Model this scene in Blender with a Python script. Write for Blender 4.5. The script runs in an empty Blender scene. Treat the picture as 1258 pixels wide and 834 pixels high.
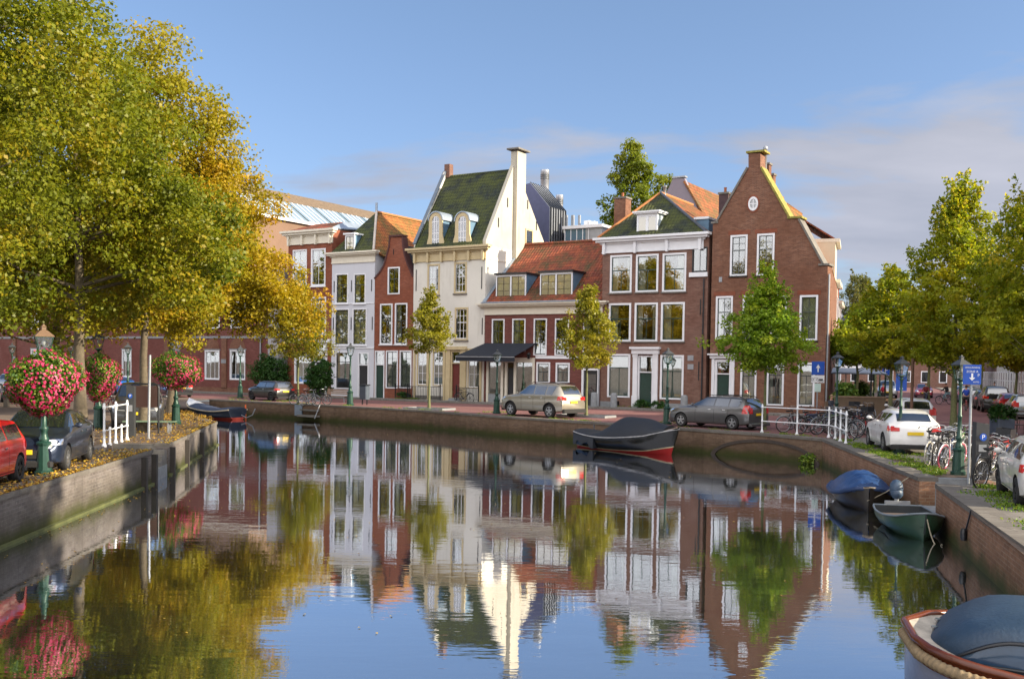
import bpy, bmesh, math, random
import numpy as np
from mathutils import Vector, Matrix
from mathutils.geometry import tessellate_polygon
random.seed(7); RNG = np.random.default_rng(7)
PI = math.pi
scene = bpy.context.scene
COL = scene.collection

# ------------------------------------------------------------------ camera
F = 1250.0; CX = 629.0; CY = 493.0          # focal length and principal point for a 1258 px wide picture
HC = 3.75; Q = 1.0                          # eye height and quay height above the water, metres
PITCH = math.radians(2.0); ROLL = 0.015
fwd = Vector((0, math.cos(PITCH), -math.sin(PITCH)))
_up = Vector((0, math.sin(PITCH), math.cos(PITCH))); _rt = Vector((1, 0, 0))
rt = _rt*math.cos(ROLL) + _up*math.sin(ROLL)
up = -_rt*math.sin(ROLL) + _up*math.cos(ROLL)
CAM = Vector((0, 0, HC))
cd = bpy.data.cameras.new("camera"); cam = bpy.data.objects.new("camera", cd); COL.objects.link(cam)
cam.matrix_world = Matrix.Translation(CAM) @ Matrix((rt, up, -fwd)).transposed().to_4x4()
cd.sensor_width = 36; cd.lens = F/1258*36; cd.shift_y = (CY-417)/1258
cd.clip_start = 0.1; cd.clip_end = 6000
scene.camera = cam

# ------------------------------------------------------------------ light
SUN_EL = math.radians(23); SUN_AZ = math.atan2(1.0, -0.30)
sunv = Vector((math.sin(SUN_AZ)*math.cos(SUN_EL), math.cos(SUN_AZ)*math.cos(SUN_EL), math.sin(SUN_EL)))
w = bpy.data.worlds.new("World"); scene.world = w; w.use_nodes = True
wt = w.node_tree; wt.nodes.clear()
def wn(t, **k):
    n = wt.nodes.new(t)
    for a, b in k.items(): setattr(n, a, b)
    return n
wo = wn('ShaderNodeOutputWorld'); bg = wn('ShaderNodeBackground'); bg.inputs[1].default_value = 0.15
sky = wn('ShaderNodeTexSky', sky_type='NISHITA', sun_disc=False)
sky.sun_elevation = SUN_EL; sky.sun_rotation = SUN_AZ; sky.air_density = 1.0; sky.dust_density = 1.0; sky.ozone_density = 2.5
tc = wn('ShaderNodeTexCoord'); sp = wn('ShaderNodeSeparateXYZ'); wt.links.new(tc.outputs['Generated'], sp.inputs[0])
def wmath(op, a, b=None, clamp=False):
    n = wn('ShaderNodeMath', operation=op); n.use_clamp = clamp
    for i, v in enumerate((a, b)):
        if v is None: continue
        if hasattr(v, 'links'): wt.links.new(v, n.inputs[i])
        else: n.inputs[i].default_value = v
    return n.outputs[0]
zz = wmath('ADD', wmath('MAXIMUM', sp.outputs[2], 0.0), 0.16)
cx = wmath('DIVIDE', sp.outputs[0], zz); cy = wmath('DIVIDE', sp.outputs[1], zz)
cb = wn('ShaderNodeCombineXYZ'); wt.links.new(wmath('ADD', cx, 1.5), cb.inputs[0]); wt.links.new(wmath('ADD', wmath('MULTIPLY', cy, 1.6), 9.0), cb.inputs[1])
nz = wn('ShaderNodeTexNoise'); nz.inputs['Scale'].default_value = 0.85; nz.inputs['Detail'].default_value = 9; nz.inputs['Roughness'].default_value = 0.56
nz.inputs['Distortion'].default_value = 0.35
wt.links.new(cb.outputs[0], nz.inputs['Vector'])
# more cloud towards the right of the view (+x)
bias = wmath('MULTIPLY', wmath('ADD', sp.outputs[0], 0.10), 0.42)
low = wmath('ADD', wmath('MULTIPLY', sp.outputs[2], -2.6), 1.35, True)
cl = wmath('ADD', nz.outputs[0], wmath('SUBTRACT', wmath('MULTIPLY', wmath('MINIMUM', bias, 0.34), low), wmath('MULTIPLY', sp.outputs[2], 0.22)))
mr = wn('ShaderNodeMapRange'); mr.inputs['From Min'].default_value = 0.52; mr.inputs['From Max'].default_value = 0.645
wt.links.new(cl, mr.inputs['Value'])
nz2 = wn('ShaderNodeTexNoise'); nz2.inputs['Scale'].default_value = 1.3; nz2.inputs['Detail'].default_value = 5
wt.links.new(cb.outputs[0], nz2.inputs['Vector'])
ccol = wn('ShaderNodeMix', data_type='RGBA'); wt.links.new(nz2.outputs[0], ccol.inputs[0])
ccol.inputs[6].default_value = (1.25, 1.45, 1.9, 1); ccol.inputs[7].default_value = (4.3, 4.25, 4.6, 1)
tint = wn('ShaderNodeMix', data_type='RGBA', blend_type='MULTIPLY'); tint.inputs[0].default_value = 1
wt.links.new(sky.outputs[0], tint.inputs[6]); tint.inputs[7].default_value = (0.92, 0.95, 1.10, 1)
mx = wn('ShaderNodeMix', data_type='RGBA'); wt.links.new(wmath('MULTIPLY', mr.outputs[0], 0.82), mx.inputs[0])
wt.links.new(tint.outputs[2], mx.inputs[6]); wt.links.new(ccol.outputs[2], mx.inputs[7])
# sky ahead dimmed; added unseen bright area behind the viewer lights the facades
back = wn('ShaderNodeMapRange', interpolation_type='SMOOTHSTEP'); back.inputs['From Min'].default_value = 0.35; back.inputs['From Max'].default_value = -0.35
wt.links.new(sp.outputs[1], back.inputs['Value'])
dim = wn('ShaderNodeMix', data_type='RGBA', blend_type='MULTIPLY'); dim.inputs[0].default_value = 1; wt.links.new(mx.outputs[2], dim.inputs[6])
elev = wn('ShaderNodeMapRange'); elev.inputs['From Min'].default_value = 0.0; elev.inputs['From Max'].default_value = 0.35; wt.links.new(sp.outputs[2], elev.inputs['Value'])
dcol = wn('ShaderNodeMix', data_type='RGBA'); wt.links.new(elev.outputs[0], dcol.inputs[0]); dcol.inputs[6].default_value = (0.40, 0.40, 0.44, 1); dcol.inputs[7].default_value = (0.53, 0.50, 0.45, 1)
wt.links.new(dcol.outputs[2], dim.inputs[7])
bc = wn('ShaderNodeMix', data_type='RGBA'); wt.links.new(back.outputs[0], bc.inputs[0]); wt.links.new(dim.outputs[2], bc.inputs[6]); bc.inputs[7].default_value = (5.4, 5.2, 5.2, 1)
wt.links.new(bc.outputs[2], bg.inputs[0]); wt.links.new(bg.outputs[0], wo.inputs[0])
sd = bpy.data.lights.new("sun", 'SUN'); sd.energy = 3.9; sd.angle = math.radians(0.6); sd.color = (1.0, 0.86, 0.64)
so = bpy.data.objects.new("sun", sd); COL.objects.link(so); so.rotation_euler = sunv.to_track_quat('Z', 'Y').to_euler(); so.location = (40, -20, 40)
scene.view_settings.view_transform = 'Standard'; scene.view_settings.look = 'None'
scene.view_settings.exposure = 1.42; scene.view_settings.gamma = 1.0; scene.view_settings.use_curve_mapping = False
scene.cycles.max_bounces = 7; scene.cycles.transparent_max_bounces = 12; scene.cycles.glossy_bounces = 3; scene.cycles.diffuse_bounces = 3
scene.cycles.transmission_bounces = 3; scene.cycles.caustics_reflective = False; scene.cycles.caustics_refractive = False
scene.cycles.use_denoising = True

# ------------------------------------------------------------------ picture measurements -> places in the world
def ray(x, y): return (fwd*F + rt*(x-CX) - up*(y-CY))
def G(x, y, z=Q):
    d = ray(x, y); t = (z-HC)/d.z
    return CAM + d*t
def VP(x, y, P, d):
    """meet the upright plane through P along horizontal direction d: (distance along d, height)"""
    r = ray(x, y); n = Vector((-d.y, d.x, 0)); t = (P-CAM).dot(n)/r.dot(n); h = CAM + r*t
    return (h-P).dot(d), h.z
def HT(P, y):
    """height above the quay of the picture row y over the point P"""
    d = Vector((P.x, P.y, 0)).normalized(); px = proj(P)[0]; return VP(px, y, Vector((P.x, P.y, 0)), Vector((d.y, -d.x, 0)))[1]-Q
def proj(P):
    v = P-CAM; z = v.dot(fwd); return CX+F*v.dot(rt)/z, CY-F*v.dot(up)/z

# ------------------------------------------------------------------ node materials
MATS = {}
class NT:
    def __init__(s, name):
        s.m = bpy.data.materials.new(name); s.m.use_nodes = True; s.t = s.m.node_tree; s.t.nodes.clear()
        s.out = s.n('ShaderNodeOutputMaterial')
    def n(s, t, **k):
        n = s.t.nodes.new(t)
        for a, b in k.items(): setattr(n, a, b)
        return n
    def put(s, n, key, v):
        i = n.inputs[key]
        if isinstance(v, bpy.types.NodeSocket): s.t.links.new(v, i)
        elif isinstance(v, (tuple, list)) and len(v) == 3 and i.type == 'RGBA': i.default_value = (*v, 1)
        else: i.default_value = v
        return n
    def coord(s, which='UV', sc=(1,1,1)):
        c = s.n('ShaderNodeTexCoord'); m = s.n('ShaderNodeMapping'); m.inputs['Scale'].default_value = sc
        s.t.links.new(c.outputs[which], m.inputs[0]); return m.outputs[0]
    def noise(s, co, scale, detail=4, rough=.55, dist=0):
        n = s.n('ShaderNodeTexNoise'); s.put(n, 'Vector', co); n.inputs['Scale'].default_value = scale
        n.inputs['Detail'].default_value = detail; n.inputs['Roughness'].default_value = rough; n.inputs['Distortion'].default_value = dist
        return n.outputs[0]
    def math(s, op, a, b=0.0, clamp=False):
        n = s.n('ShaderNodeMath', operation=op); n.use_clamp = clamp; s.put(n, 0, a); s.put(n, 1, b); return n.outputs[0]
    def ramp(s, v, a, b):
        n = s.n('ShaderNodeMapRange'); s.put(n, 'Value', v); n.inputs['From Min'].default_value = a; n.inputs['From Max'].default_value = b
        return n.outputs[0]
    def mix(s, f, a, b, mode='MIX'):
        n = s.n('ShaderNodeMix', data_type='RGBA', blend_type=mode); s.put(n, 0, f); s.put(n, 6, a); s.put(n, 7, b); return n.outputs[2]
    def bump(s, h, strength=.5, dist=.02, normal=None):
        n = s.n('ShaderNodeBump'); s.put(n, 'Height', h); n.inputs['Strength'].default_value = strength; n.inputs['Distance'].default_value = dist
        if normal is not None: s.put(n, 'Normal', normal)
        return n.outputs[0]
    def bsdf(s, col, rough=.6, metal=0, normal=None, spec=.5, **k):
        b = s.n('ShaderNodeBsdfPrincipled'); s.put(b, 'Base Color', col); s.put(b, 'Roughness', rough); b.inputs['Metallic'].default_value = metal
        b.inputs['Specular IOR Level'].default_value = spec
        if normal is not None: s.put(b, 'Normal', normal)
        for a, v in k.items(): s.put(b, a.replace('_', ' '), v)
        return b.outputs[0]
    def end(s, sh): s.t.links.new(sh, s.out.inputs[0]); return s.m
def cache(f):
    def g(*a):
        k = (f.__name__, a)
        if k not in MATS: MATS[k] = f(*a)
        return MATS[k]
    return g
@cache
def plain(name, col, rough=.55, metal=0, var=.18, nscale=3.0, bump=.15, spec=.5):
    t = NT(name); o = t.coord('Object'); a = t.noise(o, nscale, 5); b = t.noise(o, nscale*9, 3)
    f = t.math('ADD', t.math('MULTIPLY', a, .7), t.math('MULTIPLY', b, .3)); f = t.ramp(f, .3, .7)
    c = t.mix(f, tuple(x*(1-var) for x in col), tuple(min(1, x*(1+var)) for x in col))
    return t.end(t.bsdf(c, rough, metal, t.bump(b, bump, .01), spec))
@cache
def paint(name, col, metallic=.0, rough=.28):
    t = NT(name); o = t.coord('Object'); a = t.noise(o, 4, 4)
    c = t.mix(t.ramp(a, .35, .75), col, tuple(x*.85+.01 for x in col))
    return t.end(t.bsdf(c, rough, metallic, None, .5, Coat_Weight=.8, Coat_Roughness=.05))
@cache
def brick(name, c1, c2, mortar, bw=.21, bh=.065, stain=.35, wet=0.0):
    t = NT(name); uv = t.coord('UV'); bt = t.n('ShaderNodeTexBrick'); t.put(bt, 'Vector', uv)
    t.put(bt, 'Color1', c1); t.put(bt, 'Color2', c2); t.put(bt, 'Mortar', mortar)
    bt.inputs['Scale'].default_value = 1; bt.inputs['Brick Width'].default_value = bw; bt.inputs['Row Height'].default_value = bh
    bt.inputs['Mortar Size'].default_value = .009; bt.inputs['Mortar Smooth'].default_value = .2; bt.inputs['Bias'].default_value = 0
    big = t.noise(uv, .55, 6, .6); mid = t.noise(t.coord('UV', (1, 3, 1)), 2.2, 5, .65); fine = t.noise(uv, 14, 3)
    c = t.mix(t.ramp(big, .35, .7), bt.outputs[0], tuple(x*(1-stain) for x in c1), 'MIX') if stain else bt.outputs[0]
    c = t.mix(t.math('MULTIPLY', t.ramp(mid, .3, .75), .75), c, t.mix(1.0, c, (.48, .42, .40), 'MULTIPLY'))
    c = t.mix(t.math('MULTIPLY', t.ramp(fine, .62, .8), .55), c, tuple(min(1, x*1.9+.03) for x in c1))
    if wet:   # weed and damp that grow up from the water line
        g = t.n('ShaderNodeNewGeometry'); s_ = t.n('ShaderNodeSeparateXYZ'); t.put(s_, 0, g.outputs['Position'])
        h = t.math('ADD', s_.outputs[2], t.math('MULTIPLY', t.noise(uv, 1.3, 5), -.55))
        c = t.mix(t.ramp(h, .08, -.22), c, (.075, .085, .022)); c = t.mix(t.ramp(h, .5, -.1), c, t.mix(1.0, c, (.5, .5, .42), 'MULTIPLY'))
        st = t.noise(t.coord('UV', (2.2, .12, 1)), 1.2, 6, .7)      # run-off streaks
        c = t.mix(t.math('MULTIPLY', t.ramp(st, .52, .75), .6), c, t.mix(1.0, c, (.35, .34, .33), 'MULTIPLY'))
    n = t.bump(bt.outputs[1], -.5, .008, t.bump(fine, .25, .01))
    return t.end(t.bsdf(c, .85, 0, n, .3))
@cache
def tiles(name, c1, c2, moss, mossy, tw=.24, th=.33):
    t = NT(name); uv = t.coord('UV'); s_ = t.n('ShaderNodeSeparateXYZ'); t.put(s_, 0, uv)
    fx = t.math('FRACT', t.math('DIVIDE', s_.outputs[0], tw)); fy = t.math('FRACT', t.math('DIVIDE', s_.outputs[1], th))
    prof = t.math('SINE', t.math('MULTIPLY', fx, 6.2832)); hgt = t.math('ADD', t.math('MULTIPLY', prof, .5), t.math('MULTIPLY', fy, -.9))
    cell = t.n('ShaderNodeTexWhiteNoise', noise_dimensions='2D'); cb = t.n('ShaderNodeCombineXYZ')
    t.put(cb, 0, t.math('FLOOR', t.math('DIVIDE', s_.outputs[0], tw))); t.put(cb, 1, t.math('FLOOR', t.math('DIVIDE', s_.outputs[1], th))); t.put(cell, 'Vector', cb.outputs[0])
    c = t.mix(cell.outputs[0], c1, c2)
    big = t.noise(uv, .8, 6, .65); c = t.mix(t.ramp(big, .62-mossy*.4, .82-mossy*.4), c, moss)
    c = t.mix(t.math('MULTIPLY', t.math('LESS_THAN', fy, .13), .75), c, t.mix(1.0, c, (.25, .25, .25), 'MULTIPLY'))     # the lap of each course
    fine = t.noise(uv, 12, 3); c = t.mix(t.math('MULTIPLY', t.ramp(fine, .55, .75), .5), c, tuple(min(1, x*1.8+.02) for x in c2))
    return t.end(t.bsdf(c, .75, 0, t.bump(hgt, 1.0, .06, t.bump(fine, .3, .01)), .3))
@cache
def plaster(name, col, dirt=.55):
    t = NT(name); uv = t.coord('UV'); big = t.noise(uv, .45, 7, .6); st = t.noise(t.coord('UV', (1.5, .18, 1)), 1.4, 6, .65); f = t.noise(uv, 9, 4)
    c = t.mix(t.math('MULTIPLY', t.ramp(big, .4, .75), dirt), col, tuple(x*.72 for x in col))
    c = t.mix(t.math('MULTIPLY', t.ramp(st, .55, .8), dirt), c, tuple(x*y for x, y in zip(col, (.62, .6, .56))))
    c = t.mix(t.math('MULTIPLY', t.ramp(f, .45, .7), .12), c, tuple(x*.8 for x in col))
    return t.end(t.bsdf(c, .8, 0, t.bump(f, .12, .01), .3))
@cache
def leafmat(name, ca, cb, cc, trans=.45):
    t = NT(name); a = t.n('ShaderNodeAttribute', attribute_name='leaf'); v = a.outputs['Fac']
    c = t.mix(t.ramp(v, 0, .5), ca, cb); c = t.mix(t.ramp(v, .5, 1), c, cc)
    d = t.bsdf(c, .45, 0, None, .35); tr = t.n('ShaderNodeBsdfTranslucent'); t.put(tr, 'Color', t.mix(1.0, c, (1.0, 1.0, .55), 'MULTIPLY'))
    mx_ = t.n('ShaderNodeMixShader'); mx_.inputs[0].default_value = trans; t.put(mx_, 1, d); t.put(mx_, 2, tr.outputs[0])
    return t.end(mx_.outputs[0])
@cache
def glassmat(name, tintc=(.03, .04, .04), refl=.35, solid=True, wob=.006):
    """window glass: mirrors sky and trees, more so at a glance; solid=False lets one look in"""
    t = NT(name); o = t.coord('Object'); nn = t.bump(t.noise(o, .9, 2), wob*10, .02)
    gl = t.n('ShaderNodeBsdfGlossy'); gl.inputs['Roughness'].default_value = .015; t.put(gl, 'Color', (.95, .97, 1)); t.put(gl, 'Normal', nn)
    if solid: base = t.bsdf(tintc, .25, 0, None, .3)
    else:
        b = t.n('ShaderNodeBsdfTransparent'); t.put(b, 'Color', (.80, .84, .83)); base = b.outputs[0]
    lw = t.n('ShaderNodeLayerWeight'); lw.inputs['Blend'].default_value = .3
    m_ = t.n('ShaderNodeMixShader'); t.put(m_, 0, t.math('ADD', t.math('MULTIPLY', lw.outputs['Fresnel'], .5), refl, True)); t.put(m_, 1, base); t.put(m_, 2, gl.outputs[0])
    return t.end(m_.outputs[0])
@cache
def emit_none(): return None

# ------------------------------------------------------------------ mesh builder
class MB:
    def __init__(s): s.v = []; s.f = []; s.mi = []; s.sm = []; s.M = None
    def add(s, vs, fs, mi=0, smooth=False):
        o = len(s.v)
        if s.M is not None: vs = [s.M @ Vector(v) for v in vs]
        s.v += [tuple(v) for v in vs]; s.f += [tuple(i+o for i in f) for f in fs]; s.mi += [mi]*len(fs); s.sm += [smooth]*len(fs)
        return s
    def box(s, x0, y0, z0, x1, y1, z1, mi=0):
        if x0 > x1: x0, x1 = x1, x0
        if y0 > y1: y0, y1 = y1, y0
        if z0 > z1: z0, z1 = z1, z0
        v = [(x, y, z) for z in (z0, z1) for y in (y0, y1) for x in (x0, x1)]
        return s.add(v, [(0,2,3,1), (4,5,7,6), (0,1,5,4), (2,6,7,3), (0,4,6,2), (1,3,7,5)], mi)
    def cham(s, x0, y0, z0, x1, y1, z1, b=.02, mi=0):
        """box with chamfered upright and top edges"""
        p = [(x0+b,y0),(x1-b,y0),(x1,y0+b),(x1,y1-b),(x1-b,y1),(x0+b,y1),(x0,y1-b),(x0,y0+b)]
        cx_, cy_ = (x0+x1)/2, (y0+y1)/2
        sh = lambda q, k: (q[0]+(k if q[0] < cx_ else -k), q[1]+(k if q[1] < cy_ else -k))
        vs = [(*q, z0) for q in p]+[(*q, z1-b) for q in p]+[(*sh(q, b), z1) for q in p]
        fs = [tuple(range(7, -1, -1)), tuple(range(16, 24))]
        for k in (0, 8):
            for i in range(8): j = (i+1) % 8; fs.append((k+i, k+j, k+8+j, k+8+i))
        return s.add(vs, fs, mi)
    def quad(s, a, b, c, d, mi=0): return s.add([a, b, c, d], [(0, 1, 2, 3)], mi)
    def prism(s, poly, y0, y1, mi=0, smooth=False):
        """outline in (x,z) extruded along y; outline counter-clockwise seen from -y"""
        n = len(poly); vs = [(p[0], y0, p[1]) for p in poly]+[(p[0], y1, p[1]) for p in poly]
        tri = tessellate_polygon([[Vector((p[0], p[1], 0)) for p in poly]])
        fs = [tuple(t) for t in tri]+[tuple(i+n for i in reversed(t)) for t in tri]
        s.add(vs, fs, mi); s.add(vs, [(i, (i+1) % n+0, (i+1) % n+n, i+n) for i in range(n)], mi, smooth); return s
    def slab(s, pts, th, mi=0):
        """flat polygon of 3-D points with thickness th below it"""
        P = [Vector(p) for p in pts]; n = Vector((0, 0, 0))
        for i in range(1, len(P)-1): n += (P[i]-P[0]).cross(P[i+1]-P[0])
        n.normalize()
        if n.z < 0: P.reverse(); n = -n
        k = len(P); vs = P+[p-n*th for p in P]
        fs = [tuple(range(k)), tuple(reversed(range(k, 2*k)))]+[(i, i+k, (i+1) % k+k, (i+1) % k) for i in range(k)]
        return s.add(vs, fs, mi)
    def tube(s, pts, r, n=8, mi=0, cap=True, smooth=True, closed=False):
        P = [Vector(p) for p in pts]; R = r if isinstance(r, (list, tuple)) else [r]*len(P); vs = []; fs = []
        pu = None; m = len(P)
        for i, p in enumerate(P):
            if closed: d = P[(i+1) % m]-P[i-1]
            else: d = P[min(i+1, m-1)]-P[max(i-1, 0)]
            if d.length < 1e-9: d = Vector((0, 0, 1))
            d.normalize()
            if pu is None: pu = d.orthogonal()
            a = (pu-d*pu.dot(d))
            if a.length < 1e-6: a = d.orthogonal()
            a.normalize(); pu = a; b = d.cross(a)
            vs += [p+(a*math.cos(2*PI*k/n)+b*math.sin(2*PI*k/n))*R[i] for k in range(n)]
        for i in range(m if closed else m-1):
            j = (i+1) % m
            for k in range(n): l = (k+1) % n; fs.append((i*n+k, i*n+l, j*n+l, j*n+k))
        s.add(vs, fs, mi, smooth)
        if cap and not closed: s.add(vs[:n], [tuple(reversed(range(n)))], mi); s.add(vs[-n:], [tuple(range(n))], mi)
        return s
    def lathe(s, prof, c=(0, 0, 0), n=16, mi=0, smooth=True, axis='z'):
        vs = []; fs = []; m = len(prof)
        for r, z in prof:
            for k in range(n):
                a = 2*PI*(k+.5)/n; x, y = r*math.cos(a), r*math.sin(a)
                vs.append((c[0]+x, c[1]+y, c[2]+z) if axis == 'z' else ((c[0]+x, c[1]+z, c[2]+y) if axis == 'y' else (c[0]+z, c[1]+x, c[2]+y)))
        for i in range(m-1):
            for k in range(n):
                l = (k+1) % n; q = (i*n+k, i*n+l, (i+1)*n+l, (i+1)*n+k); fs.append(q if axis != 'y' else tuple(reversed(q)))
        fs.append(tuple(reversed(range(n)))); fs.append(tuple(range((m-1)*n, m*n)))
        sm = [smooth]*(len(fs)-2)
        s.add(vs, fs[:-2], mi, smooth); s.add(vs[:n], [tuple(reversed(range(n)))], mi); s.add(vs[-n:], [tuple(range(n))], mi); return s
    def ball(s, c, r, n=12, mi=0, sc=(1, 1, 1)):
        vs = []; fs = []; m = n//2+1
        for i in range(m):
            t = PI*i/(m-1)
            for k in range(n): a = 2*PI*k/n; vs.append((c[0]+r*sc[0]*math.sin(t)*math.cos(a), c[1]+r*sc[1]*math.sin(t)*math.sin(a), c[2]-r*sc[2]*math.cos(t)))
        for i in range(m-1):
            for k in range(n): l = (k+1) % n; fs.append((i*n+k, i*n+l, (i+1)*n+l, (i+1)*n+k))
        return s.add(vs, fs, mi, True)
    def build(s, name, mats, parent=None, **props):
        if not isinstance(mats, (list, tuple)): mats = [mats]
        me = bpy.data.meshes.new(name); me.from_pydata(s.v, [], s.f)
        for m in mats: me.materials.append(m)
        me.polygons.foreach_set('material_index', s.mi); me.polygons.foreach_set('use_smooth', s.sm)
        me.validate(); me.update(); box_uv(me)
        return link(name, me, parent, **props)
def box_uv(me):
    nl = len(me.loops)
    if nl == 0: return
    nv = len(me.vertices); co = np.empty(nv*3, 'f'); me.vertices.foreach_get('co', co); co = co.reshape(-1, 3)
    npoly = len(me.polygons); nr = np.empty(npoly*3, 'f'); me.polygons.foreach_get('normal', nr); nr = nr.reshape(-1, 3)
    li = np.empty(nl, 'i'); me.loops.foreach_get('vertex_index', li); lt = np.empty(npoly, 'i'); me.polygons.foreach_get('loop_total', lt)
    n = np.repeat(nr, lt, axis=0); t = np.stack([-n[:, 1], n[:, 0], np.zeros(len(n))], 1); L = np.linalg.norm(t, axis=1)
    flat = L < .05; t[flat] = (1, 0, 0); L[flat] = 1; t /= L[:, None]; b = np.cross(n, t); p = co[li]
    uv = np.stack([(p*t).sum(1), (p*b).sum(1)], 1).astype('f'); lay = me.uv_layers.new(name='UVMap'); lay.data.foreach_set('uv', uv.ravel())
def link(name, me, parent=None, **props):
    o = bpy.data.objects.new(name, me); COL.objects.link(o)
    if parent is not None: o.parent = parent
    for k, v in props.items():
        if v is not None: o[k] = v
    return o
def thing(name, label, cat, loc=(0, 0, 0), rz=0.0, group=None, sc=1.0):
    o = bpy.data.objects.new(name, None); COL.objects.link(o); o.location = loc; o.rotation_euler = (0, 0, rz); o.scale = (sc,)*3
    o.empty_display_size = .3
    tag(o, label, cat, group); return o
def tag(o, label, cat, group=None):
    o['label'] = label; o['category'] = cat
    if group: o['group'] = group
    elif 'group' in o: del o['group']
    return o
def dup(root, loc, rz=0.0, label=None, group=None, sc=None, swap=None, drop=()):
    """copy of a thing with copies of its parts and sub-parts; swap = {part name: material}"""
    def cp(o, par):
        c = o.copy(); COL.objects.link(c)
        if par is not None: c.parent = par
        st = o.name.split('.')[0]
        if swap and st in swap and c.type == 'MESH':
            c.material_slots[0].link = 'OBJECT'; c.material_slots[0].material = swap[st]
        for ch in KIDS.get(o.name, []) or list(o.children):
            if ch.name.split('.')[0] in drop: continue
            cp(ch, c)
        return c
    r = cp(root, None); r.location = loc; r.rotation_euler = (root.rotation_euler[0], root.rotation_euler[1], rz)
    if label: r['label'] = label
    if group: r['group'] = group
    if sc is not None: r.scale = (sc,)*3 if isinstance(sc, (int, float)) else sc
    return r
KIDS = {}
def struct(o): o['kind'] = 'structure'; return o
def stuff(o): o['kind'] = 'stuff'; return o

# ------------------------------------------------------------------ leaves and trees
def leaf_mesh(name, pts, nrm, size, mat, shade, parent=None, **props):
    """one four-sided, slightly folded leaf per point; shade = 0..1 leaf colour"""
    n = len(pts); pts = np.asarray(pts, 'f'); nrm = nrm/np.maximum(np.linalg.norm(nrm, axis=1, keepdims=True), 1e-6)
    rnd = RNG.normal(size=(n, 3)); t = np.cross(nrm, rnd); t /= np.maximum(np.linalg.norm(t, axis=1, keepdims=True), 1e-6); b = np.cross(nrm, t)
    sz = (size*RNG.uniform(.65, 1.3, n))[:, None]
    V = np.empty((n, 4, 3), 'f')
    V[:, 0] = pts-t*sz*.55; V[:, 1] = pts+b*sz*.42+nrm*sz*.12; V[:, 2] = pts+t*sz*.6-nrm*sz*.1; V[:, 3] = pts-b*sz*.42+nrm*sz*.12
    me = bpy.data.meshes.new(name); me.vertices.add(n*4); me.vertices.foreach_set('co', V.ravel())
    me.loops.add(n*4); me.loops.foreach_set('vertex_index', np.arange(n*4, dtype='i'))
    me.polygons.add(n); me.polygons.foreach_set('loop_start', np.arange(0, n*4, 4, dtype='i')); me.polygons.foreach_set('loop_total', np.full(n, 4, 'i'))
    me.update(calc_edges=True)
    at = me.attributes.new('leaf', 'FLOAT', 'FACE'); at.data.foreach_set('value', np.clip(shade, 0, 1).astype('f'))
    me.materials.append(mat)
    return link(name, me, parent, **props)
def crown_points(clumps, per, spread):
    """leaves scattered round clump centres; returns points, outward-ish normals, clump index"""
    c = np.asarray(clumps, 'f'); k = len(c); n = k*per; idx = np.repeat(np.arange(k), per)
    d = RNG.normal(size=(n, 3)); d /= np.linalg.norm(d, axis=1, keepdims=True); r = RNG.uniform(0, 1, (n, 1))**.5
    cs = RNG.uniform(.65, 1.35, (k, 1))*spread; sq = np.array([1.15, 1.15, .75])
    p = c[idx]+d*r*cs[idx]*sq
    nr = d*.7+RNG.normal(size=(n, 3))*.55+np.array([0, 0, .55]); return p, nr, idx
def blob_clumps(lobes, n, gap=.0):
    """clump centres in the outer part of ellipsoid lobes [(cx,cy,cz,rx,ry,rz)]"""
    w_ = np.array([l[3]*l[4]*l[5] for l in lobes])**.67; w_ /= w_.sum(); out = []
    ids = RNG.choice(len(lobes), n, p=w_)
    for i in ids:
        l = lobes[i]; d = RNG.normal(size=3); d /= np.linalg.norm(d); rr = RNG.uniform(.35, 1.0)**.6
        rr *= 1+.16*math.sin(5*d[0]+l[0])*math.cos(4*d[2]+l[1]*2)+RNG.normal()*.05
        out.append((l[0]+d[0]*l[3]*rr, l[1]+d[1]*l[4]*rr, l[2]+d[2]*l[5]*rr))
    return np.array(out)
def profile_clumps(prof, n, jag=.22, seed=0):
    """clump centres under an upright outline [(height, radius)], uneven by direction"""
    z0, z1 = prof[0][0], prof[-1][0]; zs = np.array([p[0] for p in prof]); rs = np.array([p[1] for p in prof]); out = []
    ph = RNG.uniform(0, 6.28, 6)
    while len(out) < n:
        z = RNG.uniform(z0, z1); R = np.interp(z, zs, rs)
        if RNG.uniform() > (R/rs.max())**1.1+.08: continue
        a = RNG.uniform(0, 2*PI); k = 1+jag*math.sin(3*a+ph[0]+z*1.7)+jag*.7*math.sin(5*a+ph[1]-z*2.9)+jag*.5*math.sin(z*5+ph[2])
        r = R*k*RNG.uniform(.1, 1)**.55; out.append((r*math.cos(a), r*math.sin(a), z))
    return np.array(out)
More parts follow.
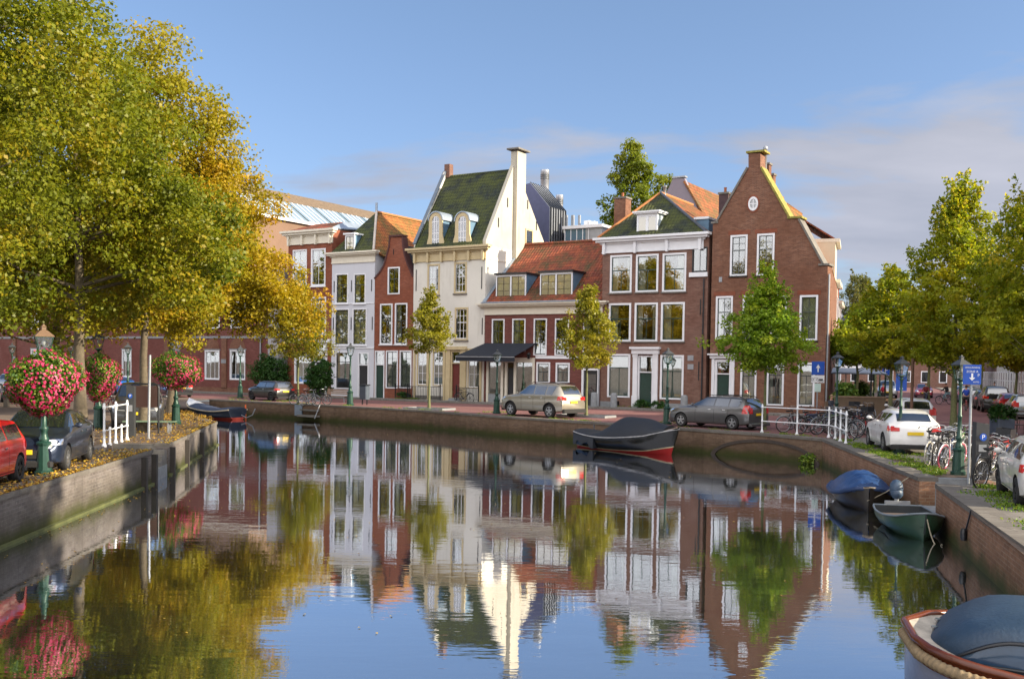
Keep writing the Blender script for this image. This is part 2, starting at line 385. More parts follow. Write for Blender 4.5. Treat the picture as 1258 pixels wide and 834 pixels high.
def make_tree(name, label, cat, loc, trunk_h, trunk_r, clumps, per, spread, leaf, mat, bark, group=None, lean=(0, 0), limbs=14, sx=1.0, tw=.5):
    """clumps are in the tree's own coordinates (base at 0)"""
    t = thing(name, label, cat, loc, 0, group); cz = clumps[:, 2]; top = cz.max(); mb = MB()
    pts = []; n = 9; zt = max(trunk_h, top*.86)
    for i in range(n+1):
        f = i/n; pts.append((lean[0]*f+RNG.normal()*.04*f*zt*.2, lean[1]*f+RNG.normal()*.04*f*zt*.2, f*zt))
    rad = [trunk_r*(1.35 if i == 0 else 1)*(1-.88*(i/n)**.9) + .008 for i in range(n+1)]
    mb.tube(pts, rad, 10)
    tr_ = mb.build('trunk', bark, t)
    hi_ = clumps[clumps[:, 2] > trunk_h+1.2] if trunk_h > 3 else clumps
    bm_ = MB(); far = hi_[RNG.choice(len(hi_), min(limbs, len(hi_)), replace=False)]
    for c in far:
        zb = max(trunk_h*.8, min(c[2]-.35*np.hypot(c[0], c[1])-.3, zt*.9)); f = zb/zt; i = min(int(f*n), n-1); g = f*n-i
        p0 = Vector(pts[i]).lerp(Vector(pts[i+1]), g); p1 = Vector(c); mid = p0.lerp(p1, .5)+Vector((0, 0, -.06*(p1-p0).length)); r0 = (rad[i]*(1-g)+rad[i+1]*g)*tw
        bm_.tube([p0, p0.lerp(mid, .5)+Vector((0, 0, .02)), mid, mid.lerp(p1, .6), p1], [r0, r0*.75, r0*.5, r0*.3, .008], 6, cap=False)
    # limbs run out from the trunk, so they stay in the trunk's own part
    me = tr_.data; b2 = bmesh.new(); b2.from_mesh(me); tmp = bpy.data.meshes.new('tmp'); tmp.from_pydata(bm_.v, [], bm_.f)
    for p in tmp.polygons: p.use_smooth = True
    b2.from_mesh(tmp); b2.to_mesh(me); b2.free(); bpy.data.meshes.remove(tmp)
    p, nr, idx = crown_points(clumps, per, spread); q_ = clumps/max(1.2, np.ptp(clumps[:, 2])*.16)+RNG.uniform(0, 9, 3); low = .5+.5*np.sin(q_[:, 0]*1.3+np.sin(q_[:, 2]*1.7))*np.cos(q_[:, 1]*1.1+q_[:, 2]*.9); base = .62*low+.38*RNG.uniform(0, 1, len(clumps)); sh = base[idx]*.72+RNG.uniform(0, 1, len(p))*.28
    leaf_mesh('crown', p, nr, leaf, mat, sh, t)
    return t
def scatter_leaves(name, pts, size, mat, label, cat=None):
    p = np.array(pts, 'f'); n = len(p); nr = RNG.normal(size=(n, 3))*.35+np.array([0, 0, 1.0])
    o = leaf_mesh(name, p, nr, size, mat, RNG.uniform(0, 1, n)); stuff(o); o['label'] = label; o['category'] = cat or 'leaves'; return o
# ================================================================== shared materials
M_CREAM = plaster('cream_plaster', (.66, .645, .59)); M_WHITEWALL = plaster('white_plaster', (.56, .58, .64), .22)
M_WHITE = plain('white_paint', (.72, .74, .78), .4, 0, .06, 2, .05); M_OCHRE = plain('ochre_paint', (.50, .41, .24), .5, 0, .1)
M_CREAMP = plain('cream_paint', (.66, .62, .52), .45, 0, .08); M_BLACK = plain('black_paint', (.012, .014, .018), .35, 0, .2)
M_DKGREEN = plain('dark_green_paint', (.010, .040, .030), .35, 0, .25); M_LAMP = plain('lamp_green', (.014, .052, .038), .38, .2, .3, 6, .3)
M_SASH = plain('dark_sash_paint', (.035, .045, .045), .4, 0, .2); M_GREY = plain('grey_metal', (.30, .32, .35), .45, .4, .15)
M_STONE = plain('blue_stone', (.22, .235, .25), .75, 0, .25, 5, .4); M_LEAD = plain('zinc_sheet', (.30, .36, .44), .5, .5, .2, 1.5)
M_DKSTONE = plain('worn_stone', (.16, .15, .135), .85, 0, .35, 2.2, .6); M_WOOD = plain('weathered_wood', (.28, .20, .14), .75, 0, .25, 6, .4)
M_DKWOOD = plain('dark_timber', (.035, .030, .026), .8, 0, .3, 5, .5); M_CURT = plain('curtain_cloth', (.62, .60, .52), .9, 0, .12, 5, .3, .1)
M_DARKIN = plain('dark_room', (.010, .010, .011), .9, 0, .2); M_REDDOOR = plain('oxblood_paint', (.12, .018, .014), .4)
M_GLASS = glassmat('window_glass', (.03, .04, .04), .20, False); M_GLASSD = glassmat('dark_glass', (.015, .018, .02), .16, True)
M_CARGLASS = glassmat('car_glass', (.01, .014, .016), .22, True, .0); M_RUBBER = plain('rubber', (.014, .014, .015), .8, 0, .2)
M_CHROME = plain('bright_metal', (.55, .56, .58), .22, .9, .05); M_RIM = plain('alloy', (.42, .43, .45), .3, .8, .1)
M_BARK = plain('bark', (.105, .085, .058), .9, 0, .5, 7, 1.0); M_BARKY = plain('young_bark', (.13, .14, .06), .85, 0, .35, 8, .6)
M_YELLOWPL = plain('number_plate', (.75, .52, .02), .5, 0, .03); M_BLUECHEEK = plain('blue_grey_cladding', (.10, .19, .29), .55, .1, .15)
B_RED = brick('red_brick', (.33, .095, .048), (.22, .060, .034), (.24, .15, .11)); B_DULL = brick('dull_red_brick', (.235, .078, .062), (.16, .048, .042), (.16, .10, .09))
B_BROWN = brick('brown_brick', (.27, .135, .10), (.16, .078, .06), (.28, .23, .19)); B_GABLE = brick('gable_brick', (.28, .125, .075), (.14, .056, .038), (.26, .19, .14), .21, .065, .4)
B_QUAYL = brick('old_quay_brick', (.22, .195, .18), (.15, .135, .135), (.27, .25, .235), .22, .08, .3, 1.0); B_QUAYR = brick('red_quay_brick', (.40, .22, .135), (.26, .14, .095), (.42, .33, .25), .22, .085, .25, 1.0)
B_QUAYF = brick('damp_quay_brick', (.25, .165, .11), (.17, .11, .08), (.23, .18, .14), .22, .08, .35, 1.0)
B_COPE = brick('coping_blocks', (.215, .20, .18), (.15, .14, .125), (.05, .05, .042), 1.05, .55, .3); T_BROWN = tiles('brown_orange_pantiles', (.34, .115, .04), (.19, .06, .026), (.12, .09, .03), .5)
T_RED = tiles('red_pantiles', (.29, .075, .034), (.15, .038, .024), (.07, .06, .025), .42); T_ORANGE = tiles('orange_pantiles', (.42, .145, .04), (.26, .085, .028), (.15, .11, .03), .55)
T_GREEN = tiles('mossy_pantiles', (.030, .040, .032), (.014, .019, .018), (.062, .074, .018), .62); T_SLATE = tiles('slate_tiles', (.05, .055, .07), (.035, .04, .05), (.05, .06, .03), .3)
L_AUT = leafmat('autumn_leaves', (.10, .14, .012), (.25, .24, .016), (.46, .27, .018), .5)
L_AUTY = leafmat('yellow_leaves', (.13, .16, .012), (.34, .30, .016), (.52, .30, .018), .5)
L_GREENY = leafmat('olive_leaves', (.13, .20, .014), (.32, .36, .02), (.58, .46, .025), .62)
L_YOUNG = leafmat('young_tree_leaves', (.15, .18, .015), (.28, .27, .02), (.42, .33, .03), .5)
L_BUSH = leafmat('bush_leaves', (.016, .062, .010), (.030, .095, .014), (.06, .13, .02), .3)
L_FALL = leafmat('fallen_leaf', (.20, .10, .03), (.40, .23, .03), (.46, .34, .05), .1)
L_GRASS = leafmat('grass_blades', (.07, .16, .012), (.14, .24, .02), (.26, .30, .03), .3)
L_FLOWER = leafmat('petunia', (.40, .006, .065), (.52, .022, .13), (.64, .14, .25), .25)

# ================================================================== the canal outline (interior on the left hand)
def xy(v): return Vector((v.x, v.y, 0))
rA = xy(G(1258, 681)); r2 = xy(G(1153, 596)); r1 = xy(G(1132, 588)); CO = xy(G(1012, 540))
far = [xy(G(*p)) for p in ((930, 533), (822, 526), (740, 520), (600, 511), (520, 504.7), (400, 498), (280, 492))]
farL = far[-1]+(far[-1]-far[-2]).normalized()*2
lc = xy(G(265, 519)); lb = xy(G(228, 509)); l2 = xy(G(205, 546.5)); l1 = xy(G(185, 554)); l0 = xy(G(0, 610))
rd = (r1-r2).normalized(); rn = Vector((rd.y, -rd.x, 0)); ld = (l2-l1).normalized(); ln = Vector((-ld.y, ld.x, 0))
rE = rA-rd*1.5
CANAL = [Vector((15, -25, 0)), Vector((15, 11.5, 0)), rE, rA, r2, r2+rn*1.3, r1+rn*1.3, r1, CO] + far + [farL, farL+Vector((-1.5, -9, 0)), Vector((lb.x-5, lb.y+4, 0)), lb, lc, l2, l2+ln*1.7, l1+ln*1.7, l1, l0, Vector((-9.3, 9, 0)), Vector((-9.3, -25, 0))]
def polygon_sheet(name, loops, z, mat, **props):
    L = [[Vector((p[0], p[1], 0)) for p in lp] for lp in loops]; tri = tessellate_polygon(L); vs = [(p.x, p.y, z) for lp in L for p in lp]
    fs = []
    for t in tri:
        a, b, c = (Vector(vs[i]) for i in t); fs.append(tuple(t) if (b-a).cross(c-a).z > 0 else tuple(reversed(t)))
    mb = MB(); mb.add(vs, fs); return mb.build(name, mat, **props)
@cache
def paving(name, c1, c2, joint, bw, bh, dirt):
    t = NT(name); o = t.coord('Object'); bt = t.n('ShaderNodeTexBrick'); t.put(bt, 'Vector', o); t.put(bt, 'Color1', c1); t.put(bt, 'Color2', c2); t.put(bt, 'Mortar', joint)
    bt.inputs['Scale'].default_value = 1; bt.inputs['Brick Width'].default_value = bw; bt.inputs['Row Height'].default_value = bh; bt.inputs['Mortar Size'].default_value = .008
    big = t.noise(o, .25, 6, .65); f = t.noise(o, 3, 5)
    c = t.mix(t.math('MULTIPLY', t.ramp(big, .35, .7), dirt), bt.outputs[0], t.mix(1.0, bt.outputs[0], (.55, .52, .48), 'MULTIPLY'))
    c = t.mix(t.math('MULTIPLY', t.ramp(f, .45, .75), .4), c, tuple(x*1.35 for x in c1))
    return t.end(t.bsdf(c, .85, 0, t.bump(bt.outputs[1], -.3, .006), .25))
P_BROWN = paving('brown_clinkers', (.17, .125, .095), (.13, .10, .085), (.07, .06, .05), .2, .1, .6)
P_RED = paving('red_clinkers', (.22, .105, .10), (.18, .085, .085), (.12, .07, .065), .2, .1, .4)
P_GREY = paving('grey_slabs', (.21, .195, .18), (.17, .16, .15), (.10, .10, .085), .5, .3, .5)
BIG = 3000
struct(polygon_sheet('ground', [[(-BIG, -BIG), (BIG, -BIG), (BIG, BIG), (-BIG, BIG)], [(p.x, p.y) for p in CANAL]], Q, P_BROWN))

def watermat():
    t = NT('canal_water'); o = t.coord('Object')
    def nz_(sx, sy, sc, det, rot=0.0, dist=.3):
        c = t.n('ShaderNodeTexCoord'); m = t.n('ShaderNodeMapping'); m.inputs['Scale'].default_value = (sx, sy, 1); m.inputs['Rotation'].default_value = (0, 0, rot)
        t.t.links.new(c.outputs['Object'], m.inputs[0]); return t.noise(m.outputs[0], sc, det, .5, dist)
    broad = nz_(.35, 1.0, .9, 3, .1); mid = nz_(.6, 2.0, 3.2, 3, -.15); fine = nz_(1, 2.4, 9.0, 2, .05)
    area = t.ramp(nz_(1, 1, .09, 3), .40, .62)          # light airs ruffle some stretches more than others
    h = t.math('ADD', t.math('MULTIPLY', broad, .8), t.math('MULTIPLY', mid, .22)); h = t.math('ADD', h, t.math('MULTIPLY', t.math('MULTIPLY', fine, .05), area))
    n = t.bump(h, .22, .022)
    gl = t.n('ShaderNodeBsdfGlossy'); gl.inputs['Roughness'].default_value = .012; t.put(gl, 'Color', (.90, .93, 1.0)); t.put(gl, 'Normal', n)
    d = t.bsdf((.022, .024, .012), .6, 0, n, .1)
    fr = t.n('ShaderNodeFresnel'); fr.inputs['IOR'].default_value = 1.9; t.put(fr, 'Normal', n)
    mx_ = t.n('ShaderNodeMixShader'); t.put(mx_, 0, t.math('ADD', t.math('MULTIPLY', fr.outputs[0], .75), .48, True)); t.put(mx_, 1, d); t.put(mx_, 2, gl.outputs[0])
    return t.end(mx_.outputs[0])
mb = MB(); mb.quad((-45, -26, 0), (30, -26, 0), (30, 95, 0), (-45, 95, 0)); struct(mb.build('water', watermat()))

# ================================================================== quay walls
def offset(pts, d):
    out = []; n = len(pts)
    for i, p in enumerate(pts):
        a = (p-pts[i-1]).normalized() if i else (pts[1]-p).normalized(); b = (pts[i+1]-p).normalized() if i < n-1 else a
        na = Vector((-a.y, a.x, 0)); nb = Vector((-b.y, b.x, 0)); m = (na+nb).normalized(); out.append(p+m*(d/max(.35, m.dot(na))))
    return out
def strip(mb, pts, d0, d1, z0, z1, mi=0):
    """solid that follows a line, from offset d0 to d1 (positive towards the water)"""
    A = offset(pts, d0); B = offset(pts, d1); n = len(pts); vs = []
    for i in range(n): vs += [(A[i].x, A[i].y, z0), (A[i].x, A[i].y, z1), (B[i].x, B[i].y, z1), (B[i].x, B[i].y, z0)]
    fs = [(0, 1, 2, 3), tuple(4*(n-1)+k for k in (3, 2, 1, 0))]
    for i in range(n-1):
        for k in range(4): l = (k+1) % 4; fs.append((4*i+k, 4*i+4+k, 4*i+4+l, 4*i+l))
    return mb.add(vs, fs, mi)
def quay_wall(label, pts, m, group='brick quay walls round the canal', capm=None, beam=None, posts=()):
    t = thing('quay_wall', label, 'quay wall', pts[0]+Vector((0, 0, -.6)), 0, group); off = -Vector(t.location)
    def mk(name, mat, f): b = MB(); b.M = Matrix.Translation(off); f(b); return b.build(name, mat, t)
    mk('brickwork', m, lambda b: strip(b, pts, -.35, .05, -.6, Q-.06)); mk('coping', capm or B_COPE, lambda b: strip(b, pts, -.42, .085, Q-.06, Q+.045))
    if beam: mk('waling_beam', beam, lambda b: strip(b, pts, .053, .15, -.08, .05))
    for a, seg in posts:
        p = pts[seg].lerp(pts[seg+1], a); d = (pts[seg+1]-pts[seg]).normalized(); nn = Vector((-d.y, d.x, 0)); q0 = p+nn*.052
        def f(b):
            vs = []
            for z in (-.3, Q-.1):
                for u_, v_ in ((-.09, 0), (.09, 0), (.09, .15), (-.09, .15)): r = q0+d*u_+nn*v_; vs.append((r.x, r.y, z))
            b.add(vs, [(0,1,2,3)[::-1], (4,5,6,7), (0,1,5,4), (1,2,6,5), (2,3,7,6), (3,0,4,7)])
        mk('fender_post', M_DKWOOD, f)
    return t
M_ALGAE = plain('weedy_beam', (.085, .095, .03), .8, 0, .4, 4, .5)
quay_wall('red brick quay wall nearest on the right, below the parking meter', [CANAL[0], CANAL[1], rE, r2], B_QUAYR)
quay_wall('red brick quay wall behind the blue covered boat, below the white hatchback', [r1, CO+Vector((0, 0, 0))], B_QUAYR)
quay_wall('long damp brick quay wall across the water with a bricked-up arch', [CO]+far+[farL], B_QUAYF)
quay_wall('weathered grey brick quay wall under the dark blue hatchback, streaked with sun', [l1, l0, CANAL[-2], CANAL[-1]], B_QUAYL, beam=M_ALGAE, posts=((.10, 0), (.0, 0)))
quay_wall('pale quay wall with dark upright timbers below the far flower-basket lamp', [lc, l2], B_QUAYL, beam=M_ALGAE, posts=((.97, 0), (.72, 0), (.42, 0)))
quay_wall('short quay wall at the end of the left bank behind the moored tender', [CANAL[-10]+Vector((0, 0, 0)), lb, lc], B_QUAYL)
# landings in the two recesses
def landing(label, a, b, nrm, depth, ztop, mat, steps=0):
    t = thing('landing_steps' if steps else 'landing', label, 'landing', a+Vector((0, 0, -.6)), 0); off = -Vector(t.location); d = (b-a).normalized(); L = (b-a).length
    def blk(name, u0, u1, v0, v1, z0, z1, m):
        mb_ = MB(); mb_.M = Matrix.Translation(off); vs = []
        for z in (z0, z1):
            for u_, v_ in ((u0, v0), (u1, v0), (u1, v1), (u0, v1)): r = a+d*u_+nrm*v_; vs.append((r.x, r.y, z))
        fs = [(0,1,2,3)[::-1], (4,5,6,7), (0,1,5,4), (1,2,6,5), (2,3,7,6), (3,0,4,7)]
        if d.cross(nrm).z < 0: fs = [tuple(reversed(f)) for f in fs]
        mb_.add(vs, fs); return mb_.build(name, m, t)
    blk('platform', .02, L-.02, -.02, depth-.02, -.6, ztop, mat)
    blk('back_wall', -.3, L+.3, depth, depth+.3, -.6, Q+.03, B_QUAYL if steps else B_QUAYR)
    blk('side_wall', -.3, -.004, .35, depth, -.6, Q+.02, M_DKSTONE); blk('side_wall', L+.004, L+.3, .35, depth, -.6, Q+.02, M_STONE if not steps else M_DKSTONE)
    for k in range(steps): blk('step', L-.35*(steps-k)-.02, L-.022, .0, depth-.03, ztop+.003 if k == 0 else ztop+.003+(Q-ztop)/(steps+1)*k, ztop+(Q-ztop)/(steps+1)*(k+1), M_DKSTONE)
    return t
landing('low stone landing notched into the right quay by the parking sign', r2, r1, rn, 1.3, .32, M_STONE)
landing('stone steps down to a low landing in the left quay beside the white railing', l1, l2, ln, 1.7, .38, M_STONE, 3)
# bricked-up arch in the far wall near the corner
def on_wall(s_, off_):
    P = [CO]+far; k = 0
    while k < len(P)-2 and s_ > (P[k+1]-P[k]).length: s_ -= (P[k+1]-P[k]).length; k += 1
    d = (P[k+1]-P[k]).normalized(); return P[k]+d*s_+Vector((-d.y, d.x, 0))*off_
mb = MB(); n = 28; vs = []
for i in range(n+1):
    a = PI*i/n
    for r_ in (1.0, .925):
        for pr in (.04, .10): q = on_wall(2.95-math.cos(a)*2.85*r_, pr); vs.append((q.x, q.y, -.10+math.sin(a)*.90*(r_ if r_ == 1 else .86)))
fs = []
for i in range(n):
    o0, o1 = 4*i, 4*i+4
    for k, l in ((0, 1), (1, 3), (3, 2), (2, 0)): fs.append((o0+k, o0+l, o1+l, o1+k))
fs += [(0, 2, 3, 1), (4*n, 4*n+1, 4*n+3, 4*n+2)]; mb.add(vs, fs)
tag(mb.build('culvert_arch', plain('dark_arch_brick', (.055, .042, .035), .9, 0, .3)), 'low curved brick arch ring in the far quay wall under the white railing', 'arch')

# ================================================================== facade line of the row of houses
RA = xy(G(400, 487.8)); RB = xy(G(1005, 511)); RD = (RB-RA).normalized(); RI = Vector((-RD.y, RD.x, 0)); RROT = math.atan2(RD.y, RD.x)
def fu(x, y=400): return VP(x, y, RA, RD)[0]
def fz(x, y): return VP(x, y, RA, RD)[1]-Q
# ---- roads and pavements of the far bank and the side street
edge = offset([CO]+far+[farL], -.9)
p0 = RA-RI*2.0-RD*45; p1 = RB-RI*2.0+RD*.5
sl = Vector((.36, 1, 0)).normalized()     # direction of the side street
kL = xy(G(1045, 520)); kR = xy(G(1221, 512))
road_far = [edge[-1]+(edge[-1]-edge[-2]).normalized()*24]+list(reversed(edge))
kL2 = 0; kLn = kR-Vector((sl.y, -sl.x, 0))*5.2; kP = kR+Vector((sl.y, -sl.x, 0))*2.3
RL = [kLn-sl*22, Vector((15.6, 36, 0)), Vector((13.6, 24, 0)), Vector((15.2, 12.2, 0))]
polyroad = road_far+RL+[Vector((20, 12.2, 0)), kP-sl*30, kP+sl*250, kLn+sl*250, kLn+sl*4, p1, p0]
struct(polygon_sheet('road', [[(p.x, p.y) for p in polyroad]], Q+.004, P_RED))
def kerbed(name, poly, z, mat):
    o = polygon_sheet(name, [[(p.x, p.y) for p in poly]], z, mat); mb_ = MB(); n = len(poly)
    for i in range(n):
        a, b = poly[i], poly[(i+1) % n]; mb_.add([(a.x, a.y, Q-.01), (b.x, b.y, Q-.01), (b.x, b.y, z), (a.x, a.y, z)], [(0, 1, 2, 3)])
    me = o.data; bm2 = bmesh.new(); bm2.from_mesh(me); t2 = bpy.data.meshes.new('k'); t2.from_pydata(mb_.v, [], mb_.f); bm2.from_mesh(t2); bm2.to_mesh(me); bm2.free(); bpy.data.meshes.remove(t2)
    return struct(o)
kerbed('pavement', [p0, RA-RI*1.55, p1+RI*.45, RB+RI*1, RA-RD*45+RI*1], Q+.11, P_GREY)
c2 = CO+Vector((.6, 0, 0))
quay_strip = [xy(v) for v in offset([rA, r2+rn*0, ], -.5)]
struct(polygon_sheet('quay_pavement', [[(p.x, p.y) for p in [rE+rn*.45]+RL[::-1]+[CO+Vector((.9, .45, 0)), CO+rn*.45, r1+rn*1.62, r2+rn*1.62, r2+rn*.45]]], Q+.008, P_GREY))
kerbed('far_pavement', [kP, kP+sl*250, kP+sl*250+Vector((4, 0, 0)), kP+Vector((4, -14, 0)), kP-sl*14], Q+.12, P_GREY)
mb = MB(); a = xy(G(1075, 516)); b = xy(G(1225, 521)); dd = (b-a).normalized(); nn = Vector((-dd.y, dd.x, 0))
mb.quad(*[(p.x, p.y, Q+.009) for p in (a, b, b+nn*.25, a+nn*.25)]); struct(mb.build('road_marking', plain('pale_line', (.55, .45, .30), .8)))

# ---- things nobody could count: leaves and grass on the quays
def along(pts, n, d0, d1, power=1.0):
    P = []; L = [0]
    for i in range(len(pts)-1): L.append(L[-1]+(pts[i+1]-pts[i]).length)
    for _ in range(n):
        s_ = random.uniform(0, L[-1]); i = max(k for k in range(len(pts)-1) if L[k] <= s_); f = (s_-L[i])/(L[i+1]-L[i]); d = (pts[i+1]-pts[i]).normalized()
        off_ = d0+(d1-d0)*random.random()**power; q = pts[i].lerp(pts[i+1], f)+Vector((-d.y, d.x, 0))*off_; P.append((q.x, q.y))
    return P
lv = [(x, y, Q+.055+random.random()*.03) for x, y in along([lc, l2, ], 2900, .05, -4.5, 2.0)]+[(x, y, Q+.055+random.random()*.02) for x, y in along([l1, l0, CANAL[-2]], 8000, .05, -4.8, 2.2)]+[(x, y, Q+.02+random.random()*.25*max(0, 1)) for x, y in along([lb, lc], 3500, .0, -3)]
scatter_leaves('fallen_leaves', lv, .06, L_FALL, 'yellow and brown fallen leaves strewn over the left quay')
wl = [(x, y, .012) for x, y in [(random.uniform(-11, 7)*1, random.uniform(14, 60)) for _ in range(150)] if True]+[(x, y, .012) for x, y in [(random.gauss(-6, 3), random.uniform(12, 45)) for _ in range(260)] if x > -10]
wl += [(x, y, .075) for x, y in along([lc, l2], 60, .15, .5)]+[(x, y, .012) for x, y in along([l1, l0], 60, .25, .6)]
o = leaf_mesh('floating_leaves', np.array(wl), np.tile([0, 0, 1.0], (len(wl), 1)), .05, L_FALL, RNG.uniform(0, 1, len(wl))); stuff(o); o['label'] = 'scattered leaves floating on the canal'; o['category'] = 'leaves'
gr = []
def tuft(x, y, r, n, z=Q): 
    for _ in range(n): a_ = random.uniform(0, 6.28); q = r*random.random()**.5; gr.append((x+q*math.cos(a_), y+q*math.sin(a_), z+random.uniform(.02, .09)))
clm = along([rE, r2], 34, -.5, -1.5)+along([r1, CO], 55, -.45, -1.1)+along([r1+rn*1.5, CO+rn*1.0], 14, -.6, -2.2)
for x, y in clm: tuft(x, y, random.uniform(.12, .5), random.randint(40, 150))
for x, y in along([CO]+far+[farL], 60, -.45, -.8): tuft(x, y, random.uniform(.1, .4), 30)
for px_, py_ in ((295, 489), (610, 507), (819, 520), (527, 503), (720, 511), (355, 493)): c_ = G(px_, py_); tuft(c_.x, c_.y, .9, 260)
def tuft_line(u0, u1, n):
    for _ in range(n): u_ = random.uniform(u0, u1); c_ = RA+RD*u_-RI*random.uniform(.1, .6); tuft(c_.x, c_.y, .3, 45, Q+.12)
tuft_line(fu(765), fu(860), 14); tuft_line(fu(490), fu(520), 14)
scatter_grass = np.array(gr); nr_ = RNG.normal(size=(len(gr), 3)); nr_[:, 2] *= .4
o = leaf_mesh('grass', scatter_grass, nr_, .042, L_GRASS, RNG.uniform(0, 1, len(gr))); stuff(o); o['label'] = 'tufts of grass along the quay edges'; o['category'] = 'grass'
# ================================================================== houses across the water
ZA = ((330, 220), .19194); ZB = ((330, 360), .19194); ZC = ((490, 200), .2039); ZD = ((490, 350), .2039)
ZE = ((680, 200), .19194); ZF = ((680, 350), .2039); ZG = ((850, 170), .21575); ZH = ((850, 340), .21575); ZP = ((0, 0), 1.0)
def zp(z, x, y): return z[0][0]+x*z[1], z[0][1]+y*z[1]
class House:
    """front in the plane y=0 of the house's own axes: x along the row, y inwards, z up from the quay"""
    def __init__(s, label, x0, x1, top=None, name='canal_house', cat='house', P0=None, D=None):
        s.P0 = RA if P0 is None else P0; s.D = RD if D is None else D; s.I = Vector((-s.D.y, s.D.x, 0))
        s.u0 = s.fu(x0); s.w = s.fu(x1)-s.u0; s.base = s.P0+s.D*s.u0+Vector((0, 0, Q))
        s.t = thing(name, label, cat, s.base, math.atan2(s.D.y, s.D.x))
    def fu(s, x, y=420): return VP(x, y, s.P0, s.D)[0]
    def p(s, z, x, y): q = zp(z, x, y); a = VP(*q, s.P0, s.D); return a[0]-s.u0, a[1]-Q
    def rect(s, z, x0, y0, x1, y1):
        a = s.p(z, x0, (y0+y1)/2)[0]; b = s.p(z, x1, (y0+y1)/2)[0]; xm = (x0+x1)/2; return a, s.p(z, xm, y1)[1], b, s.p(z, xm, y0)[1]
    def side(s, z, x, y, right=True):
        """picture point on the side wall: (depth, height)"""
        q = zp(z, x, y); a = VP(*q, s.P0+s.D*(s.u0+(s.w if right else 0)), s.I); return a[0], a[1]-Q
    def wall(s, outline, holes, depth, mat, name='wall', reveal=.32, y0=0.0, parent=None, mat2=None):
        mb = MB(); L = [[Vector((a, b, 0)) for a, b in outline]]+[[Vector((h[0], h[1], 0)), Vector((h[2], h[1], 0)), Vector((h[2], h[3], 0)), Vector((h[0], h[3], 0))] for h in holes]
        tri = tessellate_polygon(L); vs = [(v.x, y0, v.y) for l in L for v in l]; fs = []
        for t in tri:
            a, b, c = (Vector(vs[i]) for i in t); fs.append(tuple(t) if (b-a).cross(c-a).y < 0 else tuple(reversed(t)))
        mb.add(vs, fs)
        for h in holes:
            a, b, c, d = h; y1 = y0+reveal
            for q in (((a, b), (c, b)), ((c, b), (c, d)), ((c, d), (a, d)), ((a, d), (a, b))):
                (xa, za), (xb, zb) = q; mb.quad((xa, y0, za), (xa, y1, za), (xb, y1, zb), (xb, y0, zb), 1 if mat2 else 0)
        n = len(outline)
        for i in range(n):
            (xa, za), (xb, zb) = outline[i], outline[(i+1) % n]; mb.quad((xa, y0, za), (xb, y0, zb), (xb, y0+depth, zb), (xa, y0+depth, za))
        v2 = [(a, y0+depth, b) for a, b in outline]; t2 = tessellate_polygon([[Vector((a, b, 0)) for a, b in outline]])
        mb.add(v2, [tuple(t) for t in t2])
        return mb.build(name, [mat]+([mat2] if mat2 else []), parent or s.t)
    def window(s, r, frame=None, sash=None, bw=.10, cols=2, split=.42, upcols=0, arch=0, curt=1, y0=0.0, sill=None, lab=None, rows=0, glass=None):
        frame = frame or M_WHITE; sash = sash or M_SASH; a, b, c, d = r; a += .004; b += .004; c -= .004; d -= .004
        mb = MB(); bo = bw
        mb.box(a, y0-.03, b, a+bo, y0+.11, d); mb.box(c-bo, y0-.03, b, c, y0+.11, d); mb.box(a+bo, y0-.03, d-bo, c-bo, y0+.11, d); mb.box(a+bo, y0-.05, b, c-bo, y0+.11, b+bo*.8)
        f = mb.build('window', frame, s.t)
        if lab: f['label'] = lab
        ia, ib, ic, id_ = a+bo, b+bo*.8, c-bo, d-bo; t_ = .045; m = MB(); W = ic-ia; H = id_-ib; zs = ib+H*(1-split)
        m.box(ia, y0+.035, ib, ia+t_, y0+.085, id_); m.box(ic-t_, y0+.035, ib, ic, y0+.085, id_); m.box(ia+t_, y0+.035, ib, ic-t_, y0+.085, ib+t_*1.3); m.box(ia+t_, y0+.035, id_-t_, ic-t_, y0+.085, id_)
        if split: m.box(ia+t_, y0+.030, zs-.03, ic-t_, y0+.083, zs+.03)
        for k in range(1, cols): x = ia+W*k/cols; m.box(x-.018, y0+.045, ib+t_, x+.018, y0+.080, (zs if split else id_))
        for k in range(1, upcols): x = ia+W*k/upcols; m.box(x-.018, y0+.045, zs, x+.018, y0+.080, id_-t_)
        for k in range(1, rows+1):
            z = ib+(zs-ib if split else H)*k/(rows+1); m.box(ia+t_, y0+.047, z-.015, ic-t_, y0+.078, z+.015)
        if rows and split: z = (zs+id_)/2; m.box(ia+t_, y0+.047, z-.015, ic-t_, y0+.078, z+.015)
        m.build('sash', sash, f)
        g = MB(); g.box(ia+.01, y0+.060, ib+.01, ic-.01, y0+.066, id_-.01); g.build('pane', glass or M_GLASS, f)
        if curt:
            cm = MB(); z0, z1 = ib-.02, id_
            sides = {1: ((ia, ia+W*.27), (ic-W*.22, ic)), 2: ((ia, ic),), 3: ((ia, ia+W*.36),), 4: ((ia+W*.62, ic),)}[curt]
            for xa, xb in sides:
                n = max(3, int((xb-xa)/.05)); vs = []
                for i in range(n+1): x = xa+(xb-xa)*i/n; y = y0+.17+(.03 if i % 2 else 0); vs += [(x, y, z0), (x, y, z1 if curt != 2 else ib+H*.97)]
                cm.add(vs, [(2*i, 2*i+2, 2*i+3, 2*i+1) for i in range(n)], 0, True)
            cm.build('curtain', M_CURT, f)
        if sill: sm = MB(); sm.box(a-.05, y0-.11, b-.09, c+.05, y0-.001, b-.004); sm.build('sill', sill, f)
        return f
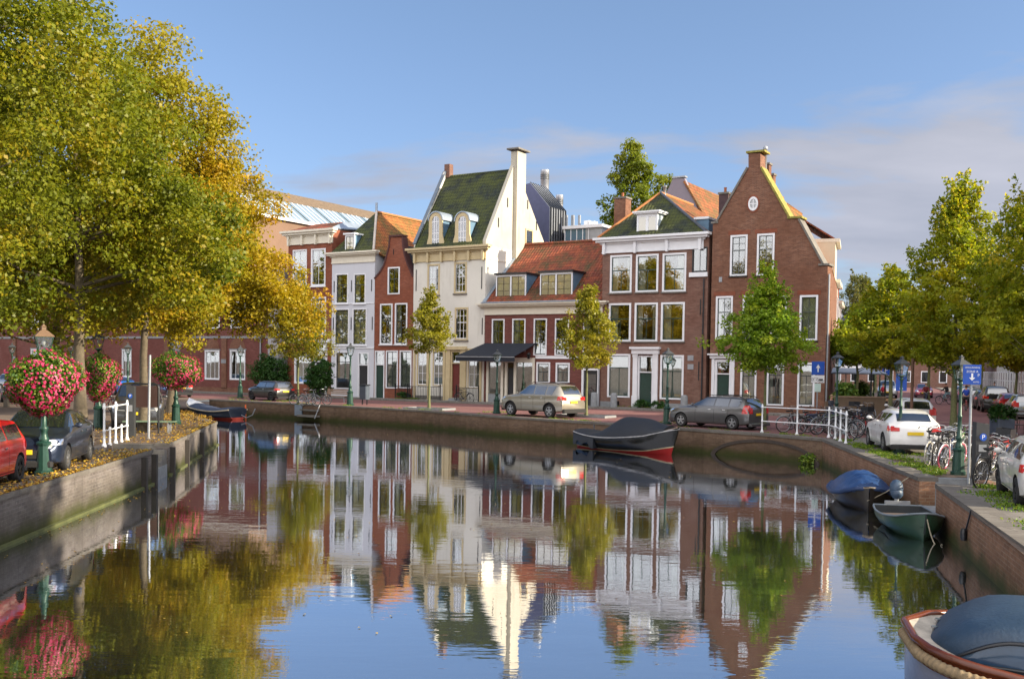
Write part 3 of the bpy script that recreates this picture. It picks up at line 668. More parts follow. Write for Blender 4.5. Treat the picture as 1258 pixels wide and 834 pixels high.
    def door(s, r, colm, framem=None, bw=.10, fan=.25, y0=0.0, panels=3, glassy=False):
        framem = framem or M_WHITE; a, b, c, d = r; a += .004; c -= .004; d -= .004; mb = MB()
        mb.box(a, y0-.03, b, a+bw, y0+.16, d); mb.box(c-bw, y0-.03, b, c, y0+.16, d); mb.box(a+bw, y0-.03, d-bw, c-bw, y0+.16, d)
        zt = d-bw-(d-b)*fan if fan else d-bw
        if fan: mb.box(a+bw, y0-.02, zt-.07, c-bw, y0+.15, zt+.0)
        f = mb.build('door_frame', framem, s.t)
        if fan: g = MB(); g.box(a+bw+.002, y0+.07, zt+.002, c-bw-.002, y0+.076, d-bw-.002); g.build('fanlight', M_GLASS, f)
        ia, ic = a+bw+.002, c-bw-.002; z1 = (zt-.07 if fan else zt)-.004; m = MB(); m.box(ia, y0+.10, b+.03, ic, y0+.15, z1)
        H = z1-b; k = panels
        for i in range(k):
            za, zb = b+.12+H*.92*i/k, b+.12+H*.92*(i+1)/k-.10
            m.box(ia+.10, y0+.085, za, ic-.10, y0+.099, zb)
        dd_ = m.build('door', colm, s.t); h = MB(); h.ball((ic-.09, y0+.06, b+1.0), .035, 8); h.build('handle', M_CHROME, dd_)
        if glassy: g = MB(); g.box(ia+.14, y0+.075, b+H*.35, ic-.14, y0+.083, b+H*.9); g.build('door_pane', M_GLASSD, dd_)
        return dd_
    def cornice(s, u0, u1, z0, z1, mat, out=.45, brackets=5, y0=0.0, brm=None, ret=0):
        mb = MB(); h = z1-z0
        for a, b, o in ((0, .55, .05), (.55, .68, .14), (.68, .84, out*.72), (.84, 1, out)):
            mb.box(u0-(o if a > .5 else .02), y0-o, z0+h*a, u1+(o if a > .5 else .02), y0+.06+ret, z0+h*b+(.0 if b == 1 else .0))
        mb.box(u0-.03, y0-.09, z0-.05, u1+.03, y0+.05, z0+.03)
        c = mb.build('cornice', mat, s.t)
        for i in range(brackets):
            x = u0+.18+(u1-u0-.36)*i/max(1, brackets-1); b = MB()
            b.prism([(x-.07, z0-.12), (x+.07, z0-.12), (x+.09, z0+.10), (x+.10, z0+h*.5), (x+.10, z0+h*.66), (x-.10, z0+h*.66), (x-.10, z0+h*.5), (x-.09, z0+.10)], y0-.24, y0-.052)
            b.build('bracket', brm or mat, c)
        return c
    def part(s, name, mat, f, parent=None):
        mb = MB(); f(mb); return mb.build(name, mat, parent or s.t)
    def anchors(s, pts, z0, z1):
        for x in pts: s.part('wall_anchor', M_BLACK, lambda b: b.box(x-.03, -.035, z0, x+.03, -.002, z1))
def shaft(H, x, y, z0, z1, w=.55, mat=None, pots=1, cap=M_DKSTONE, d=None):
    d = d or w
    c = H.part('chimney', mat or B_BROWN, lambda b: b.box(x-w/2, y-d/2, z0, x+w/2, y+d/2, z1))
    H.part('chimney_cap', cap, lambda b: b.box(x-w/2-.06, y-d/2-.06, z1, x+w/2+.06, y+d/2+.06, z1+.12), c)
    for k in range(pots): xx = x+(k-(pots-1)/2)*.28; H.part('chimney_pot', plain('terracotta', (.33, .11, .05), .8), lambda b: b.lathe([(.09, 0), (.08, .25), (.10, .3), (.10, .34)], (xx, y, z1+.12), 10), c)
def dormer(H, r, y0, depth, frame, cheek, roofm, cols=2, style='flat', sash=None, nwin=1, yfront=None, rows=0, curt=1):
    """box dormer with windows in front; r is in house axes at plane y0"""
    a, b, c, d = r
    D_ = H.part('dormer', cheek, lambda m: (m.box(a+.02, y0+.08, b-.3, c-.02, y0+depth, d-.02)))
    holes = []; W = (c-a)
    for k in range(nwin): holes.append((a+.10+(W-.12)*k/nwin, b+.12, a+(W-.10)*(k+1)/nwin+.01, d-.16))
    fr = H.part('dormer_front', frame, lambda m: None, D_) if False else None
    w_ = MB(); w_.box(a, y0, b, a+.09, y0+.078, d-.05); w_.box(c-.09, y0, b, c, y0+.078, d-.05); w_.box(a+.09, y0, b, c-.09, y0+.078, b+.10); w_.box(a+.09, y0, d-.20, c-.09, y0+.078, d-.05)
    for k in range(1, nwin): x = a+W*k/nwin; w_.box(x-.06, y0, b+.10, x+.06, y0+.078, d-.2)
    w_.build('dormer_front', frame, D_)
    for k in range(nwin):
        xa = a+W*k/nwin+(.09 if k == 0 else .06); xb = a+W*(k+1)/nwin-(.09 if k == nwin-1 else .06); za, zb = b+.10, d-.20
        m = MB(); t = .04
        m.box(xa, y0+.01, za, xa+t, y0+.05, zb); m.box(xb-t, y0+.01, za, xb, y0+.05, zb); m.box(xa+t, y0+.01, za, xb-t, y0+.05, za+t); m.box(xa+t, y0+.01, zb-t, xb-t, y0+.05, zb)
        for j in range(1, cols): x = xa+(xb-xa)*j/cols; m.box(x-.02, y0+.012, za+t, x+.02, y0+.048, zb-t)
        for j in range(1, rows+1): z = za+(zb-za)*j/(rows+1); m.box(xa+t, y0+.014, z-.012, xb-t, y0+.046, z+.012)
        m.build('window', sash or M_SASH, D_)
        g = MB(); g.box(xa+.01, y0+.03, za+.01, xb-.01, y0+.036, zb-.01); g.build('pane', M_GLASSD if curt == 0 else glassmat('pale_glass', (.30, .27, .17), .22, True), D_)
    if style == 'flat':
        H.part('dormer_roof', roofm, lambda m: m.box(a-.10, y0-.14, d-.05, c+.10, y0+depth+.1, d+.07), D_)
    elif style == 'ped':
        H.part('dormer_roof', roofm, lambda m: (m.box(a-.16, y0-.16, d-.05, c+.16, y0+depth+.2, d+.03), m.box(a-.24, y0-.24, d+.03, c+.24, y0+depth+.2, d+.13)), D_)
    return D_
def pent(mb, pts, th=.14): mb.slab(pts, th)

# ---------------------------------------------------------------- cream house with mossy roof
H = House('tall cream plastered house with mossy green roof and two round-topped dormers', 507.3, 595.4)
W = H.w; zc = 11.45; zr = 17.75; dr = 3.95; db = 8.35
ws = [H.rect(ZC, 172, 610, 247, 797), H.rect(ZC, 333, 598, 410, 787), H.rect(ZD, 337, 135, 418, 333), H.rect(ZD, 176, 140, 254, 338)]
gs = [H.rect(ZD, 110, 398, 172, 605), H.rect(ZD, 205, 398, 270, 607), H.rect(ZD, 415, 385, 490, 622)]; dr_ = H.rect(ZD, 312, 395, 376, 690); dr_ = (dr_[0], .30, dr_[2], dr_[3])
H.wall([(0, 0), (W, 0), (W, zc), (0, zc)], ws+gs+[dr_], db, M_CREAM)
for r in ws: H.window(r, M_OCHRE, M_WHITE, .13, 3, .45, 3, sill=M_DKSTONE, rows=1, curt=random.choice((1, 3)))
for r in gs: H.window(r, M_OCHRE, M_WHITE, .07, 2, .30, 2, rows=1, curt=2)
H.door(dr_, M_REDDOOR, M_OCHRE, .12, .22, panels=3)
H.part('door_surround', M_OCHRE, lambda m: (m.box(dr_[0]-.42, -.10, 0, dr_[0]-.01, -.002, dr_[3]+.05), m.box(dr_[2]+.01, -.10, 0, dr_[2]+.42, -.002, dr_[3]+.05), m.box(dr_[0]-.5, -.20, dr_[3]+.05, dr_[2]+.5, -.002, dr_[3]+.30)))
H.part('string_course', M_OCHRE, lambda m: m.box(-.0, -.08, dr_[3]+.02, dr_[0]-.55, -.003, dr_[3]+.15)); H.part('string_course', M_OCHRE, lambda m: m.box(dr_[2]+.55, -.08, dr_[3]+.02, W, -.003, dr_[3]+.15))
H.part('doorstep', M_STONE, lambda m: (m.box(dr_[0]-.1, -.5, 0, dr_[2]+.1, -.01, .15), m.box(dr_[0], -.25, .15, dr_[2], .1, .29)))
for x in (gs[0][0]-.22, gs[0][2]+.10, gs[1][2]+.08, gs[2][0]-.18, gs[2][2]+.06): H.part('pilaster', M_OCHRE, lambda m: m.box(x-.08, -.07, .0, x+.08, -.002, dr_[3]))
H.part('plinth', M_DKSTONE, lambda m: m.box(-.0, -.05, 0, dr_[0]-.45, -.003, .42))
H.cornice(0, W, zc-.95, zc+.02, M_OCHRE, .5, 6)
H.anchors([.25, 2.2, 4.0, 6.2], 8.3, 9.9); H.anchors([4.05, 6.3], 5.0, 6.2)
prof = lambda y: zc+(zr-zc)*(y/dr if y < dr else (db-y)/(db-dr))
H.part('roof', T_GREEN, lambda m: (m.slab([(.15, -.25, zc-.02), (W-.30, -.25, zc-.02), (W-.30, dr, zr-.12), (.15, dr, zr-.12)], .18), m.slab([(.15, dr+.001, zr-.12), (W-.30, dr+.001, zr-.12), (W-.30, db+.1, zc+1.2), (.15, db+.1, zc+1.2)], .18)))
bz = H.side(ZC, 870, 475)[1]
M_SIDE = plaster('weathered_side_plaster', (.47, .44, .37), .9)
def gab(m, x0, x1):
    P = [(0.0, zc), (db, zc), (db, bz), (dr+.9, zr-1.0), (dr+.5, zr+.1), (dr-.25, zr+.15), (0.0, zc+.35)]
    n = len(P); vs = [(x0, y, z) for y, z in P]+[(x1, y, z) for y, z in P]; t = tessellate_polygon([[Vector((y, z, 0)) for y, z in P]])
    m.add(vs, [tuple(q) for q in t]+[tuple(i+n for i in reversed(q)) for q in t]+[(i, (i+1) % n, (i+1) % n+n, i+n) for i in range(n)])
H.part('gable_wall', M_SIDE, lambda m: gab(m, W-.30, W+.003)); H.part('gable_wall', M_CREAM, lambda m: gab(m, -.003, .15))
H.part('gable_coping', plain('old_lead', (.13, .16, .20), .6, .2, .2), lambda m: (m.slab([(-.08, -.1, zc+.42), (.22, -.1, zc+.42), (.22, dr-.2, zr+.22), (-.08, dr-.2, zr+.22)], .07)))
cdp = H.side(ZC, 730, 300)[0]; chz = 18.3
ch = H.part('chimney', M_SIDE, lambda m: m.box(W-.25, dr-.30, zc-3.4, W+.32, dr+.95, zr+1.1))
H.part('chimney_cap', M_DKSTONE, lambda m: m.box(W-.50, dr-.55, zr+1.22, W+.55, dr+1.2, zr+1.34), ch)
H.part('chimney_neck', M_DKSTONE, lambda m: m.box(W-.15, dr-.2, zr+1.10, W+.22, dr+.85, zr+1.22), ch)
H.part('chimney', B_BROWN, lambda m: m.box(.0, dr-.15, zr-.3, .5, dr+.35, zr+.75))
for r in (H.side(ZC, 655, 240), H.side(ZC, 600, 360), H.side(ZC, 776, 252), H.side(ZC, 828, 380)):
    H.part('wall_slot', M_DARKIN, lambda m: m.box(W+.004, r[0]-.08, r[1]-.35, W+.012, r[0]+.08, r[1]+.35))
sa = H.side(ZC, 760, 480); sb = H.side(ZC, 806, 405)
sw = H.part('side_window', M_OCHRE, lambda m: (m.box(W+.004, sa[0], sb[1]-1.45, W+.06, sa[0]+.12, sb[1]), m.box(W+.004, sb[0]-.12, sb[1]-1.45, W+.06, sb[0], sb[1]), m.box(W+.004, sa[0]+.12, sb[1]-.14, W+.06, sb[0]-.12, sb[1])))
H.part('side_pane', M_GLASSD, lambda m: m.box(W+.006, sa[0]+.13, sb[1]-1.45, W+.02, sb[0]-.13, sb[1]-.15), sw)
H.part('side_string', M_CREAMP, lambda m: m.box(W+.003, .3, zc-1.0, W+.04, dr-.32, zc-.92))
# the two round-topped dormers
for x0_, x1_ in ((182, 262), (340, 425)):
    a, b, c, d = H.rect(ZC, x0_, 300, x1_, 490); y0 = -.02; b = zc+.05; dz = d; R = (c-a)/2-.02; cxm = (a+c)/2; zs = d-R
    arc = [(cxm+R*math.cos(t), zs+R*math.sin(t)) for t in [PI*i/12 for i in range(13)]]
    D_ = H.part('dormer', M_BLUECHEEK, lambda m: m.prism([(a+.03, b-.1), (c-.03, b-.1)]+[(cxm+(R-.03)*math.cos(PI*i/12), zs+(R-.03)*math.sin(PI*i/12)) for i in range(13)], y0+.10, y0+2.4))
    r2_ = R-.26; inner = [(cxm+r2_*math.cos(PI*i/10), zs+r2_*math.sin(PI*i/10)) for i in range(11)]; inner = [(cxm+r2_, b+.12)]+inner+[(cxm-r2_, b+.12)]
    outl = [(a-.20, b), (c+.20, b), (c+.17, b+.35), (c+.02, b+.85), (c, zs)]+arc[1:-1]+[(a, zs), (a-.02, b+.85), (a-.17, b+.35)]
    mbf = MB(); L = [[Vector((p_[0], p_[1], 0)) for p_ in outl], [Vector((p_[0], p_[1], 0)) for p_ in inner]]; vs = [(v.x, y0, v.y) for l in L for v in l]; tri = tessellate_polygon(L); mbf.add(vs, [tuple(t) for t in tri]); mbf.add([(x, y+.098, z) for x, y, z in vs], [tuple(reversed(t)) for t in tri])
    n1 = len(outl); n2 = len(inner)
    for i in range(n1): p1_, p2_ = outl[i], outl[(i+1) % n1]; mbf.quad((*(p1_[0], y0), p1_[1]), (p2_[0], y0, p2_[1]), (p2_[0], y0+.098, p2_[1]), (p1_[0], y0+.098, p1_[1]))
    for i in range(n2): p1_, p2_ = inner[i], inner[(i+1) % n2]; mbf.quad((p1_[0], y0, p1_[1]), (p1_[0], y0+.098, p1_[1]), (p2_[0], y0+.098, p2_[1]), (p2_[0], y0, p2_[1]))
    mbf.build('dormer_front', M_OCHRE, D_)
    m = MB(); 
    for k in range(4): x = cxm-r2_+2*r2_*k/3; zt_ = zs+math.sqrt(max(0, r2_**2-(x-cxm)**2)); m.box(x-.03, y0+.02, b+.12, x+.03, y0+.06, zt_-.005)
    for z in (b+.16, b+.6, b+1.05, zs-.1, zs+.25): hw = r2_ if z < zs else math.sqrt(r2_**2-(z-zs)**2); m.box(cxm-hw, y0+.024, z-.03, cxm+hw, y0+.056, z+.03)
    m.build('window', M_WHITE, D_)
    g = MB(); g.prism([(x_, z_) for x_, z_ in inner], y0+.05, y0+.07); g.build('pane', glassmat('hazy_glass', (.16, .18, .21), .15, True), D_)
    rr = MB(); ro = [(cxm+(R+.10)*math.cos(PI*i/12), zs+(R+.10)*math.sin(PI*i/12)) for i in range(13)]; ri = [(cxm+(R+.02)*math.cos(PI*i/12), zs+(R+.02)*math.sin(PI*i/12)) for i in range(12, -1, -1)]
    rr.prism(ro+ri, y0-.06, y0+2.6); rr.build('dormer_roof', M_LEAD, D_)

# ---------------------------------------------------------------- low red house with shop canopy
H = House('low red brick house with red tiled roof, two flat dormers and a black shop awning', 594.8, 738.5)
W = H.w; zc = 7.2; R_ = [H.rect(ZD, *q) for q in ((560, 205, 637, 402), (683, 203, 763, 403), (812, 202, 892, 425), (940, 202, 1025, 425))]+[H.rect(ZF, 178, 215, 277, 432)]
g1 = [H.rect(ZD, 828, 465, 912, 592), H.rect(ZD, 945, 468, 1030, 592)]; d1 = H.rect(ZF, 168, 502, 275, 760); d1 = (d1[0], .0, d1[2], d1[3])
sx0, sz0, sx1, sz1 = H.rect(ZD, 515, 480, 820, 700); sz0 = .0; sz1 = H.rect(ZD, 515, 420, 820, 480)[3]-.2
H.wall([(.003, 0), (W, 0), (W, zc), (.003, zc)], R_+g1+[d1, (sx0+.1, .02, sx1, sz1)], 9.5, B_DULL)
for i, r in enumerate(R_): H.window(r, M_WHITE, M_SASH, .09, 2, .36, 2, rows=1, curt=(1, 3, 1, 4, 2)[i])
for r in g1: H.window(r, M_WHITE, M_SASH, .12, 2, .45, 1, curt=1)
H.door(d1, M_BLACK, M_WHITE, .14, 0, panels=2, glassy=True)
H.part('shopfront', M_CREAMP, lambda m: [m.box(sx0+.1+f*(sx1-sx0-.1)-.09, -.04, 0, sx0+.1+f*(sx1-sx0-.1)+.09, .12, sz1-.01) for f in (.04, .34, .42, .60, .97)]+[m.box(sx0+.2, -.03, sz1-.35, sx1-.1, .10, sz1-.012)])
H.part('stall_riser', M_STONE, lambda m: m.box(sx0+.3, -.02, 0, sx0+.1+.33*(sx1-sx0), .08, .7)); H.part('shop_pane', M_GLASS, lambda m: m.box(sx0+.12, .085, .7, sx0+.1+.335*(sx1-sx0), .092, sz1-.36))
H.part('shop_pane', M_GLASS, lambda m: m.box(sx0+.1+.61*(sx1-sx0), .085, .5, sx1-.12, .092, sz1-.36))
H.part('shop_door', M_BLACK, lambda m: (m.box(sx0+.1+.44*(sx1-sx0), .10, 0.05, sx0+.1+.59*(sx1-sx0), .15, sz1-.75)))
H.part('shop_interior', plain('warm_goods', (.30, .20, .09), .8, 0, .6, 2.5), lambda m: m.box(sx0+.2, 1.3, 0, sx1-.1, 1.4, sz1-.4))
H.part('canopy', plain('black_canvas', (.010, .014, .024), .8), lambda m: (m.slab([(sx0-1.6, -1.35, sz1+.08), (sx1-.9, -1.35, sz1+.08), (sx1+.1, -.03, sz1+1.02), (sx0+.05, -.03, sz1+1.02)], .04), m.box(sx0-1.6, -1.36, sz1-.30, sx1-.9, -1.33, sz1+.06)))
H.part('canopy_rail', M_GREY, lambda m: m.box(sx0-1.62, -1.40, sz1-.02, sx1-.88, -1.365, sz1+.05))
ln_ = H.part('wall_lantern', M_BLACK, lambda m: (m.lathe([(.08, 0), (.14, .30), (.17, .32), (.03, .46)], (sx1-.35, -.34, sz1-.1), 6), m.box(sx1-.37, -.34, sz1+.30, sx1-.33, -.002, sz1+.34)))
H.part('band_course', M_WHITE, lambda m: m.box(sx1+.05, -.06, R_[2][1]-.22, W, -.002, R_[2][1]-.02))
H.cornice(0.02, W+.05, zc-.75, zc+.02, M_CREAMP, .5, 0)
H.part('gutter', M_LEAD, lambda m: m.box(.02, -.56, zc+.021, W-.02, -.1, zc+.10))
H.part('drainpipe', M_GREY, lambda m: m.tube([(W-.06, -.10, 0), (W-.06, -.10, zc-.8)], .05, 8))
dr = 5.0; zr = 13.0-.0
zr2 = VP(700, 298, RA+RI*dr, RD)[1]-Q
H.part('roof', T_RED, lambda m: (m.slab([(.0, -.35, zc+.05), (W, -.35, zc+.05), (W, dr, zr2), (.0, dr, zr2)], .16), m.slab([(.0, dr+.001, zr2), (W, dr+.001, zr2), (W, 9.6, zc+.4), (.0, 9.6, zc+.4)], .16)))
H.part('ridge_tiles', T_RED, lambda m: m.tube([(0, dr, zr2+.02), (W, dr, zr2+.02)], .12, 8)); H.part('flashing', M_LEAD, lambda m: m.slab([(.004, -.35, zc+.13), (.30, -.35, zc+.13), (.30, dr, zr2+.08), (.004, dr, zr2+.08)], .05))
for q in ((585, 668, 765, 822), (850, 655, 1045, 812)):
    P_ = RA+RI*.22; H2 = lambda x, y: (VP(*zp(ZC, x, y), P_, RD)[0]-H.u0, VP(*zp(ZC, x, y), P_, RD)[1]-Q)
    a = H2(q[0], (q[1]+q[3])/2)[0]; c = H2(q[2], (q[1]+q[3])/2)[0]; d = H2((q[0]+q[2])/2, q[1])[1]; b = H2((q[0]+q[2])/2, q[3])[1]
    dormer(H, (a, b, c, d), .22, 2.4, M_WHITE, M_BLUECHEEK, M_BLACK, 2, 'flat', plain('brown_sash', (.06, .045, .025), .5), 2, rows=2, curt=1)

# ---------------------------------------------------------------- three-storey brick house with hip roof
H = House('three-storey brown brick house with big white-framed windows and a white cornice', 738.6, 868)
W = H.w; zc = 11.4
wz = [H.rect(ZE, 362, 590, 502, 832), H.rect(ZE, 527, 585, 672, 827), H.rect(ZE, 697, 577, 850, 825), H.rect(ZF, 332, 110, 467, 340), H.rect(ZF, 488, 107, 628, 340), H.rect(ZF, 647, 104, 790, 340)]
g1 = [H.rect(ZF, 325, 415, 462, 677), H.rect(ZF, 642, 422, 784, 690)]; d1 = H.rect(ZF, 508, 425, 600, 760); d1 = (d1[0], .12, d1[2], d1[3]); cell_ = H.rect(ZF, 358, 698, 395, 745); cell_ = (cell_[0], .15, cell_[2], cell_[3])
ori = H.rect(ZE, 888, 540, 985, 700)
H.wall([(0, 0), (W, 0), (W, zc), (0, zc)], wz+g1+[d1, cell_, ori], 9.0, B_BROWN)
for i, r in enumerate(wz): H.window(r, M_WHITE, M_DKGREEN, .13, 2, .40, 0, sill=M_DKSTONE, curt=(1, 3, 4, 3, 1, 3)[i])
H.window(g1[0], M_WHITE, M_DKGREEN, .13, 2, .30, 0, curt=2); H.window(g1[1], M_WHITE, M_DKGREEN, .13, 2, .35, 0, curt=2)
H.window(ori, M_BLACK, M_BLACK, .05, 2, .0, 0, curt=0, lab='dark narrow window beside the gabled house')
H.part('window_box', M_WHITE, lambda m: m.box(ori[0]-.15, -.14, ori[1]-.30, ori[2]+.05, -.002, ori[1]-.02))
H.door(d1, M_DKGREEN, M_WHITE, .10, .28, panels=3)
def port(m):
    for x in (d1[0]-.34, d1[2]+.02): m.box(x, -.12, .1, x+.32, -.002, d1[3]+.1); m.box(x-.04, -.16, .1, x+.36, -.12, .9); m.box(x-.03, -.15, d1[3]-.1, x+.35, -.12, d1[3]+.1)
    m.box(d1[0]-.42, -.22, d1[3]+.1, d1[2]+.42, -.002, d1[3]+.42); m.box(d1[0]-.52, -.36, d1[3]+.42, d1[2]+.52, -.002, d1[3]+.56)
H.part('door_surround', M_WHITE, port); H.part('doorstep', M_STONE, lambda m: m.box(d1[0]-.4, -.5, 0, d1[2]+.4, -.003, .11))
H.part('plinth', M_STONE, lambda m: m.box(0, -.04, 0, cell_[0]-.1, -.002, .45)); H.part('plinth', M_STONE, lambda m: m.box(d1[2]+.45, -.04, 0, W-.4, -.002, .45))
H.part('cellar_grille', M_BLACK, lambda m: [m.box(cell_[0]+.1+i*.12, .04, cell_[1], cell_[0]+.13+i*.12, .07, cell_[3]) for i in range(int((cell_[2]-cell_[0])/.12))])
H.cornice(-.02, W-.35, zc-.95, zc+.03, M_WHITE, .52, 4, ret=0)
dpx = H.p(ZF, 900, 400)[0]; H.part('drainpipe', M_BLACK, lambda m: m.tube([(dpx, -.09, 0), (dpx, -.09, zc-2.9)], .05, 8))
for (x_, y_) in ((826, 440), (826, 493)):
    a = H.p(ZF, x_, y_); H.part('wall_plaque', M_GREY, lambda m: m.box(a[0]-.2, -.03, a[1]-.17, a[0]+.2, -.002, a[1]+.17))
H.anchors([dpx-.25], 2.0, 3.2); H.anchors([dpx-.22], 6.2, 7.2)
ax = None
for dtry in (3.0, 3.4, 3.8, 4.2):
    P_ = RA+RI*dtry; q_ = VP(811.5, 237.4, P_, RD); ax = (q_[0]-H.u0, dtry, q_[1]-Q)
    if ax[0] <= W/2-.1+.45: break
xa, ya, za = ax
HB = 8.8
H.part('roof', T_GREEN, lambda m: m.slab([(-.25, -.3, zc+.02), (W-.1, -.3, zc+.02), (xa, ya, za)], .14))
H.part('sunlit_roof', T_BROWN, lambda m: (m.slab([(W-.1, -.3, zc+.02), (W-.1, HB, zc+.02), (xa, HB, za), (xa, ya, za)], .14), m.slab([(-.25, -.3, zc+.02), (xa, ya, za), (xa, HB, za), (-.25, HB, zc+.02)], .14)))
H.part('ridge_tiles', plain('ridge_terracotta', (.38, .15, .05), .8), lambda m: m.tube([(xa, ya, za+.02), (xa, HB, za+.02)], .11, 8))
H.part('hip_tiles', plain('blue_ridge', (.06, .07, .09), .7), lambda m: m.tube([(xa, ya, za+.03), (W-.1, -.28, zc+.06)], .10, 8)); H.part('hip_tiles', plain('ridge_terracotta', (.38, .15, .05), .8), lambda m: m.tube([(xa, ya, za+.03), (-.25, -.28, zc+.06)], .09, 8))
P_ = RA+RI*.05; u_ = lambda x, y: (VP(*zp(ZE, x, y), P_, RD)[0]-H.u0, VP(*zp(ZE, x, y), P_, RD)[1]-Q)
dormer(H, (u_(533, 390)[0], u_(600, 462)[1], u_(665, 390)[0], u_(600, 322)[1]), .05, 2.6, M_WHITE, plain('pale_cladding', (.35, .42, .48), .6), M_WHITE, 1, 'ped', M_WHITE, 2, curt=1)
P_ = RA+RI*4.5; u_ = lambda x, y: (VP(*zp(ZE, x, y), P_, RD)[0]-H.u0, VP(*zp(ZE, x, y), P_, RD)[1]-Q)
c_ = u_(443, 235); shaft(H, c_[0], 4.5, zc+.2, c_[1], .9, B_GABLE, 1); c_ = u_(690, 190); H.part('flue', M_GREY, lambda m: m.lathe([(.10, 0), (.10, .5), (.16, .52), (.16, .62)], (xa+.05, ya+.6, za-.05), 10))

# ---------------------------------------------------------------- brick gable house
H = House('brown brick gabled house on the corner with an oval window and a coping coloured as if sunlit', 872.6, 1014.5)
W = H.w; g_ = lambda x, y: H.p(ZG, x, y)
out = [(0, 0), (W, 0), (W, g_(757, 725)[1]), g_(745, 722), g_(604, 462), (g_(604, 462)[0], g_(604, 455)[1]), g_(552, 455), g_(390, 168), g_(390, 85), g_(322, 85), g_(322, 168), g_(140, 485), (0, g_(110, 487)[1])]
wz = [H.rect(ZG, 218, 550, 316, 783), H.rect(ZG, 370, 542, 470, 780), H.rect(ZH, 135, 110, 232, 356), H.rect(ZH, 288, 105, 378, 352), H.rect(ZH, 450, 102, 540, 352), H.rect(ZH, 612, 104, 717, 362)]
g1 = [H.rect(ZH, 275, 490, 368, 735), H.rect(ZH, 425, 485, 524, 733), H.rect(ZH, 600, 488, 700, 738)]; d1 = H.rect(ZH, 128, 470, 226, 765); d1 = (d1[0], .10, d1[2], d1[3])
ovc = g_(350, 373); orx = g_(378, 373)[0]-ovc[0]; orz = ovc[1]-g_(350, 413)[1]; n = 20
H.wall(out, wz+g1+[d1], 1.0, B_GABLE)
SK = lambda x, y: (x-.225*(y-1)*(x/W), y)
hb_ = g_(757, 725)[1]-.2
H.part('house_body', B_GABLE, lambda m: m.add([(*SK(x, y), z) for z in (0, hb_) for x, y in ((.05, 1.001), (W-.02, 1.001), (W-.02, 14), (.05, 14))], [(3,2,1,0), (4,5,6,7), (0,1,5,4), (1,2,6,5), (2,3,7,6), (3,0,4,7)]))
for i, r in enumerate(wz): H.window(r, M_WHITE, M_SASH, .12, 2, .36, 2, sill=M_DKWOOD, curt=(0, 0, 1, 3, 1, 2)[i], rows=1 if i < 2 else 0)
for i, r in enumerate(g1): H.window(r, M_WHITE, M_SASH, .12, 2, .28, 0, curt=(2, 1, 2)[i])
H.door(d1, M_DKGREEN, M_WHITE, .16, .22, panels=3)
H.part('door_surround', M_WHITE, lambda m: (m.box(d1[0]-.18, -.10, .1, d1[0]-.002, -.002, d1[3]+.06), m.box(d1[2]+.002, -.10, .1, d1[2]+.18, -.002, d1[3]+.06), m.box(d1[0]-.30, -.16, d1[3]+.06, d1[2]+.30, -.002, d1[3]+.26), m.box(d1[0]-.42, -.30, d1[3]+.26, d1[2]+.42, -.002, d1[3]+.36)))
H.part('doorstep', M_STONE, lambda m: m.box(d1[0]-.1, -.45, 0, d1[2]+.1, -.003, .09))
ov = MB()
for k in range(24):
    t0_, t1_ = 2*PI*k/24, 2*PI*(k+1)/24
    for (ra, rb) in ((1.0, .68),):
        q = [(ovc[0]+orx*r*math.cos(t), y, ovc[1]+orz*r*math.sin(t)) for t in (t0_, t1_) for r in (ra, rb) for y in (-.06, -.003)]
        # a ring segment
        ov.add(q, [(0, 4, 6, 2), (0, 1, 5, 4), (2, 6, 7, 3), (1, 3, 7, 5)])
ow = ov.build('oval_window', M_WHITE, H.t); H.part('pane', M_GLASSD, lambda m: m.prism([(ovc[0]+orx*.7*math.cos(2*PI*k/24), ovc[1]+orz*.7*math.sin(2*PI*k/24)) for k in range(24)], -.02, -.004), ow)
H.part('sash', M_WHITE, lambda m: (m.box(ovc[0]-.025, -.035, ovc[1]-orz*.7, ovc[0]+.025, -.0205, ovc[1]+orz*.7), m.box(ovc[0]-orx*.7, -.034, ovc[1]-.025, ovc[0]+orx*.7, -.0208, ovc[1]+.025)), ow)
ring = MB()
for k in range(28):
    t0_, t1_ = 2*PI*k/28, 2*PI*(k+1)/28; q = [(ovc[0]+orx*r*math.cos(t), y, ovc[1]+orz*r*math.sin(t)) for t in (t0_, t1_) for r in (1.30, 1.01) for y in (-.03, -.002)]; ring.add(q, [(0, 4, 6, 2), (0, 1, 5, 4), (2, 6, 7, 3), (1, 3, 7, 5)])
ring.build('brick_ring', B_RED, ow)
for i, r in enumerate(wz):
    H.part('brick_lintel', B_RED, lambda m: m.box(r[0]-.15, -.02, r[3]+.01, r[2]+.15, -.002, r[3]+.28))
moss = plain('sun_toned_coping', (.24, .215, .05), .9, 0, .5, 5, .6)  # the sun's yellow on the right-hand copings is put into this colour
def cop(m, a, b, th=.12, o=.08): 
    d_ = Vector((b[0]-a[0], 0, b[1]-a[1])).normalized(); nn_ = Vector((-d_.z, 0, d_.x))
    if nn_.z < 0: nn_ = -nn_
    A = Vector((a[0], 0, a[1])); B = Vector((b[0], 0, b[1])); q = [A-nn_*.0, B-nn_*.0, B+nn_*th, A+nn_*th]; vs = [(v.x, -o, v.z) for v in q]+[(v.x, 1.06, v.z) for v in q]
    m.add(vs, [(0, 1, 2, 3), (7, 6, 5, 4), (0, 4, 5, 1), (1, 5, 6, 2), (2, 6, 7, 3), (3, 7, 4, 0)])
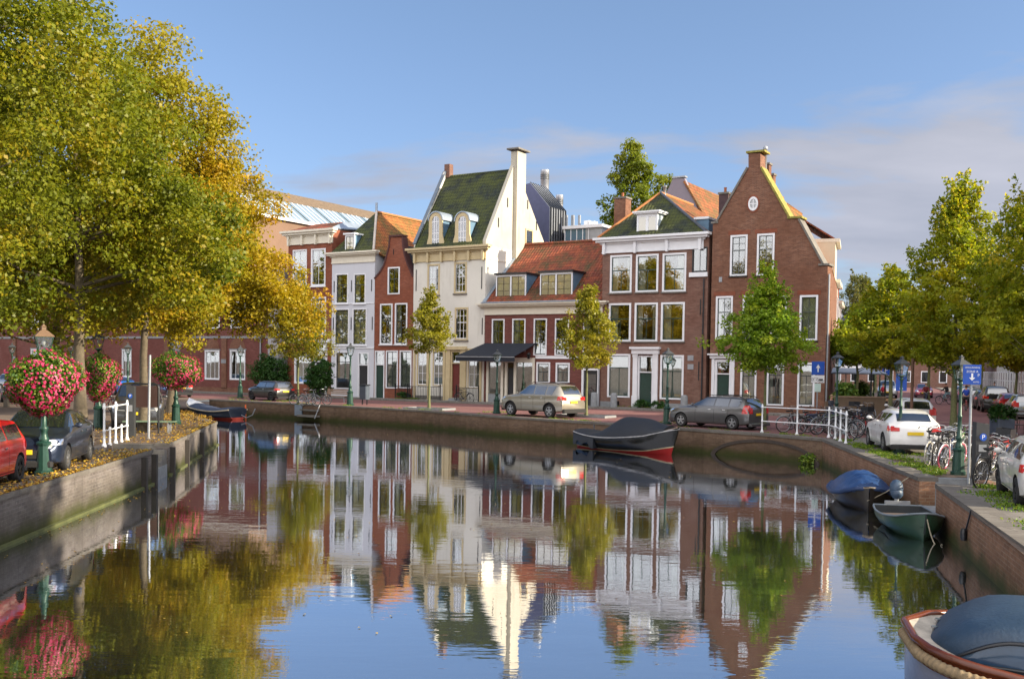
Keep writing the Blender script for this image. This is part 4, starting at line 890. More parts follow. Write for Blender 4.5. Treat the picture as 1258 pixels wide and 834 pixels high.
H.part('coping', M_DKSTONE, lambda m: (cop(m, g_(140, 485), g_(322, 168)), cop(m, (-.1, out[-1][1]+.005), (g_(150, 487)[0], out[-1][1]+.005)), cop(m, (g_(740, 0)[0], out[2][1]+.01), (W+.12, out[2][1]+.01)))) if False else H.part('coping', M_DKSTONE, lambda m: (cop(m, g_(140, 485), g_(322, 168)), cop(m, (-.1, out[-1][1]+.005), (g_(150, 487)[0], out[-1][1]+.005))))
H.part('lower_coping', M_DKSTONE, lambda m: (cop(m, g_(604, 462), g_(745, 722)), cop(m, (g_(740, 0)[0], out[2][1]+.01), (W+.12, out[2][1]+.01))))
H.part('sun_toned_coping', moss, lambda m: (cop(m, g_(390, 168), g_(552, 455)), cop(m, (g_(545, 455)[0], g_(604, 455)[1]), (g_(628, 455)[0], g_(604, 455)[1])), cop(m, (g_(310, 85)[0], g_(322, 85)[1]), (g_(415, 85)[0], g_(322, 85)[1]))))
apz = g_(356, 140)[1]; apx = g_(356, 140)[0]
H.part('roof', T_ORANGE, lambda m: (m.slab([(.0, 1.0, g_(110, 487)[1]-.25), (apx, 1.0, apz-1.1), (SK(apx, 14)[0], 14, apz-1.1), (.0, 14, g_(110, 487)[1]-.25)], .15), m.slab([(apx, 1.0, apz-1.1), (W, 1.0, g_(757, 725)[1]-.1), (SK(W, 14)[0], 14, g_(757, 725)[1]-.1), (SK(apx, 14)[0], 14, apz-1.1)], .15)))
# chimneys behind the coping
for x_, yb, zt_, w_ in ((425, 3.0, 155, .5), (450, 4.5, 215, .5), (515, 3, 375, .35)):
    a = VP(*zp(ZG, x_, zt_), RA+RI*yb, RD); shaft(H, a[0]-H.u0, yb, a[1]-Q-1.8, a[1]-Q, w_, B_GABLE, 1 if w_ < .4 else 0)
a = VP(*zp(ZG, 419, 60), RA+RI*2.2, RD); H.part('flue', M_GREY, lambda m: m.lathe([(.11, -2.2), (.11, -.1), (.15, -.08), (.15, .1), (.03, .2)], (a[0]-H.u0, 2.2, a[1]-Q), 10))
a = g_(140, 300); shaft(H, a[0], 1.6, a[1]-2.9, a[1], .62, plain('sooty_brick', (.07, .04, .045), .85, 0, .3, 4), 1)
H.part('drainpipe', M_GREY, lambda m: m.tube([(W+.08, .1, 0), (W+.08, .1, g_(757, 725)[1]-.5)], .06, 8))
H.part('small_vent', M_GREY, lambda m: m.box(g_(155, 800)[0], -.03, g_(155, 818)[1], g_(172, 800)[0], -.002, g_(155, 790)[1]))

# ---------------------------------------------------------------- red neck-gable house
H = House('narrow red brick house with a curved neck gable between the white and the cream house', 459.8, 507.1)
W = H.w; a_ = lambda x, y: H.p(ZA, x, y)
left = [a_(*q) for q in ((680, 640), (712, 605), (742, 555), (760, 490), (776, 430), (780, 372))]; right = [a_(*q) for q in ((853, 372), (857, 430), (868, 490), (885, 545), (905, 590), (920, 628))]
out = [(0, 0), (W, 0), (W, right[-1][1])]+list(reversed(right))[1:]+list(reversed(left))[:-1]+[(0, left[0][1])]
wz = [H.rect(ZA, 763, 563, 840, 738), H.rect(ZB, 713, 68, 793, 328), H.rect(ZB, 808, 64, 888, 328)]; g1 = [H.rect(ZB, 750, 367, 828, 610), H.rect(ZB, 838, 367, 915, 610)]; d1 = H.rect(ZB, 680, 368, 742, 680); d1 = (.08, .05, d1[2], d1[3])
H.wall(out, wz+g1+[d1], .5, B_RED)
for i, r in enumerate(wz): H.window(r, M_WHITE, M_SASH, .11, 2, .42, 2 if i == 0 else 0, curt=(0, 4, 3)[i], sill=M_WHITE if i else None, rows=0)
for r in g1: H.window(r, M_WHITE, M_SASH, .10, 2, .38, 2, curt=2, rows=1)
H.door(d1, M_DKGREEN, M_WHITE, .09, .26, panels=2)
zb_ = right[-1][1]; H.part('house_body', B_RED, lambda m: m.box(.02, .501, 0, W-.02, 9, zb_-.05)); apx = (left[-1][0]+right[0][0])/2; H.part('roof', T_SLATE, lambda m: (m.slab([(-.0, .5, zb_-.1), (apx, .5, zb_+2.6), (apx, 9, zb_+2.6), (0, 9, zb_-.1)], .12), m.slab([(apx, .5, zb_+2.6), (W, .5, zb_-.1), (W, 9, zb_-.1), (apx, 9, zb_+2.6)], .12)))
ck = plain('dark_coping', (.08, .03, .028), .85)
def line_cop(m, pts):
    for p, q in zip(pts[:-1], pts[1:]):
        d_ = Vector((q[0]-p[0], 0, q[1]-p[1])).normalized(); nn_ = Vector((-d_.z, 0, d_.x)); P = Vector((p[0], 0, p[1])); R2 = Vector((q[0], 0, q[1])); vs = [P, R2, R2+nn_*.12, P+nn_*.12]; vs = [(v.x, -.06, v.z) for v in vs]+[(v.x, .56, v.z) for v in vs]
        m.add(vs, [(0, 1, 2, 3), (7, 6, 5, 4), (0, 4, 5, 1), (1, 5, 6, 2), (2, 6, 7, 3), (3, 7, 4, 0)])
H.part('coping', ck, lambda m: (line_cop(m, left), line_cop(m, right), m.box(left[-1][0]-.1, -.1, left[-1][1], right[0][0]+.1, .6, left[-1][1]+.14)))
H.part('gable_slot', M_DARKIN, lambda m: m.box(a_(800, 450)[0]-.04, -.01, a_(800, 485)[1], a_(800, 450)[0]+.04, -.002, a_(800, 450)[1]))

# ---------------------------------------------------------------- white house
H = House('narrow white plastered house with a dark dormer roof and an orange tiled side', 407.2, 459.6)
W = H.w; zc = H.p(ZA, 540, 468)[1]
wz = [H.rect(ZA, 430, 605, 510, 797), H.rect(ZA, 545, 605, 622, 797), H.rect(ZB, 422, 100, 515, 333), H.rect(ZB, 537, 98, 628, 333)]; sh = H.rect(ZB, 428, 375, 530, 612); d1 = H.rect(ZB, 572, 380, 640, 680); d1 = (d1[0], .06, d1[2], d1[3])
H.wall([(0, 0), (W, 0), (W, zc), (0, zc)], wz+[sh, d1], 9, M_WHITEWALL)
for i, r in enumerate(wz): H.window(r, M_WHITE, M_SASH, .09, 2, .30 if i > 1 else .36, 0, curt=2 if i > 1 else (1, 3)[i % 2], sill=M_WHITE)
H.window(sh, M_WHITE, M_BLACK, .08, 1, .26, 0, curt=0, lab='dark shop window with no bars'); H.door(d1, M_BLACK, M_WHITE, .09, .24, panels=2)
H.cornice(0, W, zc-.80, zc+.02, M_CREAMP, .45, 0); H.anchors([.25, 2.05, 4.1], 8.4, 9.3); H.anchors([.2, 2.05, 4.2], 5.4, 6.4)
H.part('band_course', M_WHITE, lambda m: m.box(0, -.05, sh[3]+.25, W, -.002, sh[3]+.36)); H.part('band_course', M_WHITE, lambda m: m.box(0, -.04, wz[2][3]+.35, W, -.002, wz[2][3]+.42))
for dtry in (2.5, 3, 3.5, 4, 4.5):
    q_ = VP(*zp(ZA, 690, 212), RA+RI*dtry, RD); xa, ya, za = q_[0]-H.u0, dtry, q_[1]-Q
    if xa < W*.62: break
H.part('roof', T_GREEN, lambda m: (m.slab([(.0, -.2, zc+.03), (W, -.2, zc+.03), (xa, ya, za)], .12), m.slab([(0, -.2, zc+.03), (xa, ya, za), (xa, 13, za), (0, 13, zc+.03)], .12)))
H.part('orange_roof', T_ORANGE, lambda m: m.slab([(W, -.2, zc+.03), (W+.9, 2, zc-.9), (W+.9, 13, zc-.9), (xa, 13, za), (xa, ya, za)], .12))
H.part('hip_tiles', plain('pale_ridge', (.45, .40, .36), .8), lambda m: m.tube([(xa, ya, za+.04), (W, -.18, zc+.07)], .10, 8)); H.part('ridge_tiles', plain('ridge_terracotta', (.38, .15, .05), .8), lambda m: m.tube([(xa, ya, za+.02), (xa, 13, za+.02)], .11, 8))
H.part('flue', M_LEAD, lambda m: m.tube([(xa, ya, za-.1), (xa, ya, za+.75)], .10, 8))
P_ = RA+RI*.0; u_ = lambda x, y: (VP(*zp(ZA, x, y), P_, RD)[0]-H.u0, VP(*zp(ZA, x, y), P_, RD)[1]-Q)
dormer(H, (u_(492, 420)[0], zc+.05, u_(552, 420)[0], u_(520, 352)[1]), -.05, 2.4, M_WHITE, M_BLUECHEEK, M_WHITE, 2, 'flat', M_SASH, 1, rows=1)

# ---------------------------------------------------------------- red house with cream cornice
H = House('red brick house with a broad cream cornice, at the left end of the gabled row', 353.5, 407)
W = H.w; zc = H.p(ZA, 260, 330)[1]
wz = [H.rect(ZA, 155, 452, 245, 680), H.rect(ZA, 272, 445, 365, 685), H.rect(ZB, 155, 28, 250, 262), H.rect(ZB, 272, 25, 368, 262)]; g1 = [H.rect(ZB, 165, 385, 272, 580)]; d1 = H.rect(ZB, 292, 318, 375, 690); d1 = (d1[0], .05, d1[2], d1[3])
H.wall([(0, 0), (W, 0), (W, zc), (0, zc)], wz+g1+[d1], 8, B_RED)
for i, r in enumerate(wz): H.window(r, M_WHITE, M_WHITE, .11, 2, .36, 2, curt=(2, 1, 2, 1)[i], sill=M_WHITE)
H.window(g1[0], M_WHITE, M_WHITE, .1, 2, .2, 0, curt=2); H.door(d1, M_BLACK, M_WHITE, .2, .30, panels=2)
H.cornice(-.05, W+.02, zc-1.05, zc+.02, M_CREAMP, .5, 4); H.part('shop_cornice', M_WHITE, lambda m: m.box(.1, -.2, d1[3]+.02, W-.05, -.002, d1[3]+.3))
H.part('roof', T_RED, lambda m: m.slab([(0, -.2, zc+.05), (W, -.2, zc+.05), (W-.8, 2.4, zc+.9), (.8, 2.4, zc+.9)], .12)); H.part('roof_side', M_LEAD, lambda m: m.slab([(W, -.15, zc+.06), (W+.02, 6, zc+.5), (W-.75, 6, zc+.95), (W-.78, 2.4, zc+.93)], .1))
H.part('roof_back', M_LEAD, lambda m: m.slab([(W-.8, 2.401, zc+.9), (.8, 2.401, zc+.9), (0, 8, zc+.5), (W-.3, 8, zc+.5)], .1))

# ---------------------------------------------------------------- long red institution building at the left, with arched recesses
H = House('long red brick building with arched recesses behind the big trees on the left', 345, 353.2, name='institute_building', cat='building')
H.t.location = (H.P0+H.D*H.u0)+Vector((0, 0, Q)); 
x0 = H.fu(-230)-H.u0; x1 = -.25+0*H.u0; topz = 9.3
wins = []
def fr(z, *q): return H.rect(z, *q)
ZL4 = ((210, 380), .1799)
wins = [fr(ZL4, 232, 280, 332, 480), fr(ZL4, 403, 278, 508, 482)]
for k, x_ in enumerate((-190, -130, -70, -10, 38, 150, )):
    wins.append((H.fu(x_)-H.u0, wins[0][1], H.fu(x_)-H.u0+1.35, wins[0][3]))
ups = [(a, 5.6, c, 7.9) for a, b, c, d in wins]
H.wall([(x0, 0), (x1-1.2, 0), (x1-1.2, topz), (x0, topz)], wins+ups, 9, B_DULL)
for i, r in enumerate(wins): H.window(r, M_WHITE, M_WHITE, .09, 3, .0, 0, rows=0, curt=(3, 4, 1)[i % 3]); 
for i, r in enumerate(ups): H.window(r, M_WHITE, M_WHITE, .09, 2, .35, 0, curt=(1, 3)[i % 2])
for r in wins:
    cxx = (r[0]+r[2])/2; RR = (r[2]-r[0])/2
    H.part('arch_head', B_GABLE, lambda m: m.prism([(cxx+RR*math.cos(PI*i/10), r[3]+.12+RR*math.sin(PI*i/10)) for i in range(11)], -.04, -.002))
    H.part('stone_lintel', M_STONE, lambda m: m.box(r[0]-.12, -.03, r[3]+.0, r[2]+.12, -.003, r[3]+.11))
H.part('parapet', M_CREAMP, lambda m: m.box(x0, -.15, topz, x1-1.2, .3, topz+.3))
H.part('stone_band', M_STONE, lambda m: m.box(x0, -.05, 4.75, x1-1.2, -.003, 4.95))
wl_ = sorted(wins)
for p_, q_ in zip(wl_[:-1], wl_[1:]):
    g_w = q_[0]-p_[2]
    if g_w > 1.2: mx_c = (p_[2]+q_[0])/2; H.part('pier', B_GABLE, lambda m: m.box(mx_c-.28, -.14, .5, mx_c+.28, -.003, 4.74)); H.part('stone_block', M_STONE, lambda m: m.box(mx_c-.30, -.16, 2.6, mx_c+.30, -.141, 2.95))
for k in range(9): xg_ = x0+3+k*5.3; H.part('barred_gate', M_BLACK, lambda m: [m.box(xg_+j*.16, -.03, .0, xg_+.02+j*.16, -.005, 2.3) for j in range(9)]+[m.box(xg_, -.034, 2.2, xg_+1.32, -.006, 2.26)]) if k in (2, 6) else None
H.part('roof', M_LEAD, lambda m: m.box(x0, .3, topz, x1-1.2, 8.9, topz+.1))
H.part('end_bay', plain('pebble_render', (.34, .34, .36), .9, 0, .35, 9), lambda m: m.box(x1-1.19, -.04, 0, x1-.0, 8, topz+1.2)); H.part('drainpipe', M_GREY, lambda m: m.tube([(x1-2.0, -.1, 0), (x1-2.0, -.1, topz)], .07, 8))
H.part('plinth', B_GABLE, lambda m: m.box(x0, -.04, 0, x1-1.3, -.003, .5))

# ---------------------------------------------------------------- buildings behind the row
def at(x, y, dep): return VP(x, y, RA+RI*dep, RD)
# long hall with a glazed roof strip, running away from the canal
S_ = RA+RI*9-RD*18
e1 = VP(*zp(ZA, 530, 328), S_, RI); e0 = VP(*zp(ZA, 40, 296), S_, RI); q1 = VP(*zp(ZA, 640, 240), S_-RD*3.2, RI); g1_ = VP(*zp(ZA, 690, 204), S_-RD*4.6, RI); g0_ = VP(*zp(ZA, 10, 82), S_-RD*4.6, RI); q0 = VP(*zp(ZA, 10, 140), S_-RD*3.2, RI)
t = thing('hall', 'long hall behind the row with a strip of glazing along its brown roof', 'building', S_+Vector((0, 0, Q)), math.atan2(RI.y, RI.x)); L = 34; eave = (e1[1])-Q; sv = (q1[1]+q0[1])/2-Q; rg = (g1_[1]+g0_[1])/2-Q
def tp(name, mat, f, par=None):
    mb = MB(); f(mb); return mb.build(name, mat, par or t)
sv = max(sv, eave+1.5); rg = max(rg, sv+.6)
tp('wall', plaster('hall_render', (.19, .12, .085), .5), lambda m: m.box(0, 0, 0, L, 9.2, eave-.1))
tp('skylight', glassmat('skylight_glass', (.30, .40, .46), .35, True), lambda m: m.slab([(0, -.1, eave), (L, -.1, eave), (L, 3.2, sv), (0, 3.2, sv)], .08))
tp('roof', plain('brown_roof_felt', (.13, .095, .065), .9, 0, .3, 3, .8), lambda m: (m.slab([(0, 3.201, sv+.02), (L, 3.201, sv+.02), (L, 4.6, rg), (0, 4.6, rg)], .15), m.slab([(0, 4.601, rg), (L, 4.601, rg), (L, 9.3, eave), (0, 9.3, eave)], .15)))
tp('gable', plaster('hall_render', (.19, .12, .085), .5), lambda m: m.add([(L-.1, 0, eave-.1), (L-.1, 9.2, eave-.1), (L-.1, 4.6, rg-.1), (.1, 0, eave-.1), (.1, 9.2, eave-.1), (.1, 4.6, rg-.1)], [(0, 1, 2), (5, 4, 3), (0, 3, 4, 1)]))
for k in range(42):
    x = .1+k*.8; big_ = k % 5 == 0
    if x < L-.2: tp('glazing_bar', M_SASH if big_ else M_WHITE, lambda m: m.slab([(x, -.12, eave+.03), (x+(.16 if big_ else .10), -.12, eave+.03), (x+(.16 if big_ else .10), 3.2, sv+.03), (x, 3.2, sv+.03)], .05))
tp('eaves', M_WHITE, lambda m: m.box(0, -.35, eave-.30, L, -.11, eave-.02))
# zinc clad modern block
dep = 11; a = at(*zp(ZC, 905, 400), dep); t = thing('zinc_building', 'modern block clad in standing-seam zinc behind the cream house', 'building', RA+RD*a[0]+RI*dep+Vector((0, 0, Q)), RROT)
C0 = RA+RD*a[0]+RI*dep; zt = at(*zp(ZC, 905, 270), dep)[1]-Q; ap_ = at(*zp(ZC, 790, 122), dep); xl = ap_[0]-a[0]; topz2 = ap_[1]-Q; DD = VP(*zp(ZC, 1000, 400), C0, RI)[0]
print('zinc', zt, xl, topz2, DD)
tp('west_face', plain('shaded_zinc_tone', (.09, .10, .19), .45, .3, .12), lambda m: m.prism([(xl-3.2, 0), (0, 0), (0, zt), (xl, topz2), (xl-.6, topz2-.1), (xl-3.2, topz2-4.5)], 0.0, DD))  # one zinc cladding; shade and sun are put into the two face colours
tp('ribbed_face', plain('sunlit_zinc_tone', (.34, .37, .42), .4, .5, .1), lambda m: (m.box(.002, .03, 0, .06, DD, zt), m.slab([(xl+.02, .03, topz2+.03), (.06, .03, zt+.02), (.06, DD, zt+.02), (xl+.02, DD, topz2+.03)], .05)))
for k in range(7): y = .05+k*(DD-.2)/6; tp('seam', M_BLACK, lambda m: (m.box(.061, y, 5, .14, y+.13, zt+.06), m.slab([(xl, y, topz2+.10), (.12, y, zt+.08), (.12, y+.13, zt+.08), (xl, y+.13, topz2+.10)], .06)))
for (x_, y_, xb, r_) in ((880, 45, 880, .38), (968, 196, 968, .33)):
    q_ = VP(*zp(ZC, x_, y_), RA+RI*(dep+6.5), RD); t2_ = thing('roof_stack', 'tall round metal stack above the zinc block' if x_ < 900 else 'shorter louvred metal stack right of the tall one', 'stack', RA+RI*(dep+6.5)+RD*q_[0]+Vector((0, 0, Q+zt)), 0)
    mb = MB(); hh = q_[1]-Q-zt; mb.lathe([(r_*1.15, -6 if False else 0), (r_*1.15, .3), (r_, .35), (r_, hh-.5), (r_*1.05, hh-.48), (r_*1.05, hh)], (0, 0, 0), 20); mb.build('pipe', plain('stack_metal', (.42, .44, .48), .35, .7, .08), t2_)
    mb = MB(); [mb.lathe([(r_*1.06, hh-.5-.16*k), (r_*1.06, hh-.44-.16*k)], (0, 0, 0), 20) for k in range(3)]; mb.build('louvre', M_SASH, t2_)
    mb = MB(); mb.box(-.6, -.6, -3, .6, .6, 0.0); mb.build('plinth', M_GREY, t2_)
# flat roofed glazed block with roof plant
dep = 12; a = at(*zp(ZE, 70, 450), dep); b = at(*zp(ZE, 205, 450), dep); c = at(*zp(ZE, 310, 450), dep); tz = at(*zp(ZE, 120, 405), dep)[1]-Q
t = thing('flat_block', 'low flat-roofed glazed block behind the red tiled roof, with vents on top', 'building', RA+RD*a[0]+RI*dep+Vector((0, 0, Q)), RROT); L = c[0]-a[0]
tp('wall', M_GREY, lambda m: m.box(0, 0, 0, L, 6, tz-.25)); tp('glazing', glassmat('blue_glass', (.08, .16, .26), .3, True), lambda m: m.box(.05, -.04, tz-2.8, b[0]-a[0], -.003, tz-.3)); tp('roof_edge', M_WHITE, lambda m: m.box(-.1, -.2, tz-.25, L+.1, 6.1, tz))
for k in range(5): tp('mullion', M_WHITE, lambda m: m.box(.05+k*.55, -.07, tz-2.8, .11+k*.55, -.041, tz-.3))
for x_, zt_, w_ in ((82, 335, .16), (120, 335, .22), (163, 335, .18), (210, 370, .45), (240, 375, .62), (280, 425, .3)):
    q_ = at(*zp(ZE, x_, zt_), dep+1); tp('vent', M_GREY if w_ < .4 else M_WHITE, lambda m: m.box(q_[0]-a[0]-w_/2, 1.0, tz-.24, q_[0]-a[0]+w_/2, 1+w_, q_[1]-Q))
# grey gable behind
dep = 12; P = [at(*zp(ZE, x, y), dep) for x, y in ((722, 195), (765, 100), (838, 100), (945, 345), (700, 345))]
t = thing('back_house', 'grey blank gable with an orange tiled roof edge behind the brick house', 'house', RA+RD*P[0][0]+RI*dep+Vector((0, 0, Q)), RROT); o_ = P[0][0]
q = [(p[0]-o_, p[1]-Q) for p in P]; poly = [(q[4][0]-1.2, 0), (q[3][0], 0), q[3], q[2], q[1], q[0], (q[4][0]-1.2, q[4][1])]
tp('gable', plaster('grey_render', (.24, .21, .25), .35), lambda m: m.prism(poly, 0, .35)); tp('gable_cap', M_GREY, lambda m: m.box(q[1][0]-.08, -.06, q[1][1], q[2][0]+.08, .42, q[1][1]+.12))
tp('roof', T_BROWN, lambda m: m.slab([(q[2][0]+.05, -.1, q[2][1]-.2), (q[3][0]+.35, -.1, q[3][1]), (q[3][0]+.35, 9, q[3][1]), (q[2][0]+.05, 9, q[2][1]-.2)], .14)); tp('body', M_GREY, lambda m: m.box(q[4][0]-1, .36, 0, q[3][0], 8.8, q[3][1]-.2))
# blue-grey flat link between the hip roof and the gable
dep = 1.2; P = [at(*zp(ZE, x, y), dep) for x, y in ((905, 365), (1005, 365), (1005, 455), (930, 455))]; t = thing('lean_to', 'small blue-grey roof structure between the hip roof and the corner gable', 'roof structure', RA+RD*P[0][0]+RI*dep+Vector((0, 0, Q+11.0)), RROT); o_ = P[0][0]
tp('cheek', M_BLUECHEEK, lambda m: m.box(.1, 0, 0, P[1][0]-o_-.12, 3, P[0][1]-Q-11.0)); tp('edge', M_WHITE, lambda m: m.box(-.05, -.1, P[0][1]-Q-11.0, P[1][0]-o_-.08, 3.1, P[0][1]-Q-10.85))

# ---------------------------------------------------------------- side street, receding houses
sdir = Vector((.322, .947, 0)).normalized()
cols_ = [(plaster('pale_render_a', (.62, .55, .42)), 12.0, 5.0), (plaster('pale_render_b', (.60, .58, .52)), 9.5, 6), (B_RED, 9.8, 5.5), (plaster('pale_render_c', (.5, .46, .40)), 8.6, 7), (B_BROWN, 9, 8)]
s0 = 13.2; names_ = ['cream house in the side street just past the brick corner gable', 'pale house second past the corner gable', 'red brick house third past the corner gable', 'beige house fourth past the corner gable', 'brown house at the far end past the corner gable']
for k, (mt, hh, ww) in enumerate(cols_):
    a = RB+RD*.45+sdir*s0; t = thing('street_house', names_[k], 'house', (a.x, a.y, Q), math.atan2(sdir.y, sdir.x), 'houses along the side street'); 
    tp('wall', mt, lambda m: m.box(0, .0, 0, ww, 7, hh)); tp('cornice', M_CREAMP, lambda m: m.box(-.02, -.30, hh, ww+.02, 7, hh+.25)); tp('roof', T_RED, lambda m: m.prism([(0, 0), (1, 0), (1, 1)], 0, .1) if False else m.slab([(0, 0, hh+.25), (ww, 0, hh+.25), (ww, 3, hh+2.2), (0, 3, hh+2.2)], .1))
    for fl in range(3):
        for j in range(2):
            x = .8+j*(ww/2); z = .9+fl*3.0; f_ = tp('window', M_WHITE, lambda m: (m.box(x, -.05, z, x+.1, -.001, z+1.9), m.box(x+1.1, -.05, z, x+1.2, -.001, z+1.9), m.box(x+.1, -.05, z+1.8, x+1.1, -.001, z+1.9), m.box(x+.1, -.05, z, x+1.1, -.001, z+.1), m.box(x+.1, -.04, z+1.15, x+1.1, -.001, z+1.22))); tp('pane', M_GLASSD, lambda m: m.box(x+.1, -.02, z+.1, x+1.1, -.001, z+1.8), f_)
    s0 += ww*.99
# right-hand side of the street
a0 = kR+Vector((sl.y, -sl.x, 0))*4.5-sl*30; s_ = 0
rl = ['dark red brick house at the right edge of the street, nearest', 'red and white house second on the right of the street', 'brown brick house third on the right of the street', 'pale yellow house fourth on the right of the street', 'red brick house fifth on the right of the street', 'cream house far down the right of the street', 'last brick house at the end of the street']
for k, (mt, hh, ww) in enumerate([(B_GABLE, 9, 12), (B_DULL, 8.5, 11), (B_BROWN, 9.5, 10), (plaster('yellow_render', (.60, .48, .26)), 8.5, 12), (B_RED, 9, 14), (plaster('pale_render_b', (.60, .58, .52)), 9, 16), (B_BROWN, 9, 30)]):
    a = a0+sl*s_; t = thing('street_house', rl[k], 'house', (a.x, a.y, Q), math.atan2(sl.y, sl.x), 'houses along the side street')
    tp('wall', mt, lambda m: m.box(0, -8, 0, ww, 0, hh)); tp('roof', T_RED, lambda m: (m.slab([(0, .3, hh), (ww, .3, hh), (ww, -4, hh+3.2), (0, -4, hh+3.2)], .12), m.slab([(0, -8.3, hh), (ww, -8.3, hh), (ww, -4.001, hh+3.2), (0, -4.001, hh+3.2)], .12)))
    for fl in range(2):
        for j in range(int(ww//2)):
            x = .5+j*2.0; z = .7+fl*3.3; f_ = tp('window', M_WHITE, lambda m: (m.box(x, .001, z, x+.1, .05, z+2.2), m.box(x+1.1, .001, z, x+1.2, .05, z+2.2), m.box(x+.1, .001, z+2.1, x+1.1, .05, z+2.2), m.box(x+.1, .001, z, x+1.1, .05, z+.1), m.box(x+.1, .001, z+1.3, x+1.1, .04, z+1.38))); tp('pane', M_GLASSD, lambda m: m.box(x+.1, .001, z+.1, x+1.1, .02, z+2.1), f_)
    s_ += ww*.999
# closing terrace at the end of the street
e = kR+sl*120-Vector((sl.y, -sl.x, 0))*30; M_T = 0; t = thing('far_terrace', 'brown brick terrace closing the view at the end of the street', 'building', (e.x, e.y, Q), math.atan2(-sl.x, sl.y))
tp('wall', B_BROWN, lambda m: m.box(0, 0, 0, 60, 8, 9)); tp('roof', T_SLATE, lambda m: m.slab([(0, -.3, 9), (60, -.3, 9), (60, 5, 12.5), (0, 5, 12.5)], .12))
for k in range(20):
    for z_ in (.9, 5): f_ = tp('window', M_WHITE, lambda m: m.box(1+k*2.9, -.04, z_, 2.3+k*2.9, -.002, z_+2)); tp('pane', M_GLASSD, lambda m: m.box(1.15+k*2.9, -.06, z_+.15, 2.15+k*2.9, -.041, z_+1.85), f_)
    if k % 3 == 0: tp('brick_bay', (B_RED, B_BROWN, B_DULL)[k % 9//3], lambda m: m.box(.6+k*2.9, -.03, 0, 5.5+k*2.9, -.0021, 8.9)) if False else None
# ================================================================== trees and shrubs
def big_tree(name, label, loc, cz, r, rz, mat, n=620, per=62, leaf=.17, trunk=(3.4, .27), off=(0, 0), spread=.62, group=None, lobes=9, seed=1, extra=()):
    global RNG; RNG = np.random.default_rng(seed)
    L = [(off[0], off[1], cz, r*.72, r*.72, rz*.8)]
    for k in range(lobes):
        a = 2*PI*k/lobes*1.7+RNG.uniform(0, .8); hh = RNG.uniform(-.55, .62); q = r*.62*math.sqrt(max(.1, 1-hh*hh)); s_ = RNG.uniform(.30, .46)
        L.append((off[0]+q*math.cos(a), off[1]+q*math.sin(a), cz+hh*rz, r*s_, r*s_, rz*s_*.9))
    L.append((off[0]*.8, off[1]*.8, cz+rz*.72, r*.35, r*.35, rz*.34)); L += list(extra)
    return make_tree(name, label, 'tree', loc, trunk[0], trunk[1], blob_clumps(L, n), per, spread, leaf, mat, M_BARK, group, (off[0]*.3, off[1]*.3), 26)
def base_at(x, y): v = G(x, y); return Vector((v.x, v.y, Q))
LG = 'large autumn trees on the left quay'
tA = base_at(99, 545); tB = base_at(176, 531); tC = base_at(211, 512)
big_tree('lime_tree', 'large tree whose thick trunk rises between the two nearest flower baskets', tA, 8.4, 5.2, 6.2, L_GREENY if False else leafmat('turning_leaves', (.075, .12, .010), (.22, .24, .014), (.46, .31, .018), .5), 1000, 86, .118, (3.8, .215), (-.4, .4), .60, LG, seed=3)
big_tree('lime_tree', 'tall tree whose trunk stands behind the left pay station and steel pole', tB, 8.6, 3.7, 6.2, L_AUTY, 720, 80, .122, (3.6, .17), (.3, .2), .60, LG, seed=5)
big_tree('lime_tree', 'yellow-orange spreading tree at the corner of the left quay beside the moored tender', tC, 7.7, 5.5, 5.2, leafmat('golden_leaves', (.16, .18, .012), (.42, .33, .016), (.60, .32, .018), .55), 1060, 78, .135, (3.6, .25), (.5, .2), .62, LG, seed=8, extra=[(5.0, .5, 5.3, 2.7, 2.2, 1.6), (4.4, .6, 7.0, 1.9, 2.0, 1.8)])
big_tree('lime_tree', 'nearest tree at the left edge with its trunk outside the picture', Vector((-14.2, 21.5, Q)), 8.8, 4.9, 5.8, leafmat('turning_leaves', (.075, .12, .010), (.22, .24, .014), (.46, .31, .018), .5), 950, 84, .095, (4, .28), (.3, .6), .55, LG, seed=11)
big_tree('lime_tree', 'yellow tree further back over the cars on the left bank', base_at(70, 498), 8.2, 6.0, 5.4, L_AUTY, 560, 60, .19, (3.6, .25), (0, 0), .75, LG, seed=14)
big_tree('lime_tree', 'bright yellow tree at the far left behind the parked grey cars', base_at(-20, 505), 8.2, 6.0, 5.5, L_AUTY, 520, 60, .19, (3.6, .25), (0, 0), .75, LG, seed=15)
big_tree('lime_tree', 'autumn tree standing on the left quay beside the viewer', Vector((-15, 6, Q)), 8.5, 5, 5.5, L_AUTY, 380, 45, .22, (4, .28), (0, 0), .7, LG, seed=16)
for k, (x, y) in enumerate(((-42, 73), (-52, 62), (-38, 58), (-62, 80))):  # unseen trees added to block low sky from the window panes
    big_tree('lime_tree', ('added unseen tree dimming the window reflections', 'second added unseen tree dimming the window reflections', 'third added unseen tree dimming the window reflections', 'last added unseen tree dimming the window reflections')[k], Vector((x, y, Q)), 8.8, 6.2, 6.6, L_AUTY, 300, 44, .30, (4, .28), (0, 0), .85, LG, seed=90+k)
